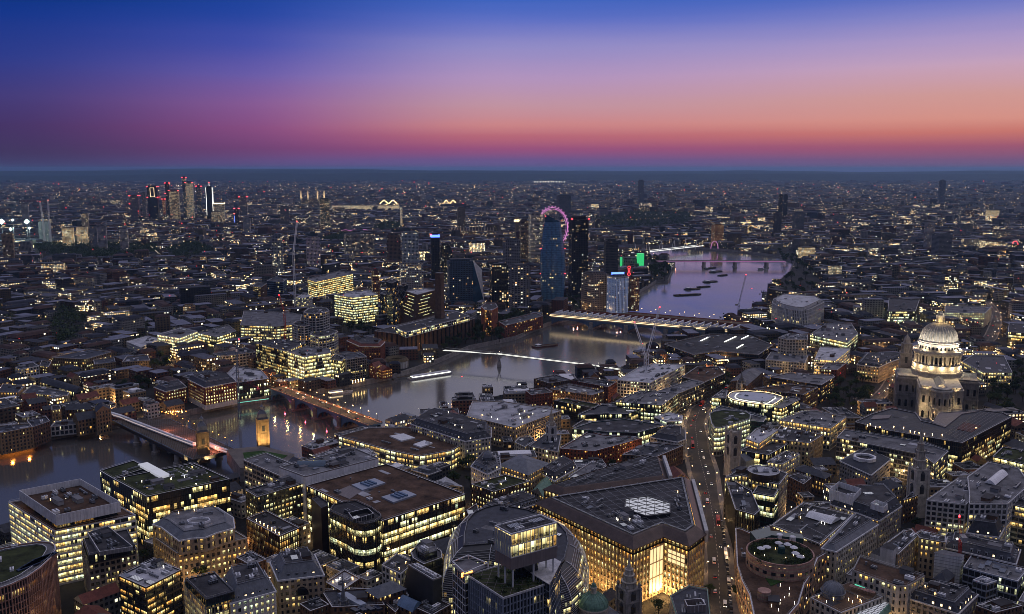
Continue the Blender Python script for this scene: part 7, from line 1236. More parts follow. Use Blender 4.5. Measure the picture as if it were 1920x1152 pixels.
for args in (('office_tower', 'black tower crowned with blue light strip', 806, 824, 441, 1930, DK, .08, .2, .8), ('office_tower', 'dark tower joined to the blue-crowned tower, patch of yellow storeys', 823, 845, 460, 1880, DK, .3, .2, .8), ('office_block', 'pale blue banded slab far behind the blue-crowned tower', 751, 784, 437, 2260, (.30, .36, .42), .25, .2, .5), ('office_block', 'dark brown slab beside pale blue banded slab', 723, 750, 440, 2320, BR_, .08, .2, .5), ('apartment_tower', 'tower striped pale blue and black standing alone among terraces', 505, 530, 443, 2080, (.20, .22, .27), .3, .25, .8), ('office_block', 'slab lit violet along its ribs near the dark park', 571, 599, 446, 2260, (.30, .26, .38), .25, .25, .6), ('brick_tower', 'slim red brick tower lit orange by the railway lines', 695, 711, 508, 1660, (.20, .07, .04), .35, .3, .8), ('office_block', 'white banded office block above the road junction', 747, 793, 495, 1740, WH, .4, .25, .5)): tower(*args, red=1 if 'black tower crowned' in args[1] else 0, crown=('lamp_blue', 5) if 'black tower crowned' in args[1] else None)
tower('office_tower', 'wide banded dark office with stepped lit roofline left of the bulging blue tower', 918, 955, 498, 1600, DK, .28, .2, .6, .6); tower('office_tower', 'office tower with pale horizontal bands at its corner, beside the wide banded office', 953, 995, 500, 1560, GR, .3, .45, .8, .9)
r, P, z = tower('hotel', 'riverside hotel washed with pale blue light below a white roof sign', 1140, 1180, 519, 1480, (.32, .35, .42), .35, .55, .9, .5, ref='the blue-washed riverside hotel'); bit(r, lambda m: m.prism(rect(cen(P)[0], P[0][1] - .6, 1, 1, 0), 1, 2), 'door', M['dark_metal'])
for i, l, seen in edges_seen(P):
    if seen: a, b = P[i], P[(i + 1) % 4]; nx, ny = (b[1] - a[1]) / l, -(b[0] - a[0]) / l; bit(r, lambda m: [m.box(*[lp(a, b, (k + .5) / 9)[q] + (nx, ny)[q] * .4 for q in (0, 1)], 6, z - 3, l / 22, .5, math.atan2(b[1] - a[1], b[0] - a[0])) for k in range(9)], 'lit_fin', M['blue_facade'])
bit(r, lambda m: m.box(*cen(P), z + 2, z + 6, 22, .6, .2), 'roof_sign', M['lamp_blue']); tower('apartment_block', 'stepped stone riverside flats with warm terrace lamps by the station bridge', 1092, 1142, 514, 1500, (.28, .22, .17), .25, .5, .9, .3)
r, P, z = tower('wharf_building', 'red brick riverside wharf lit pink along its top, with small letter tower', 1181, 1200, 522, 1560, (.20, .075, .05), .35, .6, 1.2, .25); c = cen(P); tz = atd('P', (1180, 501), c[1])[2]; mass(r, rect(c[0] - 10, c[1], 5, 5, .2), 0, tz + 3, 'brown_brick', 'letter_tower')
fc = bpy.data.curves.new('letters', 'FONT'); fc.body = 'O\nX\nO'; fc.size = 7.5; fc.align_x = 'CENTER'; fc.space_line = .78; fc.extrude = .15; fo = bpy.data.objects.new('tmp', fc); me_ = bpy.data.meshes.new_from_object(fo); bpy.data.objects.remove(fo); me_.materials.clear(); me_.materials.append(M['sign_red']); fo = bpy.data.objects.new('lettering', me_); col.objects.link(fo); fo.parent = r; fo.location = Vector((c[0] - 10, c[1] - 2.9, tz - 3)) - r.location; fo.rotation_euler = (R(90), 0, .12)
r, P, z = tower('theatre', 'concrete theatre block with glowing green fly tower', 1163, 1208, 486, 2230, (.22, .21, .2), .1, .2, .8, .6); bit(r, lambda m: m.prism(far_rect(1195, 1208, 476, 2225, .8, .1)[0], 5, far_rect(1195, 1208, 476, 2225, .8, .1)[1]), 'fly_tower', M['lamp_green']); bit(r, lambda m: m.prism(far_rect(1163, 1167, 482, 2225, .8, .1)[0], 5, 30), 'fly_tower', M['lamp_green'])  # green floodlighting put in as the fly towers' own glow
# observation wheel
wx, wy, wz = atd('P', (1035, 423), 2690); r = thing('observation_wheel', 'giant observation wheel with glowing pink rim', 'wheel', (wx, wy, 0)); HERO.append(('the pink wheel', (wx, wy), 135)); wa = .62; R_ = 60; wp = lambda t, rad, o=0: (wx + math.cos(wa) * rad * math.cos(t) - math.sin(wa) * o, wy + math.sin(wa) * rad * math.cos(t) + math.cos(wa) * o, 72 + rad * math.sin(t))
bit(r, lambda m: [m.path([wp(t, rad, o) for t in np.linspace(0, 2 * math.pi, 65)], 1.0 if rad == R_ else .5, 0, 5) for rad, o in ((R_, 0), (R_ - 4, 3), (R_ - 4, -3))], 'rim', M['lamp_pink']); bit(r, lambda m: [m.bar(wp(t, R_ - 4), wp(t, 2), .12, 0, 3) for t in np.linspace(0, 2 * math.pi, 33)], 'spoke', M['white_paint'])
for t in np.linspace(0, 2 * math.pi, 33)[:-1]: p = wp(t, R_ + 4); bit(r, lambda m: m.lathe(p[0], p[1], [(0, p[2] - 2), (2, p[2] - .8), (2, p[2] + .8), (0, p[2] + 2)], 8), 'capsule', M['lamp_pink'])
bit(r, lambda m: [m.bar((wx + s, wy - 30, 0), wp(0, 0, 4), 1.2) for s in (-20, 20)], 'support_leg', M['white_paint'])
# palace, clock tower, power station
tower('palace_tower', 'square gothic tower rising over amber lit palace front', 856, 872, 390, 3416, (.20, .15, .10), .1, .2, 1, .1, power=.8); r, P, z = tower('palace', 'long gothic palace front glowing amber along the river', 846, 925, 434, 3300, (.30, .2, .1), .3, .05, .25, .2, power=1.5, ref='the amber palace'); bit(r, lambda m: [m.lathe(*lp(P[0], P[1], k / 14), [(2.5, z), (2, z + 8), (0, z + 16)], 4) for k in range(15)], 'pinnacle', M['sandstone']); spot_light(r, (P[0][0] + 20, P[0][1] - 80, 2), (*cen(P), 10), 200000, 100, (1, .5, .1)); spot_light(r, (P[1][0] - 40, P[1][1] - 80, 2), (*cen(P), 10), 200000, 100, (1, .5, .1))
r, P, z = tower('clock_tower', 'tall clock tower with bright yellow clock faces', 965, 973, 408, 3090, (.26, .19, .11), .0, .3, 1, .1); c = cen(P); bit(r, lambda m: m.lathe(*c, [(6.5, z), (5, z + 6), (2, z + 12), (0, z + 20)], 4), 'spire', M['lead']); cz_ = atd('P', (969, 414), 3085)[2]; bit(r, lambda m: [disc(m, c[0] + s, c[1] - 9, cz_, 4.5) for s in (-4.6, 4.8)], 'clock_face', M['strip_warm'])
r, P, z = tower('power_station', 'far brick power station with four floodlit cream chimneys', 562, 612, 373, 5900, BR_, .3, .1, .5, .3)
for x in (564.5, 577.5, 595.5, 608): q = atd('P', (x, 373), 5890); t_ = atd('P', (x, 358), 5890); bit(r, lambda m: m.lathe(q[0], q[1], [(5.2, q[2] - 6), (4.2, t_[2])], 10), 'chimney', M['cream_lit'] if 'cream_lit' in M else M['pale_stone']); spot_light(r, (q[0] + 8, q[1] - 60, q[2] - 8), (q[0], q[1], (q[2] + t_[2]) / 2), 500000, 45, (1, .72, .35))
VX = [(240, 258, 368, 4150, GR, .12, 5, None, 'squat grey tower with row of red crane lamps, first of the far tower cluster'), (264, 272, 362, 4500, GR, .2, 0, None, 'slim pale tower between red-lamped towers of the far cluster'), (273, 293, 351, 4200, DK, .12, 8, None, 'dark unfinished tower with gold framed upper window in far cluster'), (308, 316, 344, 4500, DK, .2, 5, None, 'thin dark tower tipped with red lamps in far cluster'), (314, 333, 358, 4250, BR_, .5, 2, None, 'amber speckled tower in middle of the far cluster'), (340, 348, 334, 4350, BL, .3, 2, None, 'tallest glass tower shaft of the far cluster'), (346, 360, 343, 4300, BL, .65, 2, None, 'broad blue-lit tower with yellow upper storeys in far cluster'), (366, 376, 350, 4500, BL, .25, 4, None, 'slim blue glass tower right of the yellow-topped tower'), (384, 397, 352, 4250, DK, .06, 0, None, 'round-shouldered dark tower with white edge lines and spire lamp'), (397, 419, 381, 4000, GR, .5, 0, ('strip_warm', 4), 'low block with bright yellow roof band by the far cluster'), (393, 415, 398, 3800, (.25, .2, .14), .5, 0, None, 'amber lit low block under the far cluster'), (438, 447, 392, 3900, DK, .15, 5, None, 'dark tower with blue edge line beyond the far cluster'), (453, 468, 410, 3500, WH, .15, 0, None, 'white checkered tower before the far cluster'), (303, 309, 374, 4300, (.3, .07, .05), .4, 2, None, 'thin red lit tower in the far cluster'), (446, 462, 370, 4600, GR, .2, 4, None, 'grey tower with red cranes right of the far cluster')]
for x0, x1, yt, Y, wl, li, rd, cr, lb in VX:
    r, P, z = tower('apartment_tower', lb, x0, x1, yt, Y, wl, li, .2, .9, .2, rd, cr, power=.75)
    if 'white edge' in lb: bit(r, lambda m: [m.bar((*p, 30), (*p, z), 1.0) for p in P] + [m.bar((*cen(P), z), (*cen(P), z + 22), 1)], 'edge_light', M['strip_white']); bit(r, lambda m: m.lathe(*cen(P), [(0, z + 20), (2.5, z + 22), (0, z + 25)], 6), 'warning_lamp', M['lamp_red'])
    if 'gold framed' in lb: a, b = sorted(P, key=lambda p: p[1])[:2]; bit(r, lambda m: [m.bar((*lp(a, b, s), z - 45), (*lp(a, b, s), z - 4), .9) for s in (.3, .7)] + [m.bar((*lp(a, b, .3), q), (*lp(a, b, .7), q), .9) for q in (z - 45, z - 4)], 'window_frame', M['strip_warm'])
    if 'blue edge' in lb: bit(r, lambda m: m.bar((*P[0], 5), (*P[0], z * .6), 1), 'edge_light', M['lamp_blue'])
HERO.append(('the far tower cluster', cen(P), 150))
SLAB = [(38, 51, 383, 3500, WH, .1, 'pale slab tower beyond the floodlit building site'), (151, 164, 402, 3000, (.33, .3, .25), .3, 'cream slab tower above amber lit offices'), (165, 180, 427, 2800, (.2, .22, .26), .15, 'grey-blue slab half hidden by white twin slab'), (180, 197, 424, 2750, WH, .15, 'white slab tower, larger of a pair over dark trees'), (221, 238, 430, 2700, WH, .2, 'lone white slab tower among dark trees'), (0, 21, 438, 2450, BW, .2, 'tan slab of flats at the edge of view'), (69, 90, 416, 3050, WH, .1, 'white wrapped block under twin cranes'), (113, 135, 428, 2900, BW, .9, 'low office with dense yellow storeys'), (140, 161, 426, 2900, BW, .9, 'amber office beside the dense yellow office'), (72, 115, 496, 2150, GR, .85, 'long grid of bright windows amid dim terraces'), (355, 385, 482, 2350, BR_, .5, 'brown flats with amber corner strip'), (379, 392, 507, 2150, WH, .05, 'block with blank pink-white end wall'), (395, 421, 512, 2080, WH, .2, 'white banded low flats'), (266, 309, 504, 2120, WH, .2, 'pale gridded long flats below the chimney-like tower'), (340, 364, 573, 1500, (.45, .27, .15), .3, 'peach coloured apartment tower lit from the street'), (597, 617, 374, 3820, DK, .4, 'lone dark office tower with lit middle storeys far upriver'), (523, 541, 388, 3900, GR, .12, 'round grey concrete slab by far river reach'), (750, 754, 389, 3900, WH, .8, 'thin white bell tower far away'), (1044, 1071, 368, 4300, GR, .03, 'broad pale slab beyond the pink wheel'), (1197, 1208, 339, 6500, GR, .03, 'far grey slab tower on the skyline'), (1251, 1267, 364, 5200, GR, .15, 'far tower with vertical yellow strip'), (1452, 1467, 400, 3300, (.09, .08, .08), .05, 'dark brown slab north of the river bend'), (1461, 1469, 366, 4300, DK, .1, 'thin dark twin tower, first of two, far north of river'), (1470, 1478, 366, 4300, DK, .1, 'thin dark twin tower with pale edge, second of two'), (1488, 1510, 399, 3500, GR, .05, 'grey box block far north of the bend'), (1737, 1755, 419, 2700, WH, .2, 'white tower block alone in the north-western sprawl'), (1754, 1789, 440, 2500, GR, .05, 'windowless pale box beside the white tower block'), (1798, 1803, 395, 3800, GR, .2, 'slim far radio tower'), (1763, 1775, 340, 6500, GR, .05, 'far slab tower near right of the skyline'), (1853, 1876, 395, 4500, (.45, .36, .15), .9, 'far block glowing yellow'), (1500, 1530, 465, 2500, (.4, .3, .15), .9, 'stone front lit gold beside the treed bend'), (1336, 1358, 422, 2900, (.5, .2, .06), .3, 'far facade lit orange'), (1556, 1580, 500, 2000, (.40, .36, .24), .8, 'white columned block glowing yellow with green roof'), (842, 848, 470, 2150, DK, .3, 'thin dark block beside twin dark towers'), (640, 700, 440, 2500, GR, .25, 'long pale slab by the dark park')]
for x0, x1, yt, Y, wl, li, lb in SLAB: tower('tower_block', lb, x0, x1, yt, Y, wl, li, .3, .6, .25, power=1.0 if li > .4 else 1.2)
# the large far district lit white along the water and amber suspension bridges
for x0, x1, lb in ((622, 655, 'row of white lit riverside flats, left end'), (657, 700, 'row of white lit riverside flats, middle run'), (702, 748, 'row of white lit riverside flats, right end')): tower('apartment_block', lb, x0, x1, 386, 5300, (.4, .38, .3), .8, .02, .15, .2, power=1.3)
for x0, x1, y, lb in ((830, 856, 371, 'far suspension bridge strung with amber lamps'), (712, 745, 382, 'second far suspension bridge with dim amber lamps')):
    a, b = atd('P', (x0, y), 6000), atd('P', (x1, y), 6000); br = MB(); L_ = [(a[0] + (b[0] - a[0]) * t, a[1], 14 + (26 * (abs(t - .5) * 2 - .0) ** 0 * (1 - abs(((t * 2) % 1) - .5) * 2))) for t in np.linspace(0, 1, 25)]; br.path(L_, 1.6); br.bar((a[0], a[1], 12), (b[0], b[1], 12), 1.4); tag(br.build('suspension_bridge', M['lamp_warm']), lb, 'bridge')
# ------------------------------------------------------------------ the rest of the town, packed into the ground that is left
import re
CX0, CY0, CS = -2800.0, 300.0, 4.0; OC = np.zeros((1440, 1400), dtype=bool)
def mark(P, grow=0.0):
    if grow: P = inset(ccw(list(P)), -grow)
    xs, ys = [p[0] for p in P], [p[1] for p in P]; i0, i1 = max(0, int((min(xs) - CX0) / CS)), min(1399, int((max(xs) - CX0) / CS) + 1); j0, j1 = max(0, int((min(ys) - CY0) / CS)), min(1439, int((max(ys) - CY0) / CS) + 1)
    if i1 <= i0 or j1 <= j0: return None
    gx, gy = np.meshgrid(CX0 + (np.arange(i0, i1) + .5) * CS, CY0 + (np.arange(j0, j1) + .5) * CS); ins = np.zeros(gx.shape, bool)
    for i in range(len(P)):
        (xa, ya), (xb, yb) = P[i - 1], P[i]
        if ya == yb: continue
        ins ^= ((ya > gy) != (yb > gy)) & (gx < (xb - xa) * (gy - ya) / (yb - ya) + xa)
    OC[j0:j1, i0:i1] |= ins; return ins, gx, gy
for P in FOOT: mark(P, 2.5)
mark(RIVER, 9)
for nm, P in ROADS.items(): mark([a for a, b in P] + [b for a, b in P][::-1], 4)
PARK = [[(1848, 712), (1925, 690), (1930, 790), (1850, 772)], [(1545, 738), (1592, 712), (1640, 700), (1630, 770), (1560, 778)], [(812, 660), (838, 628), (905, 612), (918, 640), (850, 662)], [(880, 640), (905, 604), (975, 598), (985, 622), (930, 646)], [(1212, 487), (1246, 494), (1256, 512), (1248, 528), (1222, 524)], [(1452, 470), (1475, 468), (1500, 490), (1545, 540), (1500, 560), (1455, 552), (1485, 510)], [(1110, 412), (1180, 398), (1290, 400), (1300, 422), (1200, 432), (1120, 428)], [(698, 432), (720, 418), (752, 420), (750, 438)], [(598, 452), (640, 438), (682, 444), (676, 458)], [(60, 462), (160, 456), (290, 462), (300, 478), (180, 486), (80, 480)], [(282, 698), (288, 672), (316, 674), (318, 700)], [(216, 738), (222, 722), (280, 722), (284, 738)], [(860, 905), (862, 880), (895, 878), (898, 900)], [(95, 610), (120, 580), (160, 590), (150, 640), (110, 650)], [(310, 470), (360, 455), (400, 470), (340, 490)], [(1345, 735), (1360, 716), (1385, 712), (1375, 735)], [(640, 632), (655, 612), (700, 612), (695, 632)], [(1045, 575), (1060, 560), (1110, 562), (1100, 576)]]
PK = [[at('P', p, 0) for p in q] for q in PARK]; PKG = [mark(P, 1) for P in PK]
seeds = [(rng.uniform(-2600, 2600), rng.uniform(300, 6200), rng.uniform(0, 1.57)) for _ in range(170)]
SX = np.array([s[:2] for s in seeds])
def free(P):
    (ax, ay), (bx, by), _, (dx, dy) = P; u, v = np.meshgrid(np.linspace(0, 1, 6), np.linspace(0, 1, 5)); x = ax + (bx - ax) * u + (dx - ax) * v; y = ay + (by - ay) * u + (dy - ay) * v
    i = ((x - CX0) / CS).astype(int); j = ((y - CY0) / CS).astype(int)
    if i.min() < 0 or j.min() < 0 or i.max() > 1399 or j.max() > 1439: return False
    return not OC[j, i].any()
TONES = [((.11, .075, .055), 'brown brick'), ((.17, .07, .05), 'red brick'), ((.22, .16, .10), 'yellow brick'), ((.30, .28, .26), 'pale stone'), ((.42, .41, .40), 'white rendered'), ((.15, .15, .155), 'grey concrete'), ((.05, .05, .055), 'dark clad')]
ROOFS = [((.045, .047, .058), 'slate roof'), ((.06, .06, .066), 'flat dark roof'), ((.15, .15, .165), 'flat grey roof'), ((.27, .27, .30), 'flat pale roof'), ((.10, .055, .04), 'tiled roof')]
lots = []
for y0, y1, tries, W_, D_, H_ in ((380, 700, 5000, (13, 26), (10, 17), (8, 14)), (700, 1200, 13000, (14, 34), (10, 18), (8, 15)), (1200, 2400, 34000, (16, 46), (11, 20), (7, 15)), (2400, 4200, 34000, (20, 60), (14, 26), (7, 16)), (4200, 6050, 16000, (30, 80), (18, 34), (8, 18))):
    for t in range(tries):
        y = math.sqrt(rng.uniform(y0 * y0, y1 * y1)); x = rng.uniform(-1, 1) * (.60 * y + 50); k = 1.25 - .75 * t / tries; w, d = rng.uniform(*W_) * k, rng.uniform(*D_) * max(.8, k)
        s = int(((SX - (x, y)) ** 2).sum(1).argmin()); a = seeds[s][2] + (math.pi / 2 if rng.random() < .4 else 0); P = rect(x, y, w, d, a)
        if not free(P): continue
        mark(P, 2.2 if y < 1500 else 3); h = rng.uniform(*H_)
        if y > 1300 and rng.random() < .06: h *= rng.uniform(1.6, 2.6)
        if x > 0 and y > 1200: h *= 1.25
        lots.append((P, h, s))
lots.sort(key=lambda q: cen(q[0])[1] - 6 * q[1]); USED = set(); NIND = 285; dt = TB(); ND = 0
def relation(c, skip=0):
    o = sorted(HERO, key=lambda q: (q[1][0] - c[0]) ** 2 + (q[1][1] - c[1]) ** 2); n1, p, _ = o[skip]; dx, dy = c[0] - p[0], c[1] - p[1]
    return (('beyond' if dy > 0 else 'before') if abs(dy) > abs(dx) else 'right of' if dx > 0 else 'left of'), n1, o
for P, h, s in lots:
    c = cen(P); tone, tn = TONES[(s + rng.randrange(3)) % 7] if rng.random() < .7 else rng.choice(TONES); rf, rn = rng.choice(ROOFS); pitched = rn in ('slate roof', 'tiled roof'); g = rng.random(); lit = rng.choice((.02, .05, .08, .14, .24)) if g < .88 else rng.uniform(.3, .75)
    if c[1] < 900: lit = max(lit, .1)
    if ND < NIND:
        ND += 1; rel, n1, o = relation(c); lw = 'unlit' if lit < .06 else 'brightly lit' if lit > .3 else 'dimly lit'; sz = 'tall' if h > 18 else 'long' if max(math.hypot(P[1][0] - P[0][0], P[1][1] - P[0][1]), 1) > 32 else 'low' if h < 10.5 else 'small'
        opts = [f'{sz} {lw} {tn} block with {rn}, {rel} {n1}', f'{sz} {lw} {tn} block with {rn} between {n1} and {o[1][0]}', f'{lw} {tn} block, {rn}, off {n1} towards {o[2][0]}', f'{sz} {tn} block under {rn}, {rel} {n1} towards {o[3][0]}'] + [f'{q} nearest {tn} {rn} block {rel} {n1}' for q in ('second', 'third', 'fourth', 'fifth', 'sixth', 'seventh')]
        lb = next((q for q in opts if q not in USED and len(re.findall(r'[A-Za-z0-9]+', q)) <= 16 and len(q.split()) <= 15), None) or next(q for q in (f'{tn} {rn} block {rel} {n1}, {k} along' for k in ('first', 'next', 'last', 'eighth', 'ninth', 'tenth', 'eleventh', 'twelfth')) if q not in USED); USED.add(lb)
        r = thing('town_building', lb, 'building', (*c, 0), 'ordinary buildings filling the streets'); t = TB(); t.bld(P, 0, h, tone, rf, lit, rng.uniform(.1, .5), not pitched); t.finish('wall', r, power=1.7)
        if pitched: gable(r, P, h, rng.uniform(2.5, 4.5), 'slate' if rn == 'slate roof' else 'red_roof', {'brown brick': 'brown_brick', 'red brick': 'red_brick', 'yellow brick': 'yellow_brick'}.get(tn, 'concrete'))
        else:
            I = inset(P, .4); b = MB(); b.prism(P, h - .01, h + .8, 1, 1, False); b.ringstep(P, I, h + .8); [b.wall(I[(i + 1) % 4], I[i], h, h + .8, 0, 1) for i in range(4)]; b.build('parapet', [M['coping'], M['grey_stone']], r); clutter(r, P, h, min(9, int(abs(area(P)) / 45)), 1 if rng.random() < .25 else 0)
            if rng.random() < .5 and abs(area(P)) > 250: bit(r, lambda b: b.prism(inset(P, 4), h, h + 2.6), 'plant_room', M[rng.choice(('grey_metal', 'dark_metal', 'white_panel', 'lead'))])
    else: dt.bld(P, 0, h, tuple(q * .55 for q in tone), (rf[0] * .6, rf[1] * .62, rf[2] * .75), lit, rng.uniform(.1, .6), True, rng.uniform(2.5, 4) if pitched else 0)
# the far plain: ever larger and sparser blocks out to the hills
for _ in range(5200):
    y = 5900 * math.exp(rng.random() * 1.3); x = rng.uniform(-1, 1) * .6 * y; w = rng.uniform(16, 55) * (.6 + y / 9000); P = rect(x, y, w, w * .5, rng.uniform(0, 3)); g = rng.random(); dt.bld(P, 0, rng.uniform(7, 15) * (2.6 if g < .05 else 1), rng.choice(TONES)[0], (.05, .05, .06), rng.choice((.02, .05, .08, .16)), rng.uniform(.3, 1))
for q in range(8):
    pass
o_ = dt.finish('distant_town', power=2.5); o_['kind'] = 'stuff'
# lights of far streets
for nm, n, mt, k0 in (('far_amber_lights', 3900, 'lamp_warm', .85), ('far_white_lights', 1300, 'lamp_white', .75), ('far_red_lights', 230, 'lamp_red', 1.5)):
    b = MB()
    for _ in range(n):
        y = 760 * math.exp(rng.random() ** .8 * 2.9); x = rng.uniform(-1, 1) * .6 * y
        i, j = int((x - CX0) / CS), int((y - CY0) / CS)
        if inside(RIVER, x, y) or any(inside(P, x, y) for P in PK) or (mt != 'lamp_red' and 0 <= i < 1400 and 0 <= j < 1440 and OC[j, i] and rng.random() < .8): continue
        z = rng.uniform(5, 16) if mt != 'lamp_red' else rng.uniform(20, 90); s = y / 4300 * k0 * rng.choice((.5, .6, .8, 1.3)); b.lathe(x, y, [(0, z - s), (s, z), (0, z + s)], 4)
    if mt != 'lamp_red':
        for _ in range(46):
            y, a = 1150 * math.exp(rng.random() * 1.7), rng.uniform(0, 3.14); x = rng.uniform(-1, 1) * .55 * y
            for k in range(int(rng.uniform(8, 26))):
                X, Y = x + math.cos(a) * k * 32, y + math.sin(a) * k * 32; s = Y / 4300 * .75
                if Y > 900 and not inside(RIVER, X, Y): b.lathe(X, Y, [(0, 9 - s), (s, 9), (0, 9 + s)], 4)
    b.build(nm, M[mt])['kind'] = 'stuff'
b = MB(); [b.lathe(*atd('P', (1003 + k * 5 + rng.random(), 322.5 + rng.random()), 14500)[:2], [(0, 20), (rng.uniform(2, 5), 34), (0, 44)], 4) for k in range(12)]; b.build('far_floodlights', M['lamp_white'])['kind'] = 'stuff'

# ------------------------------------------------------------------ trees
def tree_kind(seed, hgt, wid):
    q = random.Random(seed); t = MB(); t.lathe(0, 0, [(.45, 0), (.32, hgt * .2), (.24, hgt * .45), (.1, hgt * .75)], 7); cl = []
    for k in range(9):
        a = k * 2.4 + q.random(); z0 = hgt * q.uniform(.25, .5); e = (wid * q.uniform(.4, .8) * math.cos(a), wid * q.uniform(.4, .8) * math.sin(a), hgt * q.uniform(.5, .85)); t.bar((0, 0, z0), e, .11); cl.append((e, q.uniform(.28, .42) * wid))
    cl += [((q.gauss(0, wid * .2), q.gauss(0, wid * .2), hgt * q.uniform(.6, .92)), wid * q.uniform(.3, .45)) for _ in range(8)]; c = MB()
    for (x, y, z), r_ in cl:
        for _ in range(75):
            d = Vector((q.gauss(0, 1), q.gauss(0, 1), q.gauss(0, 1))).normalized() * r_ * q.random() ** .45; p = Vector((x, y, z)) + Vector((d.x, d.y, d.z * .75)); u = Vector((q.gauss(0, 1), q.gauss(0, 1), q.gauss(0, .6))).normalized() * q.uniform(.22, .5); v = u.cross(Vector((q.gauss(0, 1), q.gauss(0, 1), q.gauss(0, 1)))).normalized() * q.uniform(.15, .35); c.face([tuple(p - u), tuple(p + v), tuple(p + u), tuple(p - v)])
    return c.mesh('crown', M['foliage']), t.mesh('trunk', M['bark'])
TK = [tree_kind(s, h, w) for s, h, w in ((1, 11, 4.6), (2, 14, 5.2), (3, 9, 4.2))]; TN = 0
def tree(x, y, label, sc=1.0, z=0):
    k = rng.randrange(3); o = thing('tree', label, 'tree', (x, y, z), label + 's' if False else 'trees: ' + label); place(TK[k][0], 'crown', o, (x, y, z)); place(TK[k][1], 'trunk', o, (x, y, z)); o.rotation_euler = (0, 0, rng.uniform(0, 6.28)); o.scale = (sc * rng.uniform(.85, 1.2),) * 2 + (sc * rng.uniform(.85, 1.15),)
TL_ = ['dark leafy tree in the churchyard right of the cathedral', 'dark leafy tree in the gardens left of the cathedral', 'dark leafy tree on the riverside before the brick gallery', 'dark leafy tree on the river walk before brick flats', 'tree on the wooded river bend', 'tree along the curving far embankment'] + [None] * 4 + ['dark leafy tree by the far-bank market', 'dark leafy tree near the far-bank rail lines', 'dark leafy tree by the white corner turret', None, None, 'street tree beside the bend of the wide street', 'dark leafy tree behind the wavy flats', 'dark leafy tree below bulging blue tower']
wd = MB()
for i, P in enumerate(PK):
    ar = abs(area(P)); lb = TL_[i]; n = int(ar / (150 if lb and cen(P)[1] < 1300 else 260)); xs, ys = [p[0] for p in P], [p[1] for p in P]; got = 0; cap = 42 if lb else 800
    while got < min(n, cap):
        x, y = rng.uniform(min(xs), max(xs)), rng.uniform(min(ys), max(ys))
        if not inside(P, x, y): continue
        got += 1
        if lb: tree(x, y, lb, 1.0 if ar / max(n, 1) < 200 or n <= cap else 1.35)
        else:
            for _ in range(46): q = Vector((x + rng.gauss(0, 4), y + rng.gauss(0, 4), 7 + rng.gauss(0, 2.6))); u = Vector((rng.gauss(0, 1), rng.gauss(0, 1), rng.gauss(0, 1))).normalized() * 1.5; v = u.cross(Vector((rng.gauss(0, 1), rng.gauss(0, 1), 1))).normalized() * 1.1; wd.face([tuple(q - u), tuple(q + v), tuple(q + u), tuple(q - v)])
for _ in range(1500):
    y = 1250 * math.exp(rng.random() * 1.6); x = rng.uniform(-1, 1) * .6 * y; i, j = int((x - CX0) / CS), int((y - CY0) / CS)
    if 0 <= i < 1400 and 0 <= j < 1440 and OC[j, i]: continue
    k_ = 1 + y / 4000; 
    for _ in range(30): q = Vector((x + rng.gauss(0, 4 * k_), y + rng.gauss(0, 4), 6 + rng.gauss(0, 2.6))); u = Vector((rng.gauss(0, 1), rng.gauss(0, 1), rng.gauss(0, 1))).normalized() * 1.5 * k_; v = u.cross(Vector((rng.gauss(0, 1), rng.gauss(0, 1), 1))).normalized() * 1.1; wd.face([tuple(q - u), tuple(q + v), tuple(q + u), tuple(q - v)])
wd.build('distant_woodland', M['foliage'])['kind'] = 'stuff'
for t, p, lb, s in (('A', (1480, 870), 'large dark tree in the lane before cream stepped block', 1.35), ('A', (1060, 720), 'small tree between brown office and cream stepped block', .8), ('B', (1620, 150), 'dark tree beside the white fabric sail', 1.2), ('B', (1745, 165), 'second dark tree by the white corner turret block', 1.0), ('N', (715, 830), 'single street tree before white gridded office', 1.0), ('C', (1210, 110), 'dark tree behind the pointed bronze wing', 1.0), ('C', (1530, 1110), 'tree at the foot of the amber headquarters corner', .9), ('C', (1700, 980), 'small tree behind the green-edged corner block', .7), ('O', (600, 60), 'leafy tree on the roof edge of striped drum building', .7), ('O', (500, 690), 'street tree beside the striped drum building', .9), ('O', (190, 620), 'small street tree next to green-edged corner block', .7), ('N', (480, 230), 'large dark tree behind the octagon-topped block', 1.5), ('N', (1330, 120), 'dark tree between shopping block and barrel-rooflight office', 1.2), ('Q', (1860, 760), 'big dark tree at the edge below the white strip roof lights', 1.5)):
    x, y = at(t, p, 6); tree(x, y, lb, s, 20 if 'roof edge' in lb else 0)

# ------------------------------------------------------------------ street lamps, traffic
RQ = ROADS['queen']
def along(P, s):
    """a place s (0-1) along a road: left kerb, right kerb"""
    L_ = [(Vector(a), Vector(b)) for a, b in P]; d = [((a2 + b2) - (a1 + b1)).length / 2 for (a1, b1), (a2, b2) in zip(L_, L_[1:])]; t = s * sum(d)
    for (p, q), l in zip(zip(L_, L_[1:]), d):
        if t <= l: f = t / l; u = (q[0] + q[1] - p[0] - p[1]).normalized(); return p[0].lerp(q[0], f), p[1].lerp(q[1], f), u
        t -= l
    return L_[-1][0], L_[-1][1], u
for k in range(26):
    a, b, u = along(RQ, (k + .5) / 26); q, lb = ((a, 'lamp on the left kerb of the wide street'), (b, 'lamp on the right kerb of the wide street'))[k % 2]; n = (b - a).normalized() * (-1 if k % 2 == 0 else 1); q = q + n * 1.2; street_lamp(q.x, q.y, .13, math.atan2(-n.y, -n.x), lb, 'lamps along the wide street: ' + lb[12:17], 'lamp_warm', 1.1, 1700, (1, .62, .28))
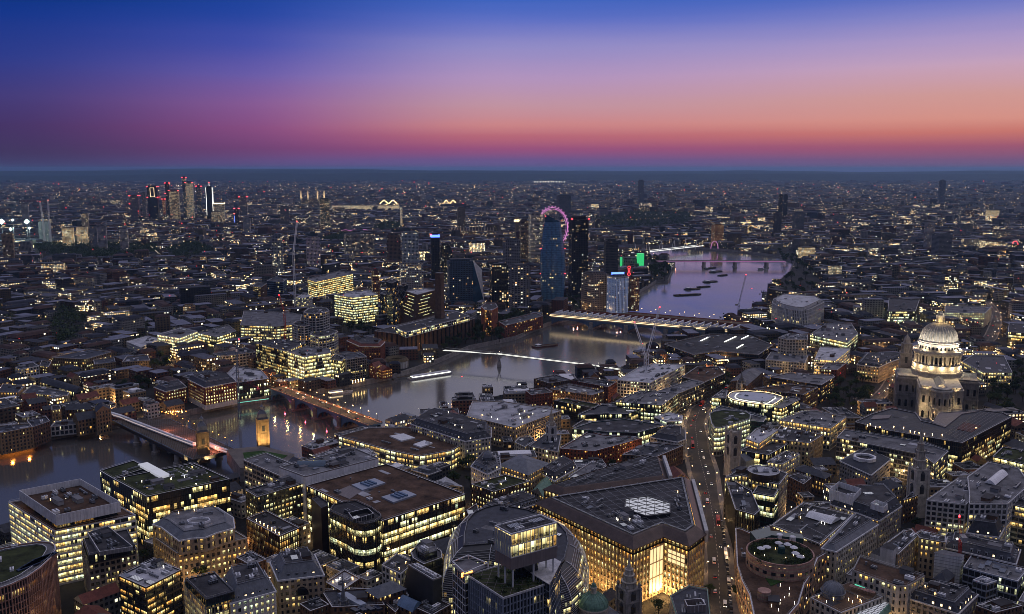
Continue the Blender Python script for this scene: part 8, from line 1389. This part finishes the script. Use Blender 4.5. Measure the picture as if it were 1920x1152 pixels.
for nm, kk, lb in (('cathedral', 6, 'lamp along the lane beside the cathedral gardens'), ('curving', 6, 'lamp on the curving traffic street'), ('bankside', 6, 'lamp on the road behind the amber bridge')):
    for k in range(kk): a, b, u = along(ROADS[nm], (k + .5) / kk); street_lamp(b.x + 1, b.y, .1, math.pi, lb, lb + 's', 'lamp_warm', 1.2, 3500, (1, .55, .22))
ln = 0
while ln < 110:
    y = math.sqrt(rng.uniform(420 ** 2, 1250 ** 2)); x = rng.uniform(-1, 1) * .58 * y; i, j = int((x - CX0) / CS), int((y - CY0) / CS)
    if not (2 < i < 1397 and 2 < j < 1437) or OC[j, i] or OC[j - 2:j + 3, i - 2:i + 3].sum() < 5 or inside(RIVER, x, y): continue
    ln += 1; street_lamp(x, y, 0, rng.uniform(0, 6.28), 'amber street lamp in a narrow lane between buildings', 'lamps in the narrow lanes', rng.choice(('lamp_warm', 'lamp_warm', 'lamp_white')), 1.0, 3800 if y < 900 else 6500, (1, .6, .25))
def vehicle(body, wid, lng, hgt, cab, nose):
    b, g, h_, t_, w_ = MB(), MB(), MB(), MB(), MB(); b.prism(rect(0, 0, lng, wid, 0), .3, cab, 0, 0, True, True); b.loft([(rect(-nose, 0, lng * .62 if nose else lng * .98, wid * .96, 0), cab), (rect(-nose * 1.2, 0, lng * .42 if nose else lng * .96, wid * .8 if nose else wid * .94, 0), hgt)]); g.loft([(rect(-nose, 0, lng * .63 if nose else lng * .985, wid * .97, 0), cab + .1), (rect(-nose * 1.15, 0, lng * .48 if nose else lng * .98, wid * .86, 0), hgt - .12)], 0, False)
    for s in (-1, 1): h_.box(lng / 2, s * wid * .33, .55, .8, .12, .35); t_.box(-lng / 2, s * wid * .35, .6, .9, .12, .3)
    for x in (-.32, .32):
        for s in (-1, 1): w_.box(x * lng, s * wid * .46, 0, .62, .64, .22)
    return [('body', b.mesh('body', M[body])), ('window', g.mesh('window', M['black_glass'])), ('headlight', h_.mesh('headlight', M['head_lamp'])), ('tail_light', t_.mesh('tail_light', M['tail_lamp'])), ('wheel', w_.mesh('wheel', M['dark_metal']))]
VK = [('car', 'dark car', vehicle('dark_metal', 1.8, 4.4, 1.5, .85, .25)), ('car', 'white car', vehicle('white_paint', 1.8, 4.4, 1.5, .85, .25)), ('car', 'silver car', vehicle('grey_metal', 1.8, 4.3, 1.5, .85, .25)), ('van', 'white van', vehicle('white_paint', 2, 5.4, 2.3, 1.1, 0)), ('bus', 'red bus', vehicle('red_paint', 2.5, 10.8, 4.3, 1.2, 0))]
def drive(k, p, u, label, group, lights=True):
    nm, w, parts = VK[k]; o = thing(nm, label, nm, (p.x, p.y, .01), group)
    for n, me in parts:
        if lights or 'light' not in n: place(me, n, o, (p.x, p.y, .01))
    o.rotation_euler = (0, 0, math.atan2(u.y, u.x))
for k in range(28):
    s = .02 + .95 * k / 28 + rng.uniform(-.006, .006); a, b, u = along(RQ, s); up = rng.random() < .5; f = (.3 if up else .7) + rng.uniform(-.05, .05); v = rng.choice((0, 0, 1, 2, 3)) if k not in (6, 15, 22) else 4; drive(v, a.lerp(b, f), u if up else -u, f'{VK[v][1]} driving {"away up" if up else "down"} the wide street', f'{VK[v][1]} traffic {"up" if up else "down"} the wide street')
for k in range(22): a, b, u = along(RQ, .01 + k * .0105); v = rng.choice((0, 0, 2, 3)); drive(v, a.lerp(b, .93), u, f'{VK[v][1]} parked at the right kerb near the striped drum', f'{VK[v][1]} parked kerbside', False)
for nm, n in (('curving', 9), ('cathedral', 5)):
    for k in range(n): a, b, u = along(ROADS[nm], (k + .4) / n); v = k % 3; drive(v, a.lerp(b, .3 if k % 2 else .7), u if k % 2 else -u, f'{VK[v][1]} on the {nm} {"street" if nm == "curving" else "lane"} {"going away" if k % 2 else "coming near"}', f'{VK[v][1]} on {nm} road {k % 2}')
A_, B_ = Vector(at('F', (300, 640), 9)), Vector(at('F', (1010, 905), 9)); u = (B_ - A_).normalized()
for k, v in enumerate((0, 1, 3, 0, 0, 2, 0)): q = A_.lerp(B_, .08 + k * .13) + Vector((-u.y, u.x)) * (3 if k % 2 else -3); drive(v, q, u if k % 2 else -u, f'{VK[v][1]} crossing the amber road bridge', f'{VK[v][1]} on amber bridge'); 
for o in [o for o in bpy.data.objects if o.get('group', '').endswith('on amber bridge')]: o.location.z = 9.02

# ------------------------------------------------------------------ boats, pier, cranes
def boat(name, label, t, p, lng, wid, an, cabin=0, hull='hull_dark', lit=None, group=None):
    x, y = at(t, p, WZ); o = thing(name, label, 'boat', (x, y, WZ), group); c, s = math.cos(an), math.sin(an); pr = [(-.5, -.42), (.32, -.5), (.5, 0), (.32, .5), (-.5, .42)]; P = [(x + c * a * lng - s * b * wid, y + s * a * lng + c * b * wid) for a, b in pr]; h = MB(); h.loft([(inset(P, .5), WZ - .5), (P, WZ + 1.8)], 0, False); h.flat(inset(P, .3), WZ + 1.1, 1); h.ringstep(P, inset(P, .3), WZ + 1.8); h.build('hull', [M[hull], M['mud']], o)
    if cabin: q = rect(x - c * lng * (.0 if cabin > .6 else .3), y - s * lng * (.0 if cabin > .6 else .3), lng * cabin, wid * .7, an); w = MB(); w.prism(q, WZ + 1.1, WZ + 4.2); w.build('cabin', M['white_paint'], o); w = MB(); w.prism(inset(q, -.06), WZ + 2.3, WZ + 3.4, 0, 0, False); w.build('cabin_window', M[lit or 'black_glass'], o)
    else: w = MB(); w.box(x, y, WZ + 1.1, WZ + 2.3, lng * .6, wid * .6, an); w.build('cargo_hatch', M['mud'], o)
for i, (p, l, w) in enumerate((((1630, 968), 62, 15), ((1665, 925), 40, 13), ((1750, 908), 36, 11), ((1800, 870), 40, 16), ((1800, 768), 40, 14), ((1840, 795), 44, 16), ((1890, 822), 34, 12), ((1782, 772), 30, 9))): boat('barge', ('longest dark barge moored nearest to the station bridge', 'barge with small wheelhouse second from the station bridge', 'short barge with pale deck third along the mooring', 'broad lashed barge midway along the moored line', 'slim barge below the slender white bridge', 'wide barge cluster under the slender white bridge', 'single barge at right end of the moored line', 'smallest barge moored beside the slender white bridge')[i], 'K', p, l, w, .35 + i * .07, .2 if i % 2 else 0, 'hull_dark', None, 'barges moored in midstream')
boat('barge', 'pair-laden work barge with red lamps alone between the bridges', 'G', (550, 345), 42, 12, .5, .15, 'hull_red'); boat('pier_boat', 'long white pontoon boat moored at the far-bank pier with lit cabin', 'F', (1412, 560), 62, 10, .62, .85, 'white_paint', 'strip_white'); boat('pontoon', 'grey landing pontoon behind the white pontoon boat', 'F', (1230, 572), 34, 6, .62, .0, 'grey_metal'); boat('river_boat', 'white passenger boat running under far-bank flats', 'F', (775, 682), 26, 6, .55, .6, 'white_paint', 'strip_warm'); boat('moored_ship', 'dark moored ship with tall mast at the curved columned block', 'L', (230, 900), 70, 11, 1.0, .5, 'hull_dark', 'strip_warm'); boat('moored_ship', 'white moored vessel along the treed embankment', 'L', (435, 735), 50, 10, 1.5, .6, 'white_paint', 'strip_white'); boat('river_boat', 'small white boat alone below the slender white bridge pier', 'L', (300, 648), 24, 7, .1, .5, 'white_paint')
def crane(label, t, p, ztop, Y, jib, an, mat='grey_metal', luff=True, lamp='lamp_red', base=0, w=1.6):
    x, y, z = atd(t, p, Y); z = ztop or z; o = thing('tower_crane', label, 'crane', (x, y, base)); m = MB()
    for dx, dy in ((-w / 2, -w / 2), (w / 2, -w / 2), (w / 2, w / 2), (-w / 2, w / 2)): m.bar((x + dx, y + dy, base), (x + dx, y + dy, z), .16 * w)
    for k in range(int((z - base) / 4)): zz = base + k * 4; m.bar((x - w / 2, y - w / 2, zz), (x + w / 2, y - w / 2, zz + 4), .1 * w); m.bar((x + w / 2, y + w / 2, zz), (x + w / 2, y - w / 2, zz + 4), .1 * w)
    m.build('mast', M[mat], o); c, s = math.cos(an), math.sin(an); e = (x + c * jib * (.45 if luff else 1), y + s * jib * (.45 if luff else 1), z + (jib * .88 if luff else 1)); j = MB(); up = Vector((0, 0, 1.2 * w))
    for d in (-.5, .5): j.bar((x - s * d * w, y + c * d * w, z), (e[0] - s * d * w, e[1] + c * d * w, e[2]), .12 * w)
    j.bar(tuple(Vector((x, y, z)) + up), e, .12 * w); [j.bar(tuple(Vector((x, y, z)).lerp(Vector(e), k / 12)), tuple(Vector((x, y, z)).lerp(Vector(e), (k + .5) / 12) + up * (1 - k / 13)), .08 * w) for k in range(12)]; j.build('jib', M[mat], o)
    q = MB(); q.box(x - c * 6 * w / 1.6, y - s * 6 * w / 1.6, z, z + 2.5, 6, 3, an); q.build('counterweight', M['concrete'], o); bit(o, lambda b: b.box(x + c * 1.5, y - s * 1.5 - 1, z - 2.2, z, 1.8, 1.6, an), 'cab', M['white_paint']); bit(o, lambda b: b.lathe(e[0], e[1], [(0, e[2] - .8), (max(.7, Y / 1800), e[2] + .3), (0, e[2] + 1.5)], 6), 'warning_lamp', M[lamp]); return o
yc = at('G', (1270, 520), 21)[1]; crane('white luffing crane with jib raised left over white crane-topped block', 'G', (1268, 420), 0, yc, 42, 2.2, 'white_panel', base=21, w=2.6); crane('second white luffing crane leaning right beside its twin', 'G', (1282, 400), 0, yc + 14, 58, .9, 'white_panel', base=21, w=2.6)
yq = at('Q', (1215, 290), 17)[1]; o = crane('red construction crane mast with twin white floodlights by sheeted scaffold', 'Q', (1210, 90), 0, yq, 12, 1.4, 'red_paint', base=17, w=1.2); [bit(o, lambda b: b.lathe(*atd('Q', (q, 112), yq)[:2], [(0, atd('Q', (q, 112), yq)[2] - .7), (.7, atd('Q', (q, 112), yq)[2]), (0, atd('Q', (q, 112), yq)[2] + .7)], 8), 'flood_lamp', M['lamp_white']) for q in (1168, 1258)]
crane('very tall thin white crane mast with red lamps amid far-bank offices', 'P', (550, 475), 0, 1560, 60, 1.5, 'white_panel', w=2.6); crane('red crane beside the stepped yellow office', 'P', (533, 585), 0, 1180, 24, 2.4, 'red_paint', w=1.8); crane('blue crane with red lamp near the red brick riverside block', 'P', (443, 655), 0, 870, 10, 1.2, 'steel_blue'); crane('crane over the floodlit building site, jib to the left', 'P', (80, 410), 0, 2950, 60, 2.2, 'white_panel', w=4); crane('crane over the floodlit building site, jib steeper', 'P', (92, 412), 0, 2950, 70, 2.0, 'white_panel', w=4); crane('grey barge crane leaning over the river by the station bridge', 'P', (1385, 572), 0, 1500, 55, .9, 'grey_metal', w=2)
for p, s in (((3, 416), 9), ((50, 416), 8), ((24, 413), 4), ((20, 430), 5), ((55, 428), 4)):
    x, y, z = atd('P', p, 2960); o = thing('flood_light', 'glaring green-white floodlight over the building site under twin cranes', 'floodlight', (x, y, 0), 'floodlights of the building site'); bit(o, lambda b: b.bar((x, y, 0), (x, y, z), .5), 'pole', M['grey_metal']); bit(o, lambda b: b.lathe(x, y, [(0, z - s), (s, z), (0, z + s)], 8), 'lamp', M['lamp_cool']); lamp_light(o, (x, y - 14, z), 90000, (.7, 1, .85), 2)
# string-lit river terrace, fair and arch far north
for k in range(40):
    c = at('E', (1240 + rng.gauss(0, 45), 738 + rng.gauss(0, 10)), 3); o = thing('terrace_lamp', 'bright warm lamp over the riverside terrace by the brick riverside block', 'lamp', (*c, 0), 'lamps over the riverside terrace') if k < 12 else o; bit(o, lambda b: b.lathe(*c, [(0, 2.6), (.6, 3.1), (0, 3.6)], 6), 'bulb', M['lamp_orange' if k % 3 else 'lamp_warm'])
for k in (0, 1): c = at('E', (95 + k * 120, 985 - k * 25), 2); o = thing('wall_lamp', 'orange floodlight at the foot of riverside warehouse ' + ('upstream' if k else 'downstream'), 'lamp', (*c, 0)); bit(o, lambda b: b.lathe(*c, [(0, .2), (1.1, 1.2), (0, 2.2)], 8), 'lamp', M['lamp_orange']); lamp_light(o, (c[0], c[1] - 3, 3), 9000, (1, .3, .04), 1)
for p, lb in (((1340, 452), 'pink neon arch near orange lit facade north of the bend'), ((1905, 440), 'red neon arch of a fairground far north of the cathedral')):
    x, y, z = atd('P', p, 2750); b = MB(); b.path([(x + 11 * math.cos(t), y, 4 + 24 * math.sin(t)) for t in np.linspace(0, math.pi, 14)], 1.1); tag(b.build('neon_arch', M['sign_red' if p[0] > 1500 else 'lamp_pink']), lb, 'arch')
# ------------------------------------------------------------------ the air
hz = MB(); hz.box(0, 14000, -12, 282, 66000, 40000)
m = NT('haze_air'); m.n.remove(m.b); v = m.new('ShaderNodeVolumePrincipled'); v.inputs['Color'].default_value = (.37, .63, 1, 1); v.inputs['Density'].default_value = 3.1e-5; v.inputs['Anisotropy'].default_value = 0.4
m.l.new(v.outputs[0], m.n['Material Output'].inputs['Volume'])
HAZE = struct(hz, 'haze', m.mat, 'stuff')
